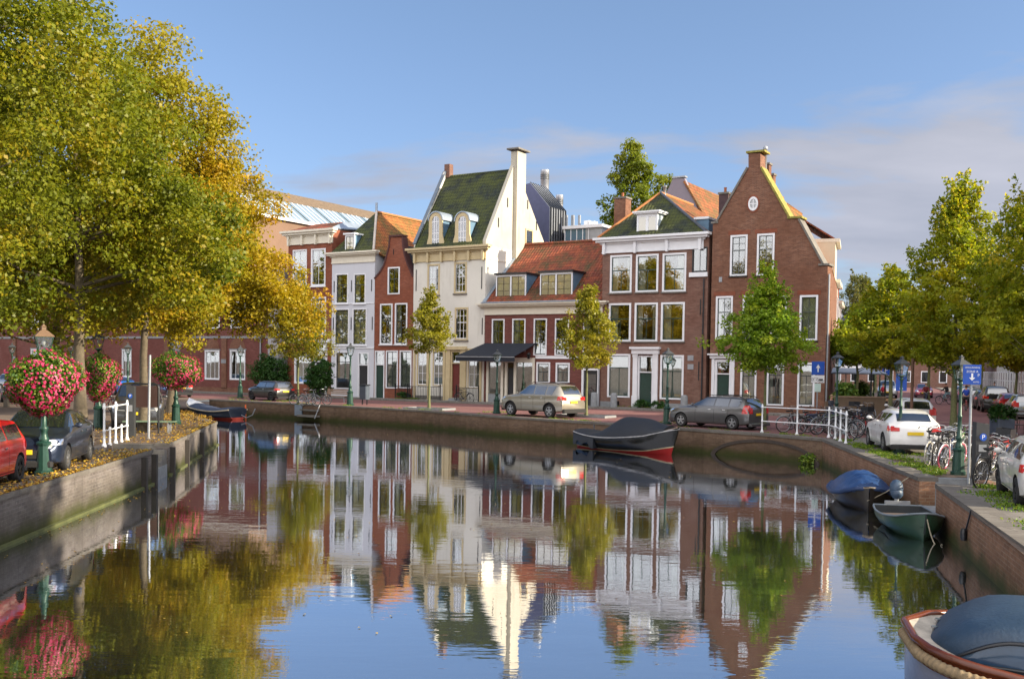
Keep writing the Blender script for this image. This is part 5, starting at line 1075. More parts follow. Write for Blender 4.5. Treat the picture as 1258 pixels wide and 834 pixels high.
# young street trees across the water
YG = 'young trees on the quay across the water'
def young(label, px, py, top, r, bot, mat, n=230, per=46, leaf=.135, prof=None, grp=YG, sp=.30, tr=.075, seed=2, jag=.26, name='street_tree', shoots=22):
    global RNG; RNG = np.random.default_rng(seed)
    b = base_at(px, py); H_ = HT(b, top); zb = HT(b, bot)
    pr = prof or [(0, .5), (.10, .85), (.25, 1.0), (.45, .78), (.65, .48), (.82, .24), (1.0, .05)]
    cl = profile_clumps([(zb+(H_-zb)*f*.93, r*k) for f, k in pr], n, jag)
    sh_ = []
    for _ in range(shoots):
        f = RNG.uniform(.2, .97); k = np.interp(f, [q[0] for q in pr], [q[1] for q in pr]); a = RNG.uniform(0, 2*PI); q0 = r*k*RNG.uniform(.55, 1.08); L_ = RNG.uniform(.5, 1.0)*(H_-zb)*.16; z_ = zb+(H_-zb)*f*.93
        for m_ in range(7): g_ = m_/6; sh_.append((math.cos(a)*(q0+g_*L_*.30), math.sin(a)*(q0+g_*L_*.30), min(z_+g_*L_, H_+.1), .16*(1-.6*g_)))
    t = make_tree(name, label, 'tree', b, zb*.9, tr, cl, per, sp, leaf, mat, M_BARKY, grp, (0, 0), 20, tw=.45)
    if sh_:      # the long upright twigs belong to the crown
        A = np.array(sh_); k_ = 9; idx = np.repeat(np.arange(len(A)), k_); P_ = A[idx, :3]+RNG.normal(size=(len(idx), 3))*A[idx, 3:4]; o2 = leaf_mesh('crown', P_, RNG.normal(size=(len(P_), 3)), leaf, mat, RNG.uniform(0, 1, len(P_)), t); o2.name = 'outer_twigs'
    return t
young('thin young tree with yellowing leaves in front of the cream house', 527, 503, 352, 1.45, 432, L_YOUNG, 150, leaf=.115, seed=21)
young('young tree in front of the low red house right of the silver off-roader', 720, 512, 345, 1.8, 450, L_YOUNG, 200, leaf=.115, seed=22)
young('dense green pointed young tree in front of the brick gable house', 939, 528, 322, 2.05, 456, leafmat('fresh_green_leaves', (.13, .25, .016), (.25, .37, .025), (.48, .50, .04), .5), 330, 46, .12, seed=23, sp=.32)
young('loose olive tree overhanging the small black hatchback', 366, 497, 345, 2.3, 440, L_AUT, 230, 44, leaf=.12, seed=24, sp=.38)
# right bank
RG = 'trees along the right quay and side street'
pr2 = [(0, .35), (.10, .75), (.25, 1.0), (.5, .85), (.7, .55), (.85, .30), (1.0, .06)]
young('tall slender-topped tree behind the nearest bicycles and right lamp', 1171, 535, 216, 2.5, 452, L_GREENY, 520, 44, .135, pr2, RG, .34, .14, 31, .3, shoots=70)
young('broad tree rising between the two blue parking signs', 1093, 520, 322, 2.2, 452, L_GREENY, 320, 44, .15, pr2, RG, .38, .12, 32, .3, shoots=40)
young('tree at the right edge overhanging the bench with its trunk outside the picture', 1292, 552, 190, 3.2, 440, L_GREENY, 620, 44, .125, pr2, RG, .34, .15, 33, .3, shoots=70)
young('thin tree on the far pavement by the row of parked cars', 1247, 512, 330, 2.6, 452, L_GREENY, 380, 46, .17, pr2, RG, .45, .10, 34)
young('tree further up the street behind the cyclists', 1140, 497, 352, 2.1, 446, L_GREENY, 190, 46, .19, pr2, RG, .5, .14, 35)
young('tree over the cafe terrace beside the corner lamp', 1052, 510, 378, 2.0, 446, leafmat('fresh_green_leaves', (.13, .25, .016), (.25, .37, .025), (.48, .50, .04), .5), 420, 46, .16, pr2, RG, .42, .12, 36)
young('tree far up the side street left of the road', 1075, 482, 362, 2.8, 440, L_GREENY, 260, 40, .24, pr2, RG, .6, .16, 37)
young('grey-green tall tree at the far end of the side street', 1052, 474, 332, 3.2, 430, leafmat('grey_leaves', (.10, .12, .03), (.16, .17, .04), (.26, .22, .06), .4), 360, 40, .28, [(0, .3), (.3, .8), (.6, 1), (.85, .7), (1, .3)], RG, .7, .18, 38)
young('dark tree over the parked cars far up the street', 1205, 490, 360, 2.6, 446, L_GREENY, 260, 40, .2, pr2, RG, .55, .14, 39)
for k, (x, y) in enumerate(((19, 22), (18.5, 11), (17.5, 1), (22, 31))):
    big_tree('street_tree', ('leafy quay tree right of the viewer', 'second leafy quay tree right of the viewer', 'third leafy quay tree right of the viewer', 'tree beside the bench on the right bank')[k], Vector((x, y, Q)), 10.2, 4.3, 5.6, L_GREENY, 330, 46, .26, (4, .22), (0, 0), .55, RG, 7, seed=50+k)
# tall tree behind the houses
RNG = np.random.default_rng(61); tb = RA+RI*34+RD*VP(775, 300, RA+RI*34, RD)[0]; b = Vector((tb.x, tb.y, Q)); H_ = HT(b, 173)
cl = np.concatenate([profile_clumps([(H_*.35, 3.6), (H_*.6, 3.9), (H_*.75, 3.0), (H_*.88, 1.9), (H_*.96, 1.0), (H_, .3)], 560, .3), profile_clumps([(H_*.4, 2), (H_*.7, 1.9), (H_*.83, 1.3), (H_*.92, .4)], 170, .3)+np.array([3.5, 1.2, 0])])
make_tree('tall_tree', 'tall pointed tree rising behind the brick house chimney', 'tree', b, 5, .35, cl, 46, .62, .25, leafmat('olive_green_leaves', (.09, .15, .014), (.20, .24, .02), (.36, .33, .03), .5), M_BARK, None, (0, 0), 26, tw=.3)
# clipped bush and shrubs at the facades
def shrub(name, label, c, rx, ry, rz, z0, mat, n=70, per=50, leaf=.10, sp=.22, seed=70, cat='bush'):
    global RNG; RNG = np.random.default_rng(seed); t = thing(name, label, cat, c); cl = blob_clumps([(0, 0, z0+rz, rx, ry, rz), (rx*.2, 0, z0+rz*1.25, rx*.75, ry*.8, rz*.75), (-rx*.25, 0, z0+rz*.8, rx*.7, ry*.8, rz*.7)], n)
    mb = MB()
    for k in range(5): q = cl[RNG.integers(len(cl))]; mb.tube([(0, 0, 0), (q[0]*.4, q[1]*.4, q[2]*.6), tuple(q)], [.05, .03, .01], 6, cap=False)
    mb.build('stem', M_BARK, t); p, nr, idx = crown_points(cl, per, sp); leaf_mesh('foliage', p, nr, leaf, mat, RNG.uniform(0, 1, len(cl))[idx]*.5+RNG.uniform(0, 1, len(p))*.5, t); return t
b = base_at(393, 491); shrub('clipped_bush', 'big round dark green bush in front of the white house', b, 1.05, 1.0, 1.5, .2, L_BUSH, 190, 60, .10, .26, 71)
b = RA+RD*fu(343)-RI*.9; shrub('wild_shrub', 'loose green shrub against the wall behind the small black hatchback', Vector((b.x, b.y, Q)), 1.7, .6, 1.5, .4, L_BUSH, 200, 50, .11, .34, 72)
for k, (x, lab) in enumerate(((500, 'low green plant by the railings of the red neck-gable house'), (793, 'small weeds left of the green door of the three-storey house'), (815, 'weedy shrub against the wall right of the green door'))):
    b = RA+RD*fu(x)-RI*.35; shrub('low_shrub', lab, Vector((b.x, b.y, Q+.1)), .55, .25, .28, 0, L_BUSH, 26, 40, .08, .14, 80+k)
b = G(1004, 558, .15); b = on_wall(.55, .12); shrub('weed_clump', 'weeds growing from the foot of the quay wall at the corner', Vector((b.x, b.y, .02)), .30, .14, .17, 0, L_GRASS, 18, 40, .09, .16, 90)
# ================================================================== cars
CARS = {   # fractions of length (from the nose) and height: x, top, belt, width, top width
 'estate': dict(L=4.52, W=1.78, H=1.49, wr=.32, wb=(.80, -.80+.0), st=[(.5,.46,.40,.72,.55),(.485,.53,.46,.86,.66),(.45,.60,.55,.95,.74),(.36,.645,.60,1,.80),(.205,.70,.64,1,.82),(.035,.965,.655,1,.70),(-.08,1.0,.665,1,.70),(-.25,.99,.675,1,.695),(-.415,.95,.69,.99,.67),(-.455,.80,.68,.965,.70),(-.488,.64,.60,.93,.74),(-.5,.50,.46,.90,.72)],
   side=[(.17,.03,-.085,-.085),(-.10,-.10,-.255,-.255),(-.27,-.27,-.40,-.375)], ws=(.195,.045), rw=(-.425,-.478), belt=.69, top=.945),
 'suv': dict(L=4.80, W=1.92, H=1.83, wr=.375, st=[(.5,.46,.40,.74,.58),(.487,.55,.47,.88,.68),(.45,.60,.56,.96,.76),(.36,.635,.59,1,.80),(.225,.68,.62,1,.82),(.07,.955,.64,1,.71),(-.05,1.0,.645,1,.71),(-.25,.99,.655,1,.70),(-.40,.955,.66,.99,.68),(-.45,.82,.66,.97,.72),(-.487,.64,.60,.94,.76),(-.5,.47,.43,.91,.74)],
   side=[(.19,.06,-.05,-.05),(-.065,-.065,-.235,-.235),(-.25,-.25,-.37,-.345)], ws=(.215,.08), rw=(-.412,-.475), belt=.665, top=.94),
 'hatch': dict(L=4.3, W=1.78, H=1.45, wr=.32, st=[(.5,.45,.38,.72,.55),(.485,.53,.45,.86,.66),(.45,.60,.55,.95,.74),(.36,.645,.60,1,.80),(.215,.70,.645,1,.82),(.03,.97,.665,1,.70),(-.07,1.0,.675,1,.70),(-.24,.97,.695,1,.685),(-.36,.91,.715,.985,.66),(-.445,.735,.70,.95,.70),(-.488,.62,.58,.92,.74),(-.5,.48,.44,.90,.72)],
   side=[(.175,.03,-.08,-.08),(-.095,-.095,-.24,-.24),(-.255,-.255,-.355,-.30)], ws=(.205,.04), rw=(-.355,-.44), belt=.71, top=.935),
 'mini': dict(L=3.72, W=1.68, H=1.41, wr=.30, st=[(.5,.44,.38,.74,.58),(.487,.56,.48,.88,.70),(.45,.645,.58,.96,.78),(.36,.675,.62,1,.82),(.235,.71,.65,1,.84),(.12,.955,.66,1,.75),(0,1.0,.665,1,.75),(-.25,.99,.675,1,.745),(-.42,.955,.69,.985,.73),(-.455,.80,.70,.96,.76),(-.487,.62,.58,.93,.78),(-.5,.46,.42,.90,.76)],
   side=[(.19,.105,-.12,-.12),(-.14,-.14,-.40,-.385)], ws=(.225,.12), rw=(-.425,-.475), belt=.68, top=.93),
}
def make_car(label, kind, col, loc, heading, metallic=.3, bumper=None, group=None, plate=M_YELLOWPL, rails=False, name='parked_car', cat='car', wheelbase=None, detail=True, scale=None):
    S = CARS[kind]; L, W, H = (scale or (S['L'], S['W'], S['H'])); hw = W/2; zl0 = .20 if kind != 'suv' else .31
    t = thing(name, label, cat, loc, math.atan2(heading[1], heading[0]), group)
    a = np.array(S['st'], 'f'); xs = a[::-1, 0]; N = 64 if detail else 30
    xg = np.linspace(-.5, .5, N); f = {}
    for j, k in ((1, 'zt'), (2, 'zb'), (3, 'w'), (4, 'wt')):
        v = np.interp(np.linspace(-.5, .5, 241), xs, a[::-1, j]); kk = np.ones(9)/9; vp = np.concatenate([[v[0]]*4, v, [v[-1]]*4]); v = np.convolve(vp, kk, 'valid'); f[k] = (lambda v: (lambda x: float(np.interp(x, np.linspace(-.5, .5, 241), v))))(v)
    zt = lambda x: f['zt'](x)*H; zb = lambda x: min(f['zb'](x)*H, zt(x)-.02); wd = lambda x: f['w'](x)*hw; wt_ = lambda x: min(f['wt'](x)*hw, wd(x)*.93); zl = lambda x: zl0+.06*max(0, abs(x)-.40)/.1
    def ring(x):
        a_, b_, c_, d_, e_ = zl(x), zb(x), zt(x), wd(x), wt_(x); p = [(0, a_), (d_*.86, a_), (d_*.965, a_+.05), (d_*.995, a_+(b_-a_)*.35), (d_, a_+(b_-a_)*.62), (d_*.985, a_+(b_-a_)*.90), (d_*.955, b_), (d_*.955+(e_-d_*.955)*.5, b_+(c_-b_)*.46), (e_, b_+(c_-b_)*.88), (e_*.93, c_-(c_-b_)*.03), (e_*.6, c_+.008), (0, c_+.014)]
        return p
    rings = []; nr_ = 12
    for x in xg:
        p = ring(x); rings.append([(x*L, -y, z) for y, z in p]+[(x*L, y, z) for y, z in reversed(p[1:-1])])
    m = len(rings[0]); vs = [q for r in rings for q in r]; fs = []
    for i in range(N-1):
        for k in range(m): l = (k+1) % m; fs.append((i*m+k, (i+1)*m+k, (i+1)*m+l, i*m+l))
    mb = MB(); mb.add(vs, fs, 0, True); mb.add(rings[0], [tuple(range(m))], 0, True); mb.add(rings[-1], [tuple(reversed(range(m)))], 0, True)
    colm = paint('car_paint_'+label[:12], col, metallic); body = mb.build('body', [colm, M_RUBBER], t)
    me = body.data; bmm = bmesh.new(); bmm.from_mesh(me); bmesh.ops.remove_doubles(bmm, verts=bmm.verts, dist=1e-4); bmesh.ops.recalc_face_normals(bmm, faces=bmm.faces); bmm.to_mesh(me); bmm.free()
    wr = S['wr']; wbx = (.5-.185 if kind != 'mini' else .5-.165)*L; wx = (wbx, -L*.5+(.19 if kind != 'mini' else .17)*L+.0)
    cut = MB()
    for x in wx:
        for s_ in (-1, 1): cut.lathe([(wr+.055, -.16), (wr+.055, .16)], (x, s_*(hw-.08), wr+.01), 28, 1, False, 'y')
    co = cut.build('cut', [colm, M_RUBBER]); cbm = bmesh.new(); cbm.from_mesh(co.data); bmesh.ops.remove_doubles(cbm, verts=cbm.verts, dist=1e-5); bmesh.ops.recalc_face_normals(cbm, faces=cbm.faces); cbm.to_mesh(co.data); cbm.free()
    md = body.modifiers.new('b', 'BOOLEAN'); md.operation = 'DIFFERENCE'; md.object = co; md.solver = 'EXACT'; co.parent = None
    body.parent = None; t_loc = t.location.copy(); dg = bpy.context.evaluated_depsgraph_get(); dg.update(); nm = bpy.data.meshes.new_from_object(body.evaluated_get(dg)); body.modifiers.clear()
    if len(nm.polygons) > 50: body.data = nm
    body.parent = t; bpy.data.objects.remove(co); body.data.set_sharp_from_angle(angle=math.radians(38))
    def ysurf(x, z):
        p = ring(x); 
        for (y0, z0), (y1, z1) in zip(p[1:9], p[2:10]):
            if z0 <= z <= z1 and z1 > z0: return y0+(y1-y0)*(z-z0)/(z1-z0)
        return p[8][0]
    def side_patch(mb_, xb0, xt0, xt1, xb1, z0, z1, s_, off=.006, nx=6, nz_=3):
        vs = []; fs = []
        for j in range(nz_+1):
            v = j/nz_; z = z0+(z1-z0)*v; xa = xb0+(xt0-xb0)*v; xc = xb1+(xt1-xb1)*v
            for i in range(nx+1): x = xa+(xc-xa)*i/nx; vs.append((x*L, s_*(ysurf(x, min(z, zb(x)+(zt(x)-zb(x))*.86 if z > zb(x) else z))+off), z))
        for j in range(nz_):
            for i in range(nx): q = (j*(nx+1)+i, j*(nx+1)+i+1, (j+1)*(nx+1)+i+1, (j+1)*(nx+1)+i); fs.append(q if s_ > 0 else q[::-1])
        # give it thickness
        n = len(vs); mb_.add(vs, fs, 0, True); return mb_
    def top_patch(mb_, x0, x1, frac=.86, off=.010, nx=6, ny=6):
        vs = []; fs = []
        for i in range(nx+1):
            x = x0+(x1-x0)*i/nx; dz = (zt(x+.004)-zt(x-.004))/(.008*L); nn_ = Vector((-dz, 0, 1)).normalized()
            for j in range(ny+1):
                g_ = -1+2*j/ny; y = g_*wt_(x)*frac*(1+.10*abs(i/nx if x0 > 0 else 1-i/nx)*0); p = ring(x); yy = abs(y); z = np.interp(yy, [0, p[10][0], p[9][0]], [p[11][1], p[10][1], p[9][1]]); vs.append((x*L+nn_.x*off, y, z+nn_.z*off))
        for i in range(nx):
            for j in range(ny): q = (i*(ny+1)+j, i*(ny+1)+j+1, (i+1)*(ny+1)+j+1, (i+1)*(ny+1)+j); fs.append(q)
        mb_.add(vs, fs, 0, True); return mb_
    for s_ in (-1, 1):
        for (xb0, xt0, xt1, xb1) in S['side']: side_patch(MB(), xb0, xt0, xt1, xb1, (S['belt']+.012)*H, S['top']*H-.03, s_).build('side_window', M_CARGLASS, t)
        if detail:
            mm = MB(); xx = S['side'][0][0]*L-.08; mm.ball((xx, s_*(hw+.09), S['belt']*H+.06), .085, 10, 0, (.6, 1.1, .8)); mm.tube([(xx, s_*(hw-.06), S['belt']*H+.02), (xx, s_*(hw+.05), S['belt']*H+.04)], .02, 6); mm.build('wing_mirror', colm, t)
            [side_patch(MB(), x-.0, x-.0, x-.035, x-.035, S['belt']*H-.16, S['belt']*H-.13, s_, .018, 2, 1).build('door_handle', M_CHROME, t) for x in ([S['side'][0][3]+.06]+([S['side'][1][3]+.06] if len(S['side']) > 2 else []))]
            [side_patch(MB(), x, x, x-.0032, x-.0032, zl0+.10, S['belt']*H-.01, s_, .004, 1, 5).build('door_gap', M_RUBBER, t) for x in ([.135, S['side'][0][3]-.008]+([S['side'][1][3]-.006] if len(S['side']) > 2 else []))]
            side_patch(MB(), .30, .30, -.30, -.30, zl0+.02, zl0+.10, s_, .012, 8, 1).build('sill', bumper or M_RUBBER, t)
    top_patch(MB(), S['ws'][0], S['ws'][1], .92).build('windscreen', M_CARGLASS, t); top_patch(MB(), S['rw'][0], S['rw'][1], .88).build('rear_window', M_CARGLASS, t)
    tl = paint('tail_lamp', (.55, .012, .012), 0, .2); hl = glassmat('head_lamp', (.55, .57, .6), .35, True, .0)
    for s_ in (-1, 1):
        zz = H*(.60 if kind != 'estate' else .66); m_ = MB(); hgt = .075*H if kind != 'estate' else .16*H; xr = -.492
        side_patch(m_, -.425, -.44, -.493, -.493, zz-hgt, zz+hgt*.55, s_, .014, 5, 4)
        y0_, y1_ = wd(-.497)*.62, wd(-.497)*.985; X_ = -.5*L
        m_.add([(X_-.012, s_*y0_, zz-hgt), (X_-.012, s_*y1_, zz-hgt), (X_-.012+.02, s_*y1_, zz+hgt*.3), (X_-.012+.02, s_*y0_, zz+hgt*.1)], [(0, 1, 2, 3) if s_ < 0 else (3, 2, 1, 0)]); m_.build('tail_light', tl, t)
        m_ = MB(); side_patch(m_, .43, .40, .478, .490, H*.475, H*.565, s_, .012, 4, 3); m_.add([(.5*L+.008, s_*wd(.497)*.55, H*.42), (.5*L+.008, s_*wd(.497)*.97, H*.43), (.488*L+.01, s_*wd(.485)*.97, H*.50), (.49*L+.008, s_*wd(.485)*.60, H*.475)], [(0, 1, 2, 3) if s_ > 0 else (3, 2, 1, 0)]); m_.build('headlight', hl, t)
    bm_ = bumper or M_RUBBER
    for s_, nm_ in ((-1, 'rear_bumper'), (1, 'front_bumper')):
        m_ = MB(); w2 = wd(s_*.49); m_.cham(s_*.5*L-.14, -w2*.97, zl0-.02, s_*.5*L+.045, w2*.97, zl0+(.20 if kind == 'suv' else .13), .04); m_.build(nm_, bm_, t)
        m_ = MB(); m_.box(s_*(.5*L+.028), -.26, H*.33 if s_ > 0 else H*.44, s_*(.5*L+.040), .26, (H*.33 if s_ > 0 else H*.44)+.11); m_.build('number_plate', plate, t)
    m_ = MB(); m_.box(.5*L-.03, -.42, H*.26, .5*L+.015, .42, H*.40); g_ = m_.build('grille', M_RUBBER, t)
    if rails:
        for s_ in (-1, 1): MB().tube([(.03*L, s_*hw*.66, H-.02), (0, s_*hw*.68, H+.05), (-.35*L, s_*hw*.66, H+.03), (-.40*L, s_*hw*.64, H-.04)], .018, 6).build('roof_rail', M_RUBBER, t)
    for x in wx:
        for s_ in (-1, 1):
            y = s_*(hw-.11); ty = MB(); o_ = .5*.205
            if kind == 'suv': MB().tube([(x+(wr+.075)*math.cos(a_), s_*(ysurf((x+(wr+.075)*math.cos(a_))/L, max(zl0+.02, wr+(wr+.075)*math.sin(a_)))+.0), max(zl0+.02, wr+(wr+.075)*math.sin(a_))) for a_ in [PI*(-.05+1.1*q/14) for q in range(15)]], .035, 5).build('arch_trim', M_RUBBER, t)
            ty.lathe([(wr*.66, -o_), (wr*.93, -o_), (wr, -o_*.75), (wr, o_*.75), (wr*.93, o_), (wr*.66, o_), (wr*.62, o_*.5), (wr*.62, -o_*.5)], (x, y, wr), 26, 0, True, 'y')
            rm = MB(); yo = y+s_*o_*.78; rm.lathe([(wr*.655, -.012), (wr*.655, .012)], (x, yo-s_*.05, wr), 24, 1, False, 'y')
            rim = MB(); 
            for k in range(24):
                a0_, a1_ = 2*PI*k/24, 2*PI*(k+1)/24; q = [(x+wr*r*math.cos(u), yy, wr+wr*r*math.sin(u)) for u in (a0_, a1_) for r in (.70, .58) for yy in (yo-.03*s_, yo+.012*s_)]; rim.add(q, [(0, 4, 6, 2), (0, 1, 5, 4), (2, 6, 7, 3), (1, 3, 7, 5)])
            for k in range(5):
                u = 2*PI*k/5+.3; ca, sa = math.cos(u), math.sin(u); w_ = wr*.11; q = []
                for rr_, ww_ in ((.10, 1.1), (.62, .8)):
                    for e in (-1, 1): q += [(x+wr*rr_*ca-e*w_*ww_*sa, yy, wr+wr*rr_*sa+e*w_*ww_*ca) for yy in (yo-.03*s_, yo+.010*s_)]
                rim.add(q, [(0, 2, 6, 4), (1, 5, 7, 3), (0, 4, 5, 1), (2, 3, 7, 6)])
            rim.lathe([(wr*.13, -.02), (wr*.13, .02)], (x, yo, wr), 12, 0, False, 'y')
            wh = ty.build('wheel', M_RUBBER, t); rim.build('rim', M_RIM if kind != 'mini' else M_BLACK, wh); rm.build('brake_disc', M_RUBBER, wh)
    return t
def car_by_wheels(label, kind, col, pf, pr, away=1, **k):
    """picture points where the two near wheels touch the ground: front, rear"""
    a, b = xy(G(*pf)), xy(G(*pr)); d = (a-b).normalized(); S = CARS[kind]; n = Vector((-d.y, d.x, 0)); mid = (a+b)/2
    if n.dot(mid) < 0: n = -n
    c = mid+n*(S['W']/2-.05)*away; print(label[:30], 'wheelbase', round((a-b).length, 2), 'model', round(S['L']*.625, 2)); return make_car(label, kind, col, Vector((c.x, c.y, Q+.004)), d, **k)
PG = 'cars parked along the water'
car_by_wheels('silver-gold off-roader with roof rails parked in front of the red shop house', 'suv', (.36, .33, .27), (630, 510.6), (672, 513.4), metallic=.6, rails=True, group=PG)
car_by_wheels('grey estate car with tall red tail lights parked in front of the brick gable house', 'estate', (.13, .13, .135), (843, 524.2), (892.6, 527.4), metallic=.6, bumper=paint('grey_bumper', (.11, .11, .115), .5), rails=True, group=PG)
car_by_wheels('small black hatchback parked beside the left lamp post across the water', 'mini', (.010, .011, .014), (308, 491), (334.5, 492.6), metallic=.2, group=PG)
def car_at(label, kind, col, px, py, head, off=(0, 0), **k):
    v = G(px, py); h = Vector((head[0], head[1], 0)).normalized(); n = Vector((-h.y, h.x, 0)); c = xy(v)+h*off[0]+n*off[1]; return make_car(label, kind, col, Vector((c.x, c.y, Q+.012)), h, **k)
LL = CARS['hatch']['L']; hd = Vector((.10, .995, 0))
car_at('white hatchback with red tail lights parked behind the right green lamp post', 'hatch', (.74, .74, .74), 1086, 555.5, (.16, 1), (LL*.31, -.82), metallic=.0, bumper=M_RUBBER, group=PG)
car_at('white estate parked just beyond the white hatchback, near the blue parking sign', 'estate', (.70, .70, .70), 1100, 528, (.22, 1), (1.4, -.82), metallic=0, group=PG)
car_at('white car cut off by the right edge, in front of the slatted bench', 'mini', (.70, .69, .66), 1248, 622, (.31, .95), (1.2, -.80), metallic=0, group=PG)
car_at('dark blue hatchback facing the viewer behind the nearest lamp post on the left', 'hatch', (.018, .030, .062), 82, 579, (.20, -.98), (-1.34, -.84), metallic=.5, group=PG, scale=(4.3, 1.78, 1.45))
car_at('bright red small hatchback cut off by the left edge', 'mini', (.62, .010, .010), 20, 593, (.15, -1), (1.1, -.78), metallic=0, group=PG)
car_at('dark silver off-roader facing the viewer behind the left pay station', 'suv', (.07, .075, .085), 198, 527, (.31, -.95), (-1.5, -.90), metallic=.6, group=PG)
car_at('bright blue hatchback parked by the red building beyond the left trees', 'hatch', (.01, .13, .50), 136, 484, (-.80, .45), (-1.0, .8), metallic=.2)
car_at('dark grey car facing right at the far left under the yellow tree', 'hatch', (.05, .06, .07), 10, 494, (.35, -.9), (-1.2, .5), metallic=.5)
car_at('silver car behind the dark grey one at the far left', 'estate', (.28, .31, .36), 2, 482, (.35, -.9), (-1.0, .5), metallic=.6)
car_at('black car seen from behind through the gap beside the far flower-basket lamp', 'hatch', (.015, .015, .02), 222, 488, (-.55, .83), (1.8, 0), metallic=.3)
pk = Vector((sl.y, -sl.x, 0)); SG = 'cars parked along the side street'
def street_car(label, kind, col, dist, side=1.25, **k): c = kR+sl*dist+pk*side; make_car(label, kind, col, Vector((c.x, c.y, Q+.012)), sl, group=SG, detail=False, **k)
street_car('silver estate nearest in the row of cars on the side street', 'estate', (.30, .33, .36), -1.2, 1.5, metallic=.6)
street_car('red car parked in front of the silver estate in the street', 'hatch', (.48, .02, .02), 4.2, 1.35)
street_car('big black off-roader parked on the right of the side street', 'suv', (.014, .015, .02), 9.6, .9, metallic=.3)
street_car('dark grey hatchback parked ahead of the black off-roader', 'hatch', (.05, .05, .055), 15.2, .8, metallic=.5)
street_car('small dark car parked third beyond the black off-roader', 'mini', (.03, .035, .04), 20.4, .7)
street_car('white hatchback far up the street on the right', 'hatch', (.6, .6, .6), 26, .8)
street_car('blue estate far up the street on the right', 'estate', (.03, .08, .2), 32, .8)
street_car('silver hatchback last but one up the street', 'hatch', (.4, .4, .42), 39, .8)
c = kR+sl*48-pk*2.3; make_car('dark red car driving down the street towards the viewer', 'hatch', (.35, .02, .05), Vector((c.x, c.y, Q+.012)), -sl, detail=False)
c = kR+sl*42-pk*6.0; make_car('silver van-like car parked on the left of the street beyond the cyclists', 'suv', (.45, .47, .5), Vector((c.x, c.y, Q+.012)), -sl, detail=False)
c = kR+sl*-5+pk*4.6; make_car('white car at the right edge behind the thin tree', 'estate', (.6, .62, .65), Vector((c.x-.6, c.y, Q+.012)), sl, detail=False, group=SG)

# ================================================================== boats
class Hull:
    def __init__(s, L, B, free, draft, bow=.35, sheer=.25, stern=.7, rake=.25, pw=2.2):
        s.L, s.B, s.free, s.draft, s.bow, s.sheer, s.stern, s.rake, s.pw = L, B, free, draft, bow, sheer, stern, rake, pw
    def hw(s, t):      # t = 0 stern .. 1 bow
        if t > 1-s.bow: q = (t-(1-s.bow))/s.bow; return s.B/2*max(0.0, 1-q**s.pw)**.72+.012
        if t < .3: return s.B/2*(s.stern+(1-s.stern)*math.sin(t/.3*PI/2))
        return s.B/2
    def zs(s, t): return s.free+s.sheer*max(0, (t-.35)/.65)**1.8+s.sheer*.35*max(0, (.35-t)/.35)**1.6
    def P(s, t, v, side=1):   # v = 0 keel .. 1 sheer
        w = s.hw(t); z = -s.draft*(1-max(0, t-.8)*2.5)+(s.zs(t)+s.draft)*v; flare = (math.sin(min(1, v*1.25)*PI/2)**.75)*(.90+.10*v)
        x = (t-.5)*s.L+(s.rake*(v-.5) if t > .5 else 0)*max(0, (t-.5)/.5)**2
        return (x, side*w*flare, z)
    def skin(s, mb, v0, v1, n=28, m=6, mi=0, off=0.0, cap=True):
        for side in (1, -1):
            vs = []; 
            for i in range(n+1):
                t = 1-(1-i/n)**1.35 if True else i/n
                for j in range(m+1): p = s.P(t, v0+(v1-v0)*j/m, side); vs.append((p[0], p[1]+side*off, p[2]))
            fs = [(i*(m+1)+j, (i+1)*(m+1)+j, (i+1)*(m+1)+j+1, i*(m+1)+j+1) for i in range(n) for j in range(m)]
            if side > 0: fs = [q[::-1] for q in fs]
            mb.add(vs, fs, mi, True)
        if cap:
            vs = [s.P(0, v0+(v1-v0)*j/m, 1) for j in range(m+1)]+[s.P(0, v0+(v1-v0)*j/m, -1) for j in range(m, -1, -1)]; vs = [(x-off, y, z) for x, y, z in vs]
            mb.add(vs, [tuple(range(len(vs)))], mi)
        return mb
    def line(s, v=1.0, side=1, t0=0, t1=1, n=30, dz=0, out=0): return [(lambda p: (p[0], p[1]+side*out, p[2]+dz))(s.P(t0+(t1-t0)*i/n, v, side)) for i in range(n+1)]
    def loop(s, v=1.0, dz=0, out=0): return s.line(v, 1, 0, 1, 30, dz, out)+s.line(v, -1, 0, 1, 30, dz, out)[::-1][1:]
    def deck(s, mb, t0, t1, dz=-.02, camber=.05, inset=.02, n=20, m=6, mi=0):
        vs = []
        for i in range(n+1):
            t = t0+(t1-t0)*i/n; w = max(.004, s.hw(t)-inset); p = s.P(t, 1)
            for j in range(m+1): g_ = -1+2*j/m; vs.append((p[0]-.0, g_*w, p[2]+dz+camber*(1-g_*g_)))
        mb.add(vs, [(i*(m+1)+j, (i+1)*(m+1)+j, (i+1)*(m+1)+j+1, i*(m+1)+j+1) for i in range(n) for j in range(m)], mi, True); return mb
def boat(name, label, c, heading, cat='boat', z=0.0): return thing(name, label, cat, Vector((c.x, c.y, z)), math.atan2(heading[1], heading[0]), 'boats moored in the canal')
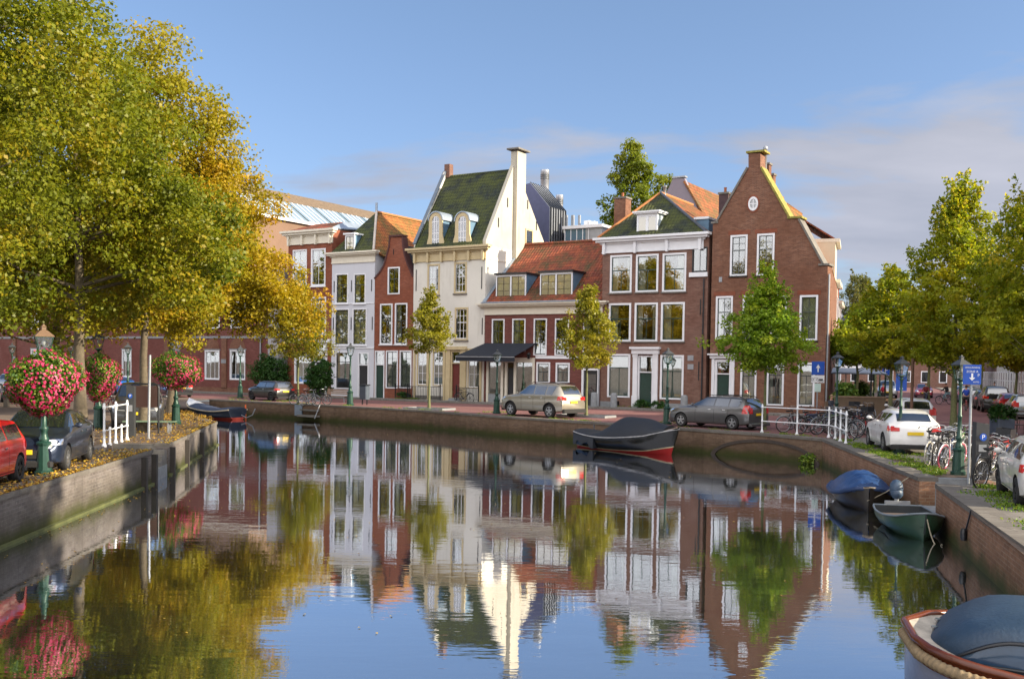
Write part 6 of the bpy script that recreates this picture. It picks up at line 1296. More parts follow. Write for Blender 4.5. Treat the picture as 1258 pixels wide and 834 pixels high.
def cover(mb, h, t0, t1, zf, n=26, m=10, lip=.14, wr=.0, seed=1):
    """canvas stretched over the boat; zf(t) = height above the gunwale on the centre line"""
    rs = np.random.default_rng(seed); vs = []
    for i in range(n+1):
        t = t0+(t1-t0)*i/n; w = h.hw(t)+.035; p = h.P(t, 1); top = zf(t); row = []
        for j in range(m+1):
            g_ = -1+2*j/m; y = g_*w; z = p[2]+top*(1-abs(g_)**2.1)+wr*rs.normal()*(1-abs(g_))*.5
            row.append((p[0], y, z+.012))
        row = [(row[0][0], row[0][1]-.012, row[0][2]-lip*(1+.2*rs.normal()))]+row+[(row[-1][0], row[-1][1]+.012, row[-1][2]-lip*(1+.2*rs.normal()))]; vs += row
    k = m+3; mb.add(vs, [(i*k+j, (i+1)*k+j, (i+1)*k+j+1, i*k+j+1) for i in range(n) for j in range(k-1)], 0, True)
    for i in (0, n): mb.add(vs[i*k:(i+1)*k], [tuple(range(k)) if i else tuple(reversed(range(k)))], 0); 
    return mb
def rope(label, pts, sag=.15, r=.018, mat=None):
    a, b = Vector(pts[0]), Vector(pts[1]); P = [a.lerp(b, i/14)-Vector((0, 0, sag*4*(i/14)*(1-i/14))) for i in range(15)]
    mb = MB(); mb.tube(P, r, 6); o = mb.build('mooring_rope', mat or plain('rope', (.30, .27, .20), .9)); tag(o, label, 'rope'); return o
HB_ = plain('black_hull', (.008, .009, .012), .22, 0, .2); HR_ = plain('red_antifouling', (.38, .015, .015), .5); CV_ = plain('black_boat_canvas', (.012, .015, .022), .65, 0, .2, 2, .5)
# black sloop under its cover
c = xy(G(768, 553, 0)); qd = (far[1]-far[2]).normalized(); c += Vector((.05, -.15, 0)); t = boat('covered_sloop', 'black sloop with red bottom and dark cover moored across the water', c, qd)
h = Hull(5.6, 2.0, .62, .30, .42, .42, .62, .45)
MB_ = MB(); h.skin(MB_, .40, 1.0); MB_.build('hull', HB_, t); MB_ = MB(); h.skin(MB_, 0, .365); MB_.build('bottom', HR_, t); MB_ = MB(); h.skin(MB_, .363, .402, off=.004); MB_.build('waterline_stripe', plain('cream_line', (.62, .55, .38), .5), t)
MB_ = MB(); MB_.tube(h.loop(.965, 0, .02), .035, 6); MB_.build('rubbing_strake', plain('pale_strake', (.42, .42, .44), .5), t)
MB_ = MB(); cover(MB_, h, 0, .93, lambda t: .08+.74*math.exp(-((t-.50)/.17)**2)+.50*math.exp(-((t-.74)/.16)**2)*(1 if t > .5 else .8)+.06*math.sin(t*20)*.3, lip=.10, seed=3); MB_.build('cover', CV_, t)
MB_ = MB(); cover(MB_, h, -.0, .30, lambda t: .02, lip=.48, seed=4, n=8); MB_.build('stern_cover', CV_, t)
MB_ = MB(); h.deck(MB_, .9, .995, .01); MB_.build('foredeck', M_WOOD, t); MB_ = MB(); MB_.lathe([(.03, 0), (.03, .26), (.05, .28)], (-h.L*.46, .5, .75), 8); MB_.build('bollard', M_CHROME, t)
rope('rope running down the far quay wall right of the black sloop', [(G(912, 530)+Vector((0, 0, .02))), G(899, 556, 0)+Vector((0, .05, .1))], .1)
# tender with red oar at the left
c = xy(G(262, 513.5, 0)); qd2 = -(far[-2]-far[-1]).normalized(); t = boat('small_sloop', 'dark blue tender with white bow and orange rudder post moored far left', c, qd2)
h = Hull(5.0, 1.8, .55, .25, .38, .42, .8, .2)
MB_ = MB(); h.skin(MB_, .42, 1.0); MB_.build('hull', plain('navy_hull', (.012, .022, .045), .3), t); MB_ = MB(); h.skin(MB_, 0, .42); MB_.build('bottom', plain('orange_bottom', (.42, .05, .03), .5), t)
MB_ = MB(); MB_.tube(h.loop(.94, 0, .03), .05, 6); MB_.build('rubbing_strake', plain('beige_strake', (.50, .44, .34), .7), t); MB_ = MB(); h.deck(MB_, .80, .995, .03, .16); MB_.build('foredeck', M_WHITE, t)
MB_ = MB(); cover(MB_, h, .02, .80, lambda t: .12+.05*math.sin(t*9), lip=.03); MB_.build('cover', plain('blue_grey_canvas', (.035, .05, .09), .7), t)
MB_ = MB(); MB_.tube([(-2.0, -1.02, .95), (-2.05, -1.0, -.2)], .05, 6); MB_.build('rudder_post', plain('orange_paint', (.55, .10, .02), .5), t); MB_ = MB(); MB_.tube([(-2.6, -.2, .3), (-3.1, -.2, .15), (-3.7, -.2, .35), (-3.95, -.2, .75)], .035, 6); MB_.build('stern_rail', M_GREY, t)
# blue tarpaulin boat
t = boat('tarpaulin_boat', 'dark boat under a bulging bright blue tarpaulin by the right quay', Vector((9.92, 28.7, 0)), (-.22, -1)); h = Hull(3.5, 1.55, .36, .22, .5, .22, .75, .15, 2.4)
MB_ = MB(); h.skin(MB_, 0, 1.0); MB_.build('hull', plain('brown_black_hull', (.022, .017, .014), .35), t); MB_ = MB(); MB_.tube(h.loop(.97, 0, .01), .028, 6); MB_.build('rubbing_strake', plain('worn_gunwale', (.30, .24, .17), .6), t)
MB_ = MB(); cover(MB_, h, 0.0, .93, lambda t: .08+.48*max(0, math.sin(PI*min(1, max(0, (t+.03)/.98))))**.75, lip=.10, wr=.045, seed=6, n=34, m=16); MB_.build('tarpaulin', plain('blue_tarpaulin', (.013, .045, .145), .42, 0, .25, 2.5, .8), t)
rl_ = h.loop(1.0, -.03, .05); MB_ = MB(); MB_.tube([p for p in rl_ if p[0] < 1.75], .065, 8); MB_.build('rolled_hem', plain('blue_tarpaulin_roll', (.012, .035, .11), .5, 0, .3, 5, .8), t)
rope('mooring line rising from the blue covered boat to the quay edge', [Vector((9.5, 27.0, .30)), G(1122, 583)+Vector((0, 0, .03))], .06, .014)
# green boat with outboard
t = boat('green_rowing_boat', 'small open green boat with a wrapped outboard motor by the right quay', Vector((9.38, 23.75, 0)), (-.14, -1)); h = Hull(2.6, 1.30, .40, .15, .45, .16, .88, .2, 2.0)
gm = plain('green_hull', (.022, .060, .035), .35, 0, .3); MB_ = MB(); h.skin(MB_, 0, 1.0); MB_.build('hull', gm, t)
MB_ = MB(); h.skin(MB_, .32, .99, off=-.03); h.deck(MB_, .0, .97, -.30, 0, .1); MB_.build('inside', plain('dark_boat_inside', (.03, .035, .04), .6), t); MB_ = MB(); MB_.tube(h.loop(1.0, 0, 0)+[h.loop(1.0)[0]], .026, 6); MB_.build('gunwale', plain('blue_grey_gunwale', (.16, .19, .22), .5), t)
for x_ in (-.9, .1): MB_ = MB(); MB_.box(x_-.14, -.58, .26, x_+.14, .58, .30); MB_.build('thwart', M_WOOD, t)
ob = MB(); ob.ball((-1.47, 0, .86), .20, 12, 0, (1.05, .85, 1.1)); ob.ball((-1.40, 0, .74), .17, 10, 0, (1, .9, .9)); o1 = ob.build('outboard_motor', plain('wrapped_blue_cover', (.04, .07, .12), .45, 0, .3, 4, .8), t); ob = MB(); ob.tube([(-1.40, 0, .66), (-1.43, 0, .1), (-1.45, 0, -.2)], .055, 8); ob.build('motor_leg', M_GREY, o1)
ob = MB(); ob.box(-1.36, -.3, .40, -1.28, .3, .56); ob.build('transom_bracket', M_GREY, t)
rope('pale rope hanging from the bow of the green boat to the quay wall', [Vector((9.22, 22.4, .50)), Vector((9.35, 21.9, .03))], .25, .014)
rope('dark cable hanging down the near right quay wall', [G(1196, 628)+Vector((-.05, 0, .03)), G(1180, 660, .35)+Vector((.05, 0, 0))], .05, .02, M_BLACK)
MB_ = MB(); q = G(1184, 658, .42); MB_.lathe([(.05, -.12), (.07, -.06), (.07, .06), (.05, .12)], (q.x, q.y, .45), 8); tag(MB_.build('cable_connector', M_BLACK), 'small black connector hanging on the quay wall cable', 'connector')
# large launch at the lower right
wd_ = (rA-r2).normalized(); t = boat('canal_launch', 'large varnished launch with blue canvas hood and thick rope fender at the lower right', Vector((7.76, 9.95, 0)), (-.885, .465))
h = Hull(7.2, 2.25, .60, .35, .15, .10, .8, .03, 3.2)
vr = plain('varnished_mahogany', (.105, .026, .010), .2, 0, .35, 3, .05); MB_ = MB(); h.skin(MB_, 0, .80); MB_.build('hull', plain('violet_grey_hull', (.20, .21, .28), .2), t); MB_ = MB(); h.skin(MB_, .80, 1.0, off=.004); MB_.build('top_strake', vr, t)
def ropefender():
    m = MB(); L_ = h.loop(.90, 0, .085); P = []
    for i in range(len(L_)-1):
        a, b = Vector(L_[i]), Vector(L_[i+1]); k = max(1, int((b-a).length/.014))
        P += [a.lerp(b, j/k) for j in range(k)]
    m.tube(P, [.060+.006*math.sin(i*1.35) for i in range(len(P))], 10); return m
ropefender().build('rope_fender', plain('coir_rope', (.24, .175, .10), .95, 0, .3, 20, .8), t)
MB_ = MB(); h.deck(MB_, .90, .993, .0, .03, .0); MB_.build('foredeck', plain('lichen_deck', (.40, .36, .30), .75, 0, .35, 6, .4), t)
MB_ = MB(); h.deck(MB_, .02, .90, -.01, .0, .0); 
dk = NT('teak_planking'); uv = dk.coord('Object'); s__ = dk.n('ShaderNodeSeparateXYZ'); dk.put(s__, 0, uv); st_ = dk.math('LESS_THAN', dk.math('FRACT', dk.math('MULTIPLY', s__.outputs[1], 16)), .16)
deckm = dk.end(dk.bsdf(dk.mix(st_, (.42, .40, .40), (.05, .045, .04)), .6)); MB_.build('side_deck', deckm, t)
MB_ = MB(); MB_.tube(h.line(1.0, 1, 0, 1, 40, .015, .0), .045, 8); MB_.tube(h.line(1.0, -1, 0, 1, 40, .015, .0), .045, 8); MB_.build('cap_rail', vr, t)
# canvas hood
hood = MB(); n, m_ = 26, 16; vs = []
def hoodsec(t_):
    w_ = h.hw(t_)-.15; q = max(0.0, (t_-.76)/.205); top = .56*(1-q**2.8)**.6 if q < 1 else .0; return max(.05, w_), top
for i in range(n+1):
    t_ = .06+(.962-.06)*(1-(1-i/n)**1.5); w_, top = hoodsec(t_); x = (t_-.5)*h.L; z0 = h.zs(t_)+.03
    w_ *= 1-.25*max(0, (t_-.88)/.082)**2
    for j in range(m_+1):
        a_ = PI*j/m_; ca = math.cos(a_); y = -w_*math.copysign(abs(ca)**.45, ca); vs.append((x, y, z0+top*math.sin(a_)**.5+.012*math.sin(i*1.9+j)))
hood.add(vs, [(i*(m_+1)+j, (i+1)*(m_+1)+j, (i+1)*(m_+1)+j+1, i*(m_+1)+j+1) for i in range(n) for j in range(m_)], 0, True)
cvb = plain('navy_hood_canvas', (.017, .040, .075), .55, 0, .22, 2.5, .6); hood.build('hood', cvb, t)
for sd_ in (1, -1):
    for (ta, tb_) in ((.38, .60), (.615, .765), (.78, .915)):
        wn_ = MB(); vs = []; 
        for i in range(11):
            t_ = ta+(tb_-ta)*i/10; w_, top = hoodsec(t_); x = (t_-.5)*h.L; z0 = h.zs(t_)+.03
            for j in range(4):
                s2 = (.10+j/3*.50); a_ = math.asin(min(1, s2**(1/.5))); y = w_*math.cos(a_)**.45+.016; fade = 1-(max(0, (t_-.84)/.085))**2 if tb_ > .7 else 1; zz_ = z0+top*(.10+(s2-.10)*max(.12, fade)); vs.append((x, sd_*y, zz_))
        fs = [(i*4+j, (i+1)*4+j, (i+1)*4+j+1, i*4+j+1) for i in range(10) for j in range(3)]
        wn_.add(vs, fs if sd_ < 0 else [f[::-1] for f in fs], 0, True); wn_.build('hood_window', plain('vinyl_window', (.025, .055, .10), .12, 0, .3, 1.5, .1), t)
        bd_ = [vs[4*i] for i in range(11)]+[vs[4*i+3] for i in range(10, -1, -1)]; MB_ = MB(); MB_.tube([(a, b+sd_*.006, c) for a, b, c in bd_], .022, 6, closed=True); MB_.build('window_binding', M_BLACK, t)
for y_ in (.45, -.35): MB_ = MB(); [MB_.lathe([(.022, 0), (.022, .17), (.035, .18), (.035, .20)], (h.L*.455, y_*.5+e, .72), 10) for e in (0,)]; MB_.build('deck_bollard', M_CHROME, t)
MB_ = MB(); MB_.tube([(1.1, 1.0, .66), (.9, 1.03, .68), (.7, .98, .67), (.5, 1.02, .70), (.75, 1.0, .71), (1.0, .98, .70)], .03, 8); MB_.build('coiled_line', plain('turquoise_rope', (.03, .12, .16), .8), t)
# ================================================================== street lamps
def lamp_parts(t, style):
    H = 4.0; mb = MB()
    mb.lathe([(.25, 0), (.25, .10), (.22, .12)], (0, 0, 0), 8, 0, False); mb.lathe([(.205, .121), (.165, .78), (.19, .80), (.20, .86), (.15, .90)], (0, 0, 0), 12, 0, False); mb.build('base', M_LAMP, t)
    mb = MB(); mb.lathe([(.12, .901), (.13, .98), (.10, 1.02), (.085, 1.15), (.115, 1.20), (.115, 1.26), (.07, 1.30), (.062, 1.9), (.08, 1.93), (.08, 1.97), (.055, 2.0), (.045, 2.95), (.06, 3.0), (.075, 3.06), (.05, 3.10)], (0, 0, 0), 12); mb.build('post', M_LAMP, t)
    n = 4; zb, zt_ = 3.20, 3.66; rb, rt2 = .155, .30
    mb = MB(); mb.lathe([(.05, 3.10), (.10, 3.15), (rb+.01, zb-.02), (rb+.01, zb)], (0, 0, 0), n, 0, False)
    for k in range(n):
        a = 2*PI*(k+.5)/n; mb.tube([(rb*math.cos(a), rb*math.sin(a), zb), (rt2*math.cos(a), rt2*math.sin(a), zt_)], .014, 4, smooth=False)
        b = 2*PI*(k+1.5)/n
        for r_, z_ in ((rt2, zt_-.012), (rb, zb+.012)): mb.tube([(r_*math.cos(a), r_*math.sin(a), z_), (r_*math.cos(b), r_*math.sin(b), z_)], .013, 4, smooth=False)
    if style == 'lyre':
        for s_ in (-1, 1): mb.tube([(s_*.03, 0, 2.98), (s_*.20, 0, 3.12), (s_*.27, 0, 3.30), (s_*.25, 0, 3.52)], .014, 6)
    lf = mb.build('lantern_frame', M_LAMP, t)
    mb = MB()
    for k in range(n):
        a, b = 2*PI*(k+.5)/n, 2*PI*(k+1.5)/n; r0, r1 = rb-.006, rt2-.012
        mb.quad((r0*math.cos(a), r0*math.sin(a), zb+.01), (r0*math.cos(b), r0*math.sin(b), zb+.01), (r1*math.cos(b), r1*math.sin(b), zt_-.01), (r1*math.cos(a), r1*math.sin(a), zt_-.01))
    gm_ = glassmat('lamp_glass', (.45, .45, .43), .10, False, .0); mb.build('lantern_glass', gm_, lf)
    mb = MB(); mb.ball((0, 0, 3.50), .05, 10, 0, (1, 1, 1.7)); mb.lathe([(.022, 3.58), (.022, 3.66)], (0, 0, 0), 8); mb.build('bulb', plain('milk_glass', (.75, .74, .68), .4), lf)
    mb = MB(); mb.lathe([(.33, zt_+.0), (.335, zt_+.02), (.12, zt_+.17), (.075, zt_+.18), (.075, zt_+.26), (.10, zt_+.265), (.03, zt_+.31), (.012, zt_+.34)], (0, 0, 0), n, 0, False); mb.build('lantern_roof', plain('lamp_roof', (.045, .050, .055) if style != 'near' else (.16, .10, .06), .5), t)
LG_ = 'green cast-iron street lamps'
L0 = None
def lamp(label, px, py, top, yaw=.3, style='std', z=None):
    global L0
    v = G(px, py); P = Vector((v.x, v.y, Q)); h_ = HT(P, top); s_ = h_/4.0
    if style == 'std' and L0 is not None: return dup(L0, P, yaw, label, LG_, (min(1.1, s_*1.05)**.5*s_**.5,)*2+(s_,))
    t = thing('street_lamp', label, 'street lamp', P, yaw, LG_, 1); lamp_parts(t, style); t.scale = (s_, s_, s_)
    if style == 'std': L0 = t
    return t
lamp('tall green lamp post rising from the nearest ball of pink flowers on the left', 54, 583, 398, .55, 'near')
lamp('green lamp post with the flower basket at the corner of the left quay', 216, 521, 413, .5)
lamp('lamp carrying the middle flower basket behind the thick trunk', 121, 527, 404, .4)
lamp('green lamp post across the water left of the small black hatchback', 295, 489, 424, .4)
lamp('green lamp post across the water between the long bench and the litter bin', 430, 498, 421, .3)
lamp('green lamp post in front of the black shop awning', 610, 508, 429, .3)
lamp('green lamp post in front of the three-storey house by the black sloop', 819, 521, 427, .3)
lamp('green lamp post behind the bicycles at the corner of the white railing', 1027, 524, 432, .3)
lamp('green lamp post on the quay in front of the white hatchback', 1105, 557, 437, .2, 'lyre')
lamp('green lamp post among the nearest bicycles beside the pay station', 1177, 583, 436, .25, 'lyre')
lamp('distant green lamp post beside the small blue parking sign', 1080, 499, 440, .3)
lamp('distant lamp post at the far left behind the near flower ball', 15, 484, 421, .3)
lamp('distant lamp post in front of the red building left of the tall trunk', 157, 488, 421, .3)
lamp('distant lamp seen between the first flower basket and the thick trunk', 87, 487, 417, .3)

# ================================================================== flower baskets
def basket(label, px, py, cxp, cyp, rpx, rz, seed):
    global RNG; RNG = np.random.default_rng(seed); v = G(px, py); P = Vector((v.x, v.y, Q)); zc_ = HT(P, cyp); zc_ = max(.8, zc_); k_ = (G(px, py)-CAM).dot(fwd)/F; r = rpx*k_; rz_ = rz*k_
    t = thing('flower_basket', label, 'flower basket', P+Vector((0, 0, zc_)), 0, 'pink petunia baskets on the lamp posts')
    mb = MB(); mb.lathe([(.10, -rz_*.5), (.30, -rz_*.35), (.42, -.05), (.42, .05)], (0, 0, 0), 14); mb.build('bowl', M_DKGREEN, t)
    N_ = 12000; d = RNG.normal(size=(N_, 3)); d /= np.linalg.norm(d, axis=1, keepdims=True); bumps = 1+.16*np.sin(5*d[:, :1]+seed)*np.cos(4*d[:, 2:3]+2)+.07*np.sin(13*d[:, 1:2]); rr = (RNG.uniform(.25, 1, (N_, 1))**.4)*bumps
    sq = np.where(d[:, 2:3] < 0, 1-.28*(np.abs(d[:, 2:3]))**1.5, 1.0)
    p = d*rr*np.array([r, r, rz_])*np.concatenate([sq, sq, np.ones_like(sq)], 1); leaf_mesh('foliage', p, d+RNG.normal(size=(N_, 3))*.6, .062, L_BASKET, RNG.uniform(0, 1, N_), t)
    NF = 1500; d = RNG.normal(size=(NF, 3)); d /= np.linalg.norm(d, axis=1, keepdims=True); bumps = 1+.16*np.sin(5*d[:, :1]+seed)*np.cos(4*d[:, 2:3]+2)+.07*np.sin(13*d[:, 1:2]); sq = np.where(d[:, 2:3] < 0, 1-.28*(np.abs(d[:, 2:3]))**1.5, 1.0)
    keep = RNG.uniform(0, 1, NF) < np.clip(.75-.55*d[:, 2]+.25*d[:, 0], .12, 1); d, bumps, sq = d[keep], bumps[keep], sq[keep]
    p = d*bumps*1.02*np.array([r, r, rz_])*np.concatenate([sq, sq, np.ones_like(sq)], 1); p = np.repeat(p, 3, axis=0)+RNG.normal(size=(len(p)*3, 3))*.014; dn = np.repeat(d, 3, axis=0)
    o_ = leaf_mesh('flowers', p, dn+RNG.normal(size=p.shape)*.25, .050, L_FLOWER, np.repeat(RNG.uniform(0, 1, len(d)), 3), t); stuff(o_)
    return t
L_BASKET = leafmat('basket_leaves', (.035, .095, .012), (.085, .18, .016), (.26, .32, .03), .35)
basket('largest ball of pink petunias, on the nearest lamp post at the left', 54, 583, 58, 471, 43, 39, 101)
basket('middle ball of pink petunias half hidden behind the thick trunk', 121, 527, 120, 464, 25, 29, 102)
basket('ball of pink petunias on the lamp post at the left quay corner', 216, 521, 217, 456, 31, 23, 103)

# ================================================================== bicycles
def make_bike(label, frame_m, tyre_m=None, rack=None, lock=None, tilt=0):
    tyre_m = tyre_m or M_RUBBER; t = thing('bicycle', label, 'bicycle', (0, 0, -50), 0); R_ = .345; wb = 1.10; 
    for x in (0, wb):
        mb = MB(); mb.tube([(x+R_*math.cos(2*PI*k/28), 0, R_+R_*math.sin(2*PI*k/28)) for k in range(28)], .021, 6, closed=True); wh = mb.build('wheel', tyre_m, t)
        mb = MB(); mb.tube([(x+(R_-.03)*math.cos(2*PI*k/28), 0, R_+(R_-.03)*math.sin(2*PI*k/28)) for k in range(28)], .011, 4, closed=True)
        for k in range(14): a = 2*PI*k/14; mb.tube([(x, .02*(-1)**k, R_), (x+(R_-.03)*math.cos(a), 0, R_+(R_-.03)*math.sin(a))], .0032, 3, cap=False)
        mb.lathe([(.03, -.04), (.03, .04)], (x, 0, R_), 8, 0, True, 'y'); mb.build('spokes', M_CHROME, wh)
        mb = MB(); a0_, a1_ = (.25*PI, .95*PI) if x == 0 else (.15*PI, .75*PI); P = [(x+(R_+.035)*math.cos(a0_+(a1_-a0_)*k/10), 0, R_+(R_+.035)*math.sin(a0_+(a1_-a0_)*k/10)) for k in range(11)]; mb.tube(P, .018, 4); mb.build('mudguard', frame_m, t)
    bb = (.44, 0, .29); st_ = (.30, 0, .82); hd_ = (.93, 0, .80); mb = MB()
    mb.tube([bb, st_], .016, 6); mb.tube([bb, (.90, 0, .62)], .018, 6); mb.tube([(.32, 0, .74), hd_], .016, 6); mb.tube([(wb, 0, R_), (1.0, 0, .60), (.955, 0, .68), (.90, 0, .96)], .016, 6)
    for s_ in (-1, 1): mb.tube([bb, (0, s_*.05, R_)], .010, 5); mb.tube([(0, s_*.05, R_), (.32, s_*.02, .72)], .009, 5)
    mb.build('frame', frame_m, t)
    mb = MB(); mb.tube([(.78, -.29, 1.02), (.90, -.24, 1.06), (.94, -.08, 1.04), (.90, 0, 1.0), (.94, .08, 1.04), (.90, .24, 1.06), (.78, .29, 1.02)], .012, 6); hb = mb.build('handlebar', M_CHROME, t); mb = MB(); [mb.tube([(.72, s_*.29, 1.01), (.83, s_*.27, 1.035)], .018, 6) for s_ in (-1,)]; mb.build('grip', M_RUBBER, hb); mb = MB(); mb.tube([(.72, .29, 1.01), (.83, .27, 1.035)], .018, 6); mb.build('grip', M_RUBBER, hb)
    mb = MB(); mb.tube([st_, (.28, 0, .93)], .012, 6); mb.build('seat_post', M_CHROME, t); mb = MB(); mb.add([(.10, -.09, .95), (.10, .09, .95), (.22, .08, .96), (.42, .02, .955), (.42, -.02, .955), (.22, -.08, .96), (.12, -.05, .90), (.12, .05, .90), (.40, .01, .91), (.40, -.01, .91)], [(0, 1, 2, 5), (5, 2, 3, 4), (1, 0, 6, 7), (0, 5, 9, 6), (5, 4, 9), (2, 1, 7, 8), (3, 2, 8), (4, 3, 8, 9), (6, 9, 8, 7)]); mb.build('saddle', M_RUBBER, t)
    mb = MB(); mb.lathe([(.085, -.004), (.085, .004)], (bb[0], .05, bb[2]), 14, 0, True, 'y'); mb.tube([(bb[0], .06, bb[2]), (bb[0]+.12, .07, bb[2]-.11)], .010, 5); mb.tube([(bb[0], -.06, bb[2]), (bb[0]-.12, -.07, bb[2]+.11)], .010, 5); mb.box(bb[0]+.08, .06, bb[2]-.13, bb[0]+.17, .15, bb[2]-.105); mb.box(bb[0]-.17, -.15, bb[2]+.10, bb[0]-.08, -.06, bb[2]+.125); mb.build('crank', M_CHROME, t)
    mb = MB(); [mb.tube([(-.12, s_*.06, .76), (.28, s_*.06, .76), (.30, s_*.03, .74)], .007, 4) for s_ in (-1, 1)]; [mb.tube([(x, -.06, .76), (x, .06, .76)], .006, 4) for x in (-.10, .05, .2)]; mb.tube([(-.05, .06, .76), (0, .06, R_)], .006, 4); mb.tube([(-.05, -.06, .76), (0, -.06, R_)], .006, 4); mb.build('rack', M_CHROME if rack != 'black' else M_BLACK, t)
    if rack == 'crate':
        mb = MB(); x0_, x1_, z0_, z1_ = .92, 1.30, .98, 1.22; 
        mb.box(x0_, -.20, z0_, x1_, .20, z0_+.02); mb.box(x0_, -.20, z0_+.02, x0_+.02, .20, z1_); mb.box(x1_-.02, -.20, z0_+.02, x1_, .20, z1_); mb.box(x0_+.02, -.20, z0_+.02, x1_-.02, -.18, z1_); mb.box(x0_+.02, .18, z0_+.02, x1_-.02, .20, z1_); mb.build('crate', M_BLACK, t)
    if rack == 'bags':
        for s_ in (-1, 1): mb = MB(); mb.cham(-.18, s_*.07 if s_ > 0 else -.22, .42, .20, .22 if s_ > 0 else -.07, .76, .03); mb.build('pannier', plain('navy_cloth', (.02, .03, .07), .8), t)
    if lock: mb = MB(); mb.tube([(.86, 0, .62), (1.02, .05, .60), (1.06, .07, .45), (.98, .05, .36), (.86, .02, .45), (.84, 0, .58)], .022, 6); mb.build('chain_lock', lock, t)
    return t
mk = lambda n, c: plain(n, c, .35, .3, .1)
PB = {'black': make_bike('', mk('black_frame', (.015, .015, .018)), None, 'black'), 'silver': make_bike('', mk('silver_frame', (.25, .27, .30))), 'white': make_bike('', mk('white_frame', (.42, .43, .45)), plain('cream_tyre', (.50, .47, .40), .8)), 'red': make_bike('', mk('red_frame', (.35, .02, .02))), 'blue': make_bike('', mk('blue_frame', (.03, .08, .22))), 'crate': make_bike('', mk('black_frame', (.015, .015, .018)), None, 'crate'), 'purple': make_bike('', mk('black_frame', (.015, .015, .018)), None, 'black', plain('purple_lock', (.22, .03, .50), .5)), 'pink': make_bike('', mk('white_frame', (.65, .66, .68)), plain('pink_tyre', (.55, .10, .16), .7)), 'bags': make_bike('', mk('grey_frame', (.10, .11, .12)), None, 'bags'), 'green': make_bike('', mk('green_frame', (.12, .28, .08)))}
used = set()
def bike(kind, px, py, yaw, label, group, tilt=.0, at_=None):
    v = at_ or G(px, py); p = Vector((v[0], v[1], Q+.012)); src = PB[kind]
    if kind not in used: used.add(kind); o = src; o['label'] = label
    else: o = dup(src, p, yaw, label)
    o.location = p; o.rotation_euler = (tilt, 0, yaw); o['group'] = group; return o
BG1 = 'bicycles parked behind the white railing'; BG2 = 'bicycles parked between the lamp posts on the right quay'; BG3 = 'bicycles parked by the pay station at the right'; BG4 = 'bicycles standing along the houses across the water'; BG5 = 'bicycles parked by the cafe terrace'
ry = math.atan2(-.35, -1)
for k, (px, py, kd, yw, lab) in enumerate(((962, 531, 'silver', .15, 'silver bicycle at the left end of the row behind the white railing'), (983, 533, 'black', .5, 'black bicycle second from the left behind the white railing'), (990, 527, 'red', .8, 'red bicycle in the middle behind the white railing'), (1003, 534, 'silver', .35, 'silver bicycle in front of the sign post behind the railing'), (1012, 529, 'blue', .9, 'blue bicycle by the foot of the one-way sign'), (1022, 535, 'black', .2, 'black bicycle just left of the corner lamp post'), (1036, 533, 'white', .7, 'white bicycle right of the corner lamp post'))):
    bike(kd, px, py, yw, lab, BG1, .06)
for k, (px, py, kd, yw, lab) in enumerate(((1046, 541, 'black', 1.9, 'black bicycle nearest the end of the white railing'), (1052, 538, 'silver', 2.2, 'silver bicycle left of the white hatchback with its wheel turned out'), (1058, 534, 'red', 1.7, 'red bicycle in the tangle left of the white hatchback'), (1062, 529, 'black', 2.4, 'black bicycle behind the tangle left of the white hatchback'), (1068, 525, 'crate', 2.0, 'bicycle with a black crate left of the white hatchback'), (1056, 524, 'blue', 1.4, 'blue bicycle against the terrace screen'), (1072, 520, 'silver', 1.6, 'silver bicycle beyond the white hatchback roof'), (1046, 528, 'bags', 2.6, 'bicycle with dark panniers behind the railing end'))):
    bike(kd, px, py, yw, lab, BG5 if py < 526 else BG1, .05)
for k, (px, py, kd, yw, lab) in enumerate(((1139, 572, 'white', .9, 'white bicycle with cream tyres leftmost of the cluster by the quay edge'), (1147, 574, 'black', 1.0, 'black bicycle second in the cluster right of the white hatchback'), (1158, 577, 'pink', .75, 'bicycle with pink tyres beside the nearest right lamp post'), (1156, 566, 'silver', 1.1, 'silver bicycle behind the one with pink tyres'), (1166, 562, 'white', .8, 'white framed bicycle behind the nearest right lamp post'), (1176, 564, 'green', 1.0, 'green bicycle just behind the nearest right lamp post'), (1184, 566, 'silver', .9, 'silver bicycle between the lamp post and the pay station'))):
    bike(kd, px, py, yw, lab, BG2, .07)
for k, (px, py, kd, yw, lab) in enumerate(((1203, 600, 'purple', .62, 'black bicycle with a purple chain lock nearest at the right'), (1205, 590, 'silver', .7, 'silver bicycle behind the one with the purple lock'), (1209, 583, 'crate', .75, 'black bicycle with a large front crate by the pay station'), (1216, 578, 'red', .7, 'red bicycle behind the large front crate'), (1226, 590, 'black', .9, 'black bicycle beside the slatted bench'))):
    bike(kd, px, py, yw, lab, BG3, .09)
for px, py, kd, yw, lab in ((361, 497, 'black', -.2, 'black bicycle leaning by the trunk right of the small black hatchback'), (372, 498.5, 'silver', -.5, 'silver bicycle on the rack right of the small black hatchback'), (383, 497, 'black', -.3, 'black bicycle standing in front of the clipped bush'), (509, 491, 'bags', -.55, 'bicycle with dark panniers by the railings left of the cream house'), (551, 493.5, 'green', -.5, 'green bicycle at the red door of the cream house'), (563, 494.5, 'black', -.6, 'black bicycle against the railings right of the red door')):
    bike(kd, px, py, yw, lab, BG4, .06)
for k, (px, py, kd, yw, lab) in enumerate(((1143, 568, 'black', 1.2, 'black bicycle at the back of the cluster right of the white hatchback'), (1151, 570, 'silver', .6, 'grey bicycle squeezed between black ones right of the white hatchback'), (1163, 573, 'black', .9, 'black bicycle just left of the nearest lamp base'), (1171, 569, 'blue', 1.1, 'blue bicycle behind the nearest lamp base'), (1187, 573, 'black', .8, 'black bicycle left of the pay station'))): bike(kd, px, py, yw, lab, BG2, -.06)
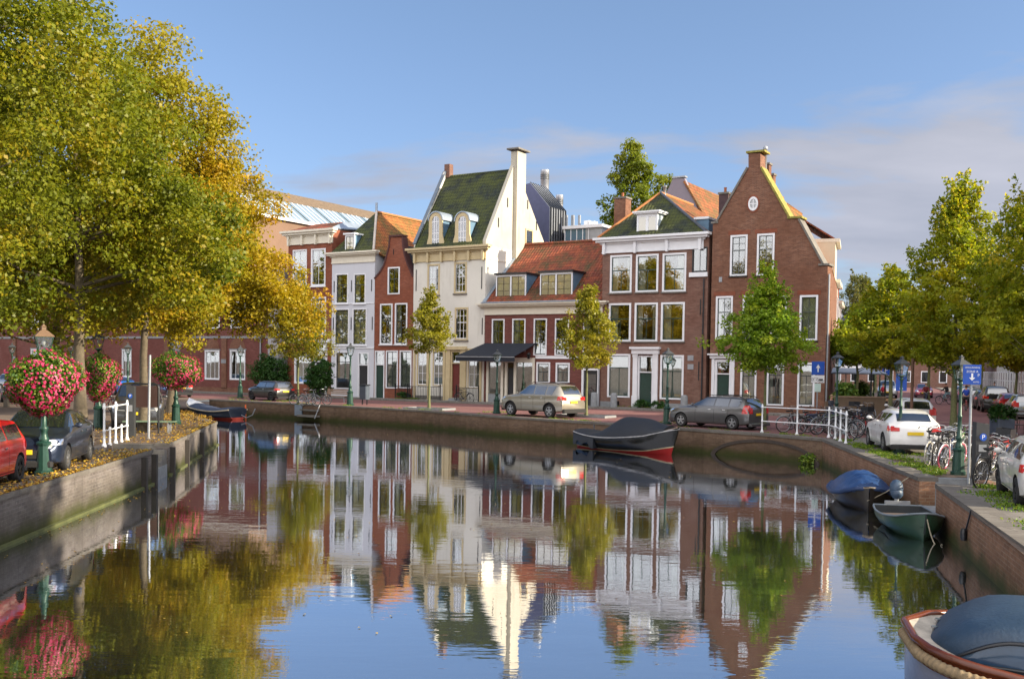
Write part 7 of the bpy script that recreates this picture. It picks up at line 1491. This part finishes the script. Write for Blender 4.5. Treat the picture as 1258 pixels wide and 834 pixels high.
for k, (px, py, kd, yw, lab) in enumerate(((972, 528, 'black', 1.0, 'black bicycle behind the left end of the railing row'), (997, 529, 'bags', .3, 'bicycle with dark panniers below the one-way sign'), (1016, 532, 'green', .6, 'green bicycle left of the corner lamp post'), (1030, 529, 'silver', 1.2, 'grey bicycle directly behind the corner lamp post'), (1041, 535, 'crate', .4, 'black bicycle with a crate behind the railing corner'), (1049, 532, 'black', 2.0, 'black bicycle leaning into the tangle by the white hatchback'))): bike(kd, px, py, yw, lab, BG1, -.05)
bike('red', 121, 507, 1.3, 'red bicycle standing behind the middle flower basket', 'bicycles on the left quay', .05)

# ================================================================== railings, signs, pay stations, benches
def railing(label, pts, hgt=1.05, posts=None, fine=False):
    """white tubular railing with ball-topped posts along ground points"""
    P = [Vector((p.x, p.y, Q)) for p in pts]; t = thing('railing', label, 'railing', P[0]); o = -P[0]
    for p in P:
        q = p+o; mb = MB(); mb.lathe([(.075, 0), (.075, .05), (.05, .10), (.038, .14), (.034, .46), (.05, .48), (.05, .54), (.034, .56), (.034, hgt-.06), (.052, hgt-.04), (.052, hgt+.04), (.03, hgt+.06), (.04, hgt+.10), (.02, hgt+.14)], tuple(q), 10); mb.build('post', M_WHITE, t)
    for a, b in zip(P[:-1], P[1:]):
        for z in (hgt, .51): mb = MB(); mb.tube([a+o+Vector((0, 0, z)), b+o+Vector((0, 0, z))], .024, 8); mb.build('rail', M_WHITE, t)
        if fine: m_ = (a+b)/2+o; mb = MB(); mb.lathe([(.06, 0), (.06, .05), (.035, .10), (.03, .50), (.045, .54), (.03, .60)], tuple(m_), 10); mb.build('short_post', M_WHITE, t)
    return t
railing('white tubular railing along the far quay above the brick arch', [G(*p) for p in ((936, 531.5), (979, 534.5), (1018, 537.5), (1026, 540), (1032, 543), (1039, 546))], 1.12)
railing('short white railing beside the steps on the left quay', [G(*p) for p in ((128, 549), (142, 545), (156, 541))], 1.25, fine=True)
def text(s_, size, loc, rot, mat, parent, name='lettering', extr=.002, align='CENTER'):
    c = bpy.data.curves.new(name, 'FONT'); c.body = s_; c.size = size; c.extrude = extr; c.align_x = align; c.align_y = 'CENTER'; o = bpy.data.objects.new(name, c); o.location = loc; o.rotation_euler = rot
    bpy.context.collection.objects.link(o); dg = bpy.context.evaluated_depsgraph_get(); me = bpy.data.meshes.new_from_object(o.evaluated_get(dg)); bpy.data.objects.remove(o)
    me.transform(Matrix.Translation(loc) @ Matrix.Rotation(rot[2], 4, 'Z') @ Matrix.Rotation(rot[0], 4, 'X')); me.materials.clear(); me.materials.append(mat); return link(name, me, parent)
M_BLUE = plain('sign_blue', (.008, .075, .42), .4, 0, .05); M_SIGNW = plain('sign_white', (.75, .77, .80), .5, 0, .03); M_POLE = plain('galvanised_pole', (.30, .33, .36), .45, .5, .12)
def sign_post(label, px, py, top, yaw, r=.032, cat='sign', name='sign_post'):
    v = G(px, py); P = Vector((v.x, v.y, Q)); h_ = HT(P, top); t = thing(name, label, cat, P, yaw); mb = MB(); mb.tube([(0, 0, 0), (0, 0, h_)], r, 10); mb.build('pole', M_POLE, t); return t, h_, (P-CAM).dot(fwd)/F
R90 = (PI/2, 0, 0)
# one-way sign
t, h_, k_ = sign_post('blue one-way sign with a white arrow above two small plates', 1003, 522, 444, -.05); w_ = 15.5*k_/2; z1 = h_; z0 = h_-15.5*k_*1.05
mb = MB(); mb.cham(-w_, -.055, z0, w_, -.035, z1, .006); pl = mb.build('sign_plate', M_BLUE, t); zc_ = (z0+z1)/2; a_ = w_
mb = MB(); mb.prism([(-.09*a_*2/2, zc_-.62*a_), (.09*a_*2/2, zc_-.62*a_), (.09*a_, zc_+.02), (.34*a_, zc_-.0), (0, zc_+.62*a_), (-.34*a_, zc_-.0), (-.09*a_, zc_+.02)], -.062, -.0552); mb.build('arrow', M_SIGNW, pl)
mb = MB(); mb.cham(-w_*1.02, -.055, z0-.40, w_*1.02, -.035, z0-.03, .005); p2 = mb.build('sub_plate', M_SIGNW, t)
mb = MB()
def glyph_bike(mb, cx_, cz_, s_):
    for dx in (-.5, .5): mb.tube([(cx_+dx*s_+.24*s_*math.cos(2*PI*k/12), -.058, cz_+.24*s_*math.sin(2*PI*k/12)) for k in range(12)], .035*s_, 4, closed=True)
    mb.tube([(cx_-.5*s_, -.058, cz_), (cx_-.1*s_, -.058, cz_+.35*s_), (cx_+.4*s_, -.058, cz_+.35*s_), (cx_+.5*s_, -.058, cz_)], .03*s_, 4)
glyph_bike(mb, -w_*.45, z0-.24, .26); mb.build('bicycle_symbol', M_BLACK, p2); mb = MB(); mb.box(w_*.2, -.060, z0-.28, w_*.8, -.0555, z0-.20); mb.tube([(w_*.3+.05*math.cos(k), -.058, z0-.30+.05*math.sin(k)) for k in range(7)], .012, 4, closed=True); mb.tube([(w_*.7+.05*math.cos(k), -.058, z0-.30+.05*math.sin(k)) for k in range(7)], .012, 4, closed=True); mb.build('moped_symbol', M_BLACK, p2)
mb = MB(); mb.cham(-w_*.5, -.055, z0-.86, w_*.5, -.035, z0-.44, .005); p3 = mb.build('small_plate', plain('pale_green_plate', (.5, .66, .62), .5), t)
# parking zone sign next to the near lamp
t, h_, k_ = sign_post('blue parking zone sign with a down arrow by the near right lamp', 1189.5, 594, 448, -.18); w_ = 21*k_/2; z1 = h_; z0 = h_-24*k_
mb = MB(); mb.cham(-w_+.0, -.055, z0, w_+.0, -.035, z1, .006); pl = mb.build('sign_plate', M_BLUE, t); zc_ = z0+(z1-z0)*.40; a_ = w_
mb = MB(); mb.prism([(-.10*a_, zc_+.38*a_), (-.10*a_, zc_-.12*a_), (-.34*a_, zc_-.12*a_), (0, zc_-.48*a_), (.34*a_, zc_-.12*a_), (.10*a_, zc_-.12*a_), (.10*a_, zc_+.38*a_)], -.062, -.0552); mb.build('arrow', M_SIGNW, pl)
text('VERGUNNING', .055, (0, -.060, z1-.07), R90, M_SIGNW, pl); text('ZONE A', .075, (0, -.060, z1-.17), R90, M_SIGNW, pl); text('P', .10, (a_*.7, -.060, zc_+.03), R90, M_SIGNW, pl); text('AUTO', .05, (a_*.45, -.060, z0+.06), R90, M_SIGNW, pl)
# tall parking sign behind the lamp
t, h_, k_ = sign_post('tall blue parking sign with a white P and a hand symbol behind the lamp post', 1105, 540, 459, -.1); w_ = 13*k_/2; z1 = h_; z0 = h_-21*k_; mb = MB(); mb.cham(-w_, -.055, z0, w_, -.035, z1, .006); pl = mb.build('sign_plate', M_BLUE, t)
text('P', w_*1.3, (0, -.060, z1-w_*.75), R90, M_SIGNW, pl); mb = MB(); mb.lathe([(w_*.30, -.004), (w_*.30, .003)], (0, -.058, z0+w_*.45), 14, 0, False, 'y'); mb.build('disc_symbol', M_SIGNW, pl)
t, h_, k_ = sign_post('small distant blue parking sign left of the yellow-green tree', 1087, 505, 450, -.1); w_ = 9*k_/2; mb = MB(); mb.cham(-w_, -.055, h_-10.5*k_, w_, -.035, h_, .006); pl = mb.build('sign_plate', M_BLUE, t); text('P', w_*1.5, (0, -.060, h_-5.2*k_), R90, M_SIGNW, pl)
v = G(1069, 512); P = Vector((v.x, v.y, Q)); h_ = HT(P, 431); t = thing('finger_post', 'dark street name post with a brown board behind the cafe bicycles', 'sign', P, -.1); mb = MB(); mb.tube([(0, 0, 0), (0, 0, h_)], .05, 8); mb.build('pole', M_BLACK, t); mb = MB(); mb.box(-.82, -.02, h_-.28, -.06, .02, h_-.06); mb.build('name_board', plain('brown_board', (.16, .10, .04), .6), t)
v = G(1119, 530); P = Vector((v.x, v.y, Q)); mb = MB(); mb.tube([(0, 0, 0), (0, 0, HT(P, 440))], .075, 8); t = mb.build('wooden_pole', plain('brown_pole', (.16, .09, .06), .8)); t.location = P; tag(t, 'brown pole standing between the blue parking sign and the tree', 'pole')
# pay stations
def pay(label, px, py, top, wpx, yaw, slim=True):
    v = G(px, py); P = Vector((v.x, v.y, Q)); h_ = HT(P, top); k_ = (P-CAM).dot(fwd)/F; w_ = wpx*k_/2; t = thing('pay_station', label, 'parking meter', P, yaw)
    mb = MB(); mb.prism([(-w_, 0), (w_, 0), (w_, h_-.05), (-w_, h_)], -.17, .17); b_ = mb.build('cabinet', plain('anthracite', (.035, .038, .042), .5), t)
    mb = MB(); zc_ = h_-.38; mb.prism([(w_*.05+w_*.55*math.cos(2*PI*k/20)*1.0, zc_+w_*.62*math.sin(2*PI*k/20)) for k in range(20)]+[], -.186, -.1705); bd = mb.build('blue_badge', M_BLUE, t); text('P', w_*1.0, (w_*.06, -.188, zc_), R90, M_SIGNW, bd)
    mb = MB(); mb.box(-w_*.6, -.18, h_*.50, w_*.6, -.1705, h_*.62); mb.build('screen', M_GREY, t); return t
pay('dark pay station with a blue P badge by the bicycles on the right quay', 1203, 590, 518, 15, -.12)
# left one: column with P in front of a dark hooped notice board
pay('slim dark pay station with a blue P badge on the left quay', 161, 537, 473, 9, .15)
v = G(168, 536); P = Vector((v.x, v.y, Q)); k_ = (P-CAM).dot(fwd)/F; h_ = HT(P, 472); t = thing('notice_board', 'dark framed notice board with rounded corners behind the left pay station', 'notice board', P+Vector((.1, .5, 0)), .1); w_ = 34*k_/2
mb = MB(); c_ = .12; mb.tube([(-w_, 0, 0), (-w_, 0, h_-c_), (-w_+c_*.3, 0, h_-c_*.3), (-w_+c_, 0, h_), (w_-c_, 0, h_), (w_-c_*.3, 0, h_-c_*.3), (w_, 0, h_-c_), (w_, 0, 0)], .035, 8); mb.build('hoop', M_BLACK, t); mb = MB(); mb.box(-w_+.04, -.03, h_-.85, w_-.04, .03, h_-.06); mb.build('panel', plain('brown_panel', (.05, .025, .02), .4), t)
v = G(182.5, 539); P = Vector((v.x, v.y, Q)); t = thing('steel_pole', 'tall pale steel pole without a sign next to the left notice board', 'pole', P); h_ = HT(P, 436); mb = MB(); mb.tube([(0, 0, 0), (0.04, 0, h_)], .045, 10); mb.build('pole', M_GREY, t); mb = MB(); mb.lathe([(.07, 0), (.07, .04)], (0, 0, 0), 10); mb.build('foot', M_GREY, t)
def bench(label, px, py, yaw, L=1.8, slat=M_WOOD, legm=M_GREY, back=True, bright=False):
    v = G(px, py); t = thing('bench', label, 'bench', Vector((v.x, v.y, Q)), yaw)
    mb = MB(); [mb.box(-L/2, -.24+k*.13, .43, L/2, -.14+k*.13, .46) for k in range(4)]; mb.box(-L/2+.1, -.23, .40, -L/2+.15, .25, .43); mb.box(L/2-.15, -.23, .40, L/2-.1, .25, .43); mb.build('seat', slat, t)
    if back: mb = MB(); [mb.box(-L/2, .26+k*.02, .55+k*.13, L/2, .285+k*.02, .65+k*.13) for k in range(3)]; mb.box(-L/2+.1, .285, .43, -L/2+.16, .34, .95); mb.box(L/2-.16, .285, .43, L/2-.1, .34, .95); mb.build('backrest', slat, t)
    for x in (-L/2+.2, L/2-.26): mb = MB(); mb.box(x, -.20, 0, x+.06, -.14, .40); mb.box(x, .16, 0, x+.06, .22, .40); mb.box(x, -.14, .34, x+.06, .16, .40); mb.build('leg', legm, t)
    return t
bench('wooden bench with a backrest facing the water left of the green lamp', 413, 494, RROT, 2.2)
bench('slatted pale bench at the right edge behind the white car', 1246, 592, 1.2, 1.8, plain('pale_slats', (.45, .44, .42), .6))
bench('low green bench against the trunk behind the left notice board', 184, 532, .1, 1.9, plain('green_bench', (.16, .24, .16), .6), back=False)
v = G(448, 497); t = thing('litter_bin', 'dark litter bin on two legs right of the green lamp across the water', 'bin', Vector((v.x, v.y, Q)), RROT); mb = MB(); mb.cham(-.28, -.22, .35, .28, .22, 1.28, .05); mb.build('body', plain('bin_grey', (.06, .08, .11), .5), t); mb = MB(); mb.cham(-.30, -.25, 1.281, .30, .25, 1.36, .03); mb.build('lid', M_BLACK, t)
for s_ in (-1, 1): mb = MB(); mb.box(s_*.2-.03, -.03, 0, s_*.2+.03, .03, .349); mb.build('leg', M_BLACK, t)
v = G(121, 499); 
def railbar(label, u0, u1, n, dep=.45, hgt=1.0, gaps=()):
    P0_ = RA+RD*u0-RI*dep; t = thing('iron_railing', label, 'railing', Vector((P0_.x, P0_.y, Q+.11)), RROT, 'black iron railings in front of the houses'); L = u1-u0
    mb = MB(); mb.box(0, -.015, hgt-.04, L, .015, hgt); mb.box(0, -.013, .12, L, .013, .15)
    for k in range(n): x = .02+(L-.04)*k/(n-1); mb.box(x-.011, -.011, .0 if k % 6 == 0 else .151, x+.011, .011, hgt-.041 if k % 6 else hgt+.10)
    mb.build('bars', M_BLACK, t); 
    for x in (0, L): mb = MB(); mb.lathe([(.045, 0), (.045, hgt+.08), (.06, hgt+.10), (.02, hgt+.2)], (x, 0, 0), 8); mb.build('post', M_BLACK, t)
    return t
railbar('black iron railing left of the red door of the cream house', fu(508), fu(546), 20); railbar('black iron railing right of the red door of the cream house', fu(566), fu(593), 16); railbar('black iron railing before the red neck-gable house', fu(491), fu(506), 9)
for x, lab in ((739, 'grey stone bollard by the dark door of the low red house'), (763, 'stone bollard below the left window of the three-storey house'), (849, 'stone bollard near the grey estate car at the brown house')):
    P_ = RA+RD*fu(x)-RI*.9; mb = MB(); mb.lathe([(.24, 0), (.22, .85), (.18, .93), (.05, .96)], (0, 0, 0), 12); o = mb.build('stone_bollard', M_STONE); o.location = (P_.x, P_.y, Q+.1); tag(o, lab, 'bollard')
P_ = RA+RD*fu(729)-RI*.7; 
v = G(8, 500); mb = MB(); mb.box(-.12, -.12, 0, .12, .12, .95); mb.box(-.13, -.13, .951, .13, .13, 1.0); o = mb.build('post_bollard', M_DKWOOD); o.location = (v.x, v.y, Q); tag(o, 'dark square post at the far left edge', 'bollard')
# steps recess seen on the far wall: pale slab and two treads
a = far[5].lerp(far[6], .12); q = (far[5]-far[6]).normalized(); nn_ = Vector((q.y, -q.x, 0)) if (Vector((q.y, -q.x, 0)).dot(CAM-far[5]) > 0) else Vector((-q.y, q.x, 0))
t = thing('quay_ladder', 'pale stone and steel ladder steps on the far quay wall below the bicycles', 'steps', Vector((a.x, a.y, 0)), math.atan2(q.y, q.x))
sg_ = -1 if Vector((0, 1, 0)).dot(nn_) < 0 else 1
yy = -.09 
mb = MB(); mb.box(-1.6, yy-.06, .25, -.9, yy, Q+.02); mb.build('side_slab', plain('blue_slab', (.20, .25, .32), .6), t); mb = MB(); mb.box(-.9, yy-.5, .22, .75, yy, .34); mb.build('tread', M_DKSTONE, t); mb = MB(); mb.box(-.9, yy-.25, .60, .75, yy, .70); mb.build('tread', M_DKSTONE, t); mb = MB(); mb.tube([(.8, yy-.5, .15), (.8, yy-.05, Q+.05)], .03, 6); mb.build('handrail', M_GREY, t)
# low kerbs round the tree pits
for px, py, lab in ((527, 503, 'stone kerb round the pit of the tree before the cream house'), (720, 512, 'stone kerb round the pit of the tree right of the off-roader')):
    v = G(px, py); mb = MB(); t = thing('tree_pit_kerb', lab, 'kerb', Vector((v.x, v.y, Q)), RROT, 'tree pit kerbs')
    for x0_, y0_, x1_, y1_ in ((-1.5, -.7, 1.5, -.58), (-1.5, .58, 1.5, .7), (-1.5, -.579, -1.38, .579), (1.38, -.579, 1.5, .579)): mb = MB(); mb.box(x0_, y0_, 0, x1_, y1_, .12); mb.build('kerb_stone', M_STONE, t)
# cafe terrace: parasols, screens, tables
v = G(1046, 500); t = thing('parasol', 'big pale parasol over the cafe terrace right of the corner lamp', 'parasol', Vector((v.x+.5, v.y+3, Q))); mb = MB(); mb.tube([(0, 0, 0), (0, 0, 3.5)], .05, 8); mb.build('pole', M_WHITE, t)
mb = MB(); vs = [(0, 0, 3.75)]+[(2.6*math.cos(2*PI*k/8+.4), 2.6*math.sin(2*PI*k/8+.4), 2.75) for k in range(8)]; mb.add(vs+[(x, y, z-.03) for x, y, z in vs], [(0, 1+k, 1+(k+1) % 8) for k in range(8)]+[(9, 10+(k+1) % 8, 10+k) for k in range(8)]+[(1+k, 10+k, 10+(k+1) % 8, 1+(k+1) % 8) for k in range(8)]); mb.build('canopy', plain('parasol_cloth', (.62, .64, .68), .8), t)
v = G(1042, 508); t = thing('terrace_awning', 'blue-grey terrace awning frame on green posts beside the corner lamp', 'awning', Vector((v.x, v.y+.6, Q)), -.1); mb = MB(); mb.slab([(-1.6, 0, 2.62), (2.6, 0, 2.62), (2.6, 3.2, 2.95), (-1.6, 3.2, 2.95)], .08); mb.build('sheet', plain('blue_grey_cloth', (.22, .28, .36), .7), t)
for x, y in ((-1.5, .1), (.6, .1), (2.5, .1), (2.5, 3.0), (-1.5, 3.0)): mb = MB(); mb.tube([(x, y, 0), (x, y, 2.53)], .05, 8); mb.build('post', M_LAMP, t)
v = G(1049, 515); t = thing('terrace_screen', 'low brown terrace screen behind the bicycles', 'screen', Vector((v.x, v.y, Q)), -.1); mb = MB(); mb.box(-1.1, 0, .1, 1.7, .05, 1.25); mb.build('panel', plain('taupe_board', (.14, .10, .065), .7), t); mb = MB(); mb.box(-1.15, -.03, 1.251, 1.75, .08, 1.32); mb.build('top_rail', M_WOOD, t)
for k, (px, py, lab) in enumerate(((1062, 507, 'wooden cafe table left of the dark street name post'), (1078, 505, 'wooden cafe table right of the dark street name post'), (1098, 503, 'wooden cafe table behind the white estate'))):
    v = G(px, py); t = thing('cafe_table', lab, 'table', Vector((v.x, v.y, Q)), .2*k, 'tables on the cafe terrace'); mb = MB(); mb.cham(-.6, -.4, .72, .6, .4, .77, .01); mb.build('table_top', plain('honey_wood', (.42, .25, .09), .5), t)
    for x in (-.5, .5):
        for y in (-.32, .32): mb = MB(); mb.box(x-.03, y-.03, 0, x+.03, y+.03, .719); mb.build('leg', M_BLACK, t)
for k, (px, py, lab) in enumerate(((1040, 512, 'leafy potted hedge left of the terrace awning posts'), (1058, 506, 'leafy potted hedge under the parasol'))):
    v = G(px, py); shrub('potted_hedge', lab, Vector((v.x, v.y+.3, Q)), .75, .5, .85, .4, leafmat('hedge_leaves', (.05, .13, .02), (.10, .20, .03), (.22, .30, .04), .4), 80, 40, .12, .25, 120+k, 'hedge')
# planter and metal chairs at the right
v = G(1236, 534); t = thing('planter', 'blue-grey square planter with a leafy plant beside the metal chairs', 'planter', Vector((v.x-.2, v.y, Q)), .1); mb = MB(); mb.cham(-.38, -.38, 0, .38, .38, .72, .02); mb.build('box', plain('blue_grey_planter', (.10, .13, .18), .5), t)
RNG = np.random.default_rng(131); cl = blob_clumps([(0, 0, 1.0, .55, .5, .35)], 40); p, nr, idx = crown_points(cl, 40, .18); leaf_mesh('plant', p, nr, .10, L_BUSH, RNG.uniform(0, 1, len(p)), t)
def chair(label, px, py, yaw):
    v = G(px, py); t = thing('metal_chair', label, 'chair', Vector((v.x, v.y, Q)), yaw, 'metal chairs by the planter'); mb = MB(); mb.cham(-.23, -.22, .44, .23, .22, .475, .01); mb.build('seat', plain('brown_metal', (.10, .075, .065), .5), t)
    mb = MB(); mb.box(-.23, .20, .476, -.20, .23, .92); mb.box(.20, .20, .476, .23, .23, .92); mb.box(-.2, .205, .84, .2, .225, .92); mb.box(-.2, .205, .62, .2, .225, .68); mb.build('backrest', plain('brown_metal', (.10, .075, .065), .5), t)
    for x in (-.2, .2):
        for y in (-.19, .19): mb = MB(); mb.tube([(x, y, 0), (x*.95, y*.95, .44)], .014, 6); mb.build('leg', plain('brown_metal', (.10, .075, .065), .5), t)
chair('brown metal chair right of the planter', 1249, 534, .3); chair('brown metal chair behind the first one at the right edge', 1256, 527, 2.4)

# ================================================================== people
def skin(name, verts, edges, radii, mat, parent, sub=2, root=0):
    me = bpy.data.meshes.new(name); me.from_pydata([Vector(v) for v in verts], edges, []); o = bpy.data.objects.new(name, me); COL.objects.link(o)
    md = o.modifiers.new('s', 'SKIN'); md.use_smooth_shade = True; o.modifiers.new('u', 'SUBSURF').levels = sub; o.modifiers['u'].render_levels = sub
    for i, r in enumerate(radii): sv_ = me.skin_vertices[0].data[i]; sv_.radius = (r, r) if not isinstance(r, tuple) else r; sv_.use_root = (i == root)
    dg = bpy.context.evaluated_depsgraph_get(); nm = bpy.data.meshes.new_from_object(o.evaluated_get(dg)); bpy.data.objects.remove(o)
    for p in nm.polygons: p.use_smooth = True
    nm.materials.clear(); nm.materials.append(mat); box_uv(nm); return link(name, nm, parent)
SKINM = plain('skin', (.48, .27, .19), .6, 0, .08)
def person(label, loc, yaw, pose, jacket, trousers, hair, group=None, scarf=None):
    """faces +x"""
    t = thing('person', label, 'person', loc, yaw, group)
    if pose == 'ride':
        pel = (.0, 0, .98); chest = (.14, 0, 1.36); neck = (.18, 0, 1.52); head = (.22, 0, 1.68); knees = [(.38, .12, .82), (.34, -.12, .66)]; ank = [(.22, .12, .42), (.20, -.12, .24)]; toes = [(.38, .12, .38), (.34, -.12, .19)]; elb = [(.28, .26, 1.20), (.28, -.26, 1.20)]; hands = [(.52, .27, 1.08), (.52, -.27, 1.08)]
    elif pose == 'sit':
        pel = (.0, 0, .52); chest = (.02, 0, .90); neck = (.04, 0, 1.06); head = (.07, 0, 1.22); knees = [(.44, .12, .52), (.44, -.12, .50)]; ank = [(.42, .12, .10), (.46, -.12, .10)]; toes = [(.58, .13, .05), (.62, -.13, .05)]; elb = [(.12, .24, .74), (.12, -.24, .74)]; hands = [(.36, .16, .76), (.36, -.14, .76)]
    else:
        pel = (.0, 0, .93); chest = (.02, 0, 1.32); neck = (.03, 0, 1.48); head = (.05, 0, 1.64); knees = [(.14, .10, .50), (.02, -.10, .50)]; ank = [(.12, .10, .09), (-.16, -.10, .12)]; toes = [(.27, .11, .04), (-.02, -.11, .04)]; elb = [(-.05, .25, 1.12), (.08, -.25, 1.12)]; hands = [(.08, .26, .90), (.22, -.24, .92)]
    v = [pel, tuple((a+b)/2 for a, b in zip(pel, chest)), chest, neck, head, (head[0]+.01, 0, head[2]+.07)]; e = [(0, 1), (1, 2), (2, 3), (3, 4), (4, 5)]; r = [.13, .12, .14, .055, .085, .06]
    for k, s_ in enumerate((1, -1)):
        b0 = len(v); sh = (chest[0], s_*.17, chest[2]+.06); v += [sh, elb[k], hands[k]]; e += [(2, b0), (b0, b0+1), (b0+1, b0+2)]; r += [.055, .042, .028]
        hx, hy, hz = hands[k]
        for f_ in range(4): q0 = len(v); v += [(hx+.05, hy+(f_-1.5)*.022, hz-.005), (hx+.085, hy+(f_-1.5)*.024, hz-.03)]; e += [(b0+2, q0), (q0, q0+1)]; r += [.011, .008]
        q0 = len(v); v += [(hx+.03, hy-s_*.045, hz-.01)]; e += [(b0+2, q0)]; r += [.010]
        b1 = len(v); hp = (pel[0], s_*.09, pel[2]-.04); v += [hp, knees[k], ank[k], toes[k]]; e += [(0, b1), (b1, b1+1), (b1+1, b1+2), (b1+2, b1+3)]; r += [.09, .06, .042, .035]
    skin('body', v, e, r, SKINM, t, 1)
    jv = [tuple(a+(b-a)*.08 for a, b in zip(pel, chest)), tuple((a+b)/2 for a, b in zip(pel, chest)), chest, (neck[0], 0, neck[2]-.05)]; je = [(0, 1), (1, 2), (2, 3)]; jr = [.165, .155, .17, .08]
    for k, s_ in enumerate((1, -1)): b0 = len(jv); sh = (chest[0], s_*.175, chest[2]+.06); w_ = tuple(a+(b-a)*.88 for a, b in zip(elb[k], hands[k])); jv += [sh, elb[k], w_]; je += [(2, b0), (b0, b0+1), (b0+1, b0+2)]; jr += [.08, .062, .045]
    skin('jacket', jv, je, jr, jacket, t, 1)
    tv = [pel]; te = []; tr_ = [.155]
    for k, s_ in enumerate((1, -1)): b0 = len(tv); tv += [(pel[0]+.01, s_*.095, pel[2]-.05), knees[k], tuple(a+(b-a)*.92 for a, b in zip(knees[k], ank[k]))]; te += [(0, b0), (b0, b0+1), (b0+1, b0+2)]; tr_ += [.108, .078, .058]
    skin('trousers', tv, te, tr_, trousers, t, 1)
    for k in (0, 1): mb = MB(); d_ = Vector(toes[k])-Vector(ank[k]); c_ = Vector(ank[k])+d_*.55; mb.ball((c_.x, c_.y, max(c_.z-.01, .045)), .13, 10, 0, (1.05, .38, .36)); mb.build('shoe', M_BLACK, t)
    mb = MB(); mb.ball((head[0]-.018, 0, head[2]+.055), .098, 12, 0, (1.0, .92, 1.02)); mb.build('hair', hair, t)
    mb = MB(); mb.ball((head[0]+.098, 0, head[2]+.0), .016, 6, 0, (1, .8, 1.3)); mb.build('nose', SKINM, t)
    for s_ in (-1, 1): mb = MB(); mb.ball((head[0]+.085, s_*.032, head[2]+.028), .012, 6); mb.build('eye', M_BLACK, t); mb = MB(); mb.ball((head[0], s_*.092, head[2]+.01), .022, 6, 0, (.8, .5, 1.3)); mb.build('ear', SKINM, t)
    if scarf: mb = MB(); mb.lathe([(.085, -.05), (.12, -.02), (.12, .03), (.08, .06)], (neck[0], 0, neck[2]), 12); mb.build('scarf', scarf, t)
    return t
cl_ = lambda n, c: plain(n, c, .85, 0, .15, 6, .3)
HD = plain('dark_hair', (.03, .02, .015), .7); HBl = plain('fair_hair', (.25, .17, .09), .7)
def cyclist(label, px, py, yaw, bk, j, tr, h_, blabel, scarf=None):
    v = G(px, py); o = bike(bk, px, py, yaw, blabel, 'bicycles being ridden in the side street', 0); c, s_ = math.cos(yaw), math.sin(yaw); person(label, Vector((v.x+c*.26, v.y+s_*.26, Q+.03)), yaw, 'ride', j, tr, h_, 'cyclists in the side street', scarf)
cyclist('person in a dark coat and light blue jeans cycling to the left across the street', 1167, 496.5, math.atan2(-.25, -1), 'black', cl_('black_coat', (.012, .012, .015)), cl_('light_jeans', (.22, .36, .44)), HD, 'black bicycle ridden by the person in the dark coat')
cyclist('person in a dark red top and grey scarf cycling towards the viewer', 1137, 497, math.atan2(-1, -.38), 'blue', cl_('dark_red_top', (.16, .02, .025)), cl_('dark_trousers', (.03, .03, .035)), HBl, 'bicycle ridden by the person with the grey scarf', cl_('grey_scarf', (.30, .30, .32)))
cyclist('person in a bright blue hooded coat cycling away behind the near right lamp', 1187, 505, math.atan2(1, .36), 'red', cl_('blue_coat', (.01, .05, .36)), cl_('dark_trousers', (.03, .03, .035)), HD, 'bicycle ridden by the person in the blue coat')
v = G(1020, 513); person('person in a dark top sitting at the cafe beside the brick corner', Vector((v.x, v.y, Q)), -.9, 'sit', cl_('dark_top', (.03, .035, .05)), cl_('dark_trousers', (.03, .03, .035)), HBl)
mb = MB(); mb.cham(-.24, -.24, .42, .24, .24, .46, .01); t = thing('cafe_chair', 'chair under the person sitting by the brick corner', 'chair', Vector((v.x, v.y, Q)), -.9); mb.build('seat', M_WOOD, t); mb = MB(); mb.box(-.25, -.22, .461, -.22, .22, .95); mb.build('backrest', M_WOOD, t)
for x in (-.2, .2):
    for y in (-.2, .2): mb = MB(); mb.box(x-.02, y-.02, 0, x+.02, y+.02, .419); mb.build('leg', M_WOOD, t)
v = G(1227, 494); person('person in dark clothes walking on the far pavement behind the black off-roader', Vector((v.x+1.0, v.y+3, Q+.12)), 2.5, 'walk', cl_('black_coat', (.012, .012, .015)), cl_('dark_trousers', (.03, .03, .035)), HD)
v = G(1085, 496); person('person in a red jacket among the cafe tables', Vector((v.x, v.y, Q)), 3.4, 'walk', cl_('red_jacket', (.40, .02, .05)), cl_('dark_trousers', (.03, .03, .035)), HD)
# any bicycle prototype never used is removed
for k, o in PB.items():
    if k not in used:
        for ch in list(o.children): 
            for g in list(ch.children): bpy.data.objects.remove(g)
            bpy.data.objects.remove(ch)
        bpy.data.objects.remove(o)
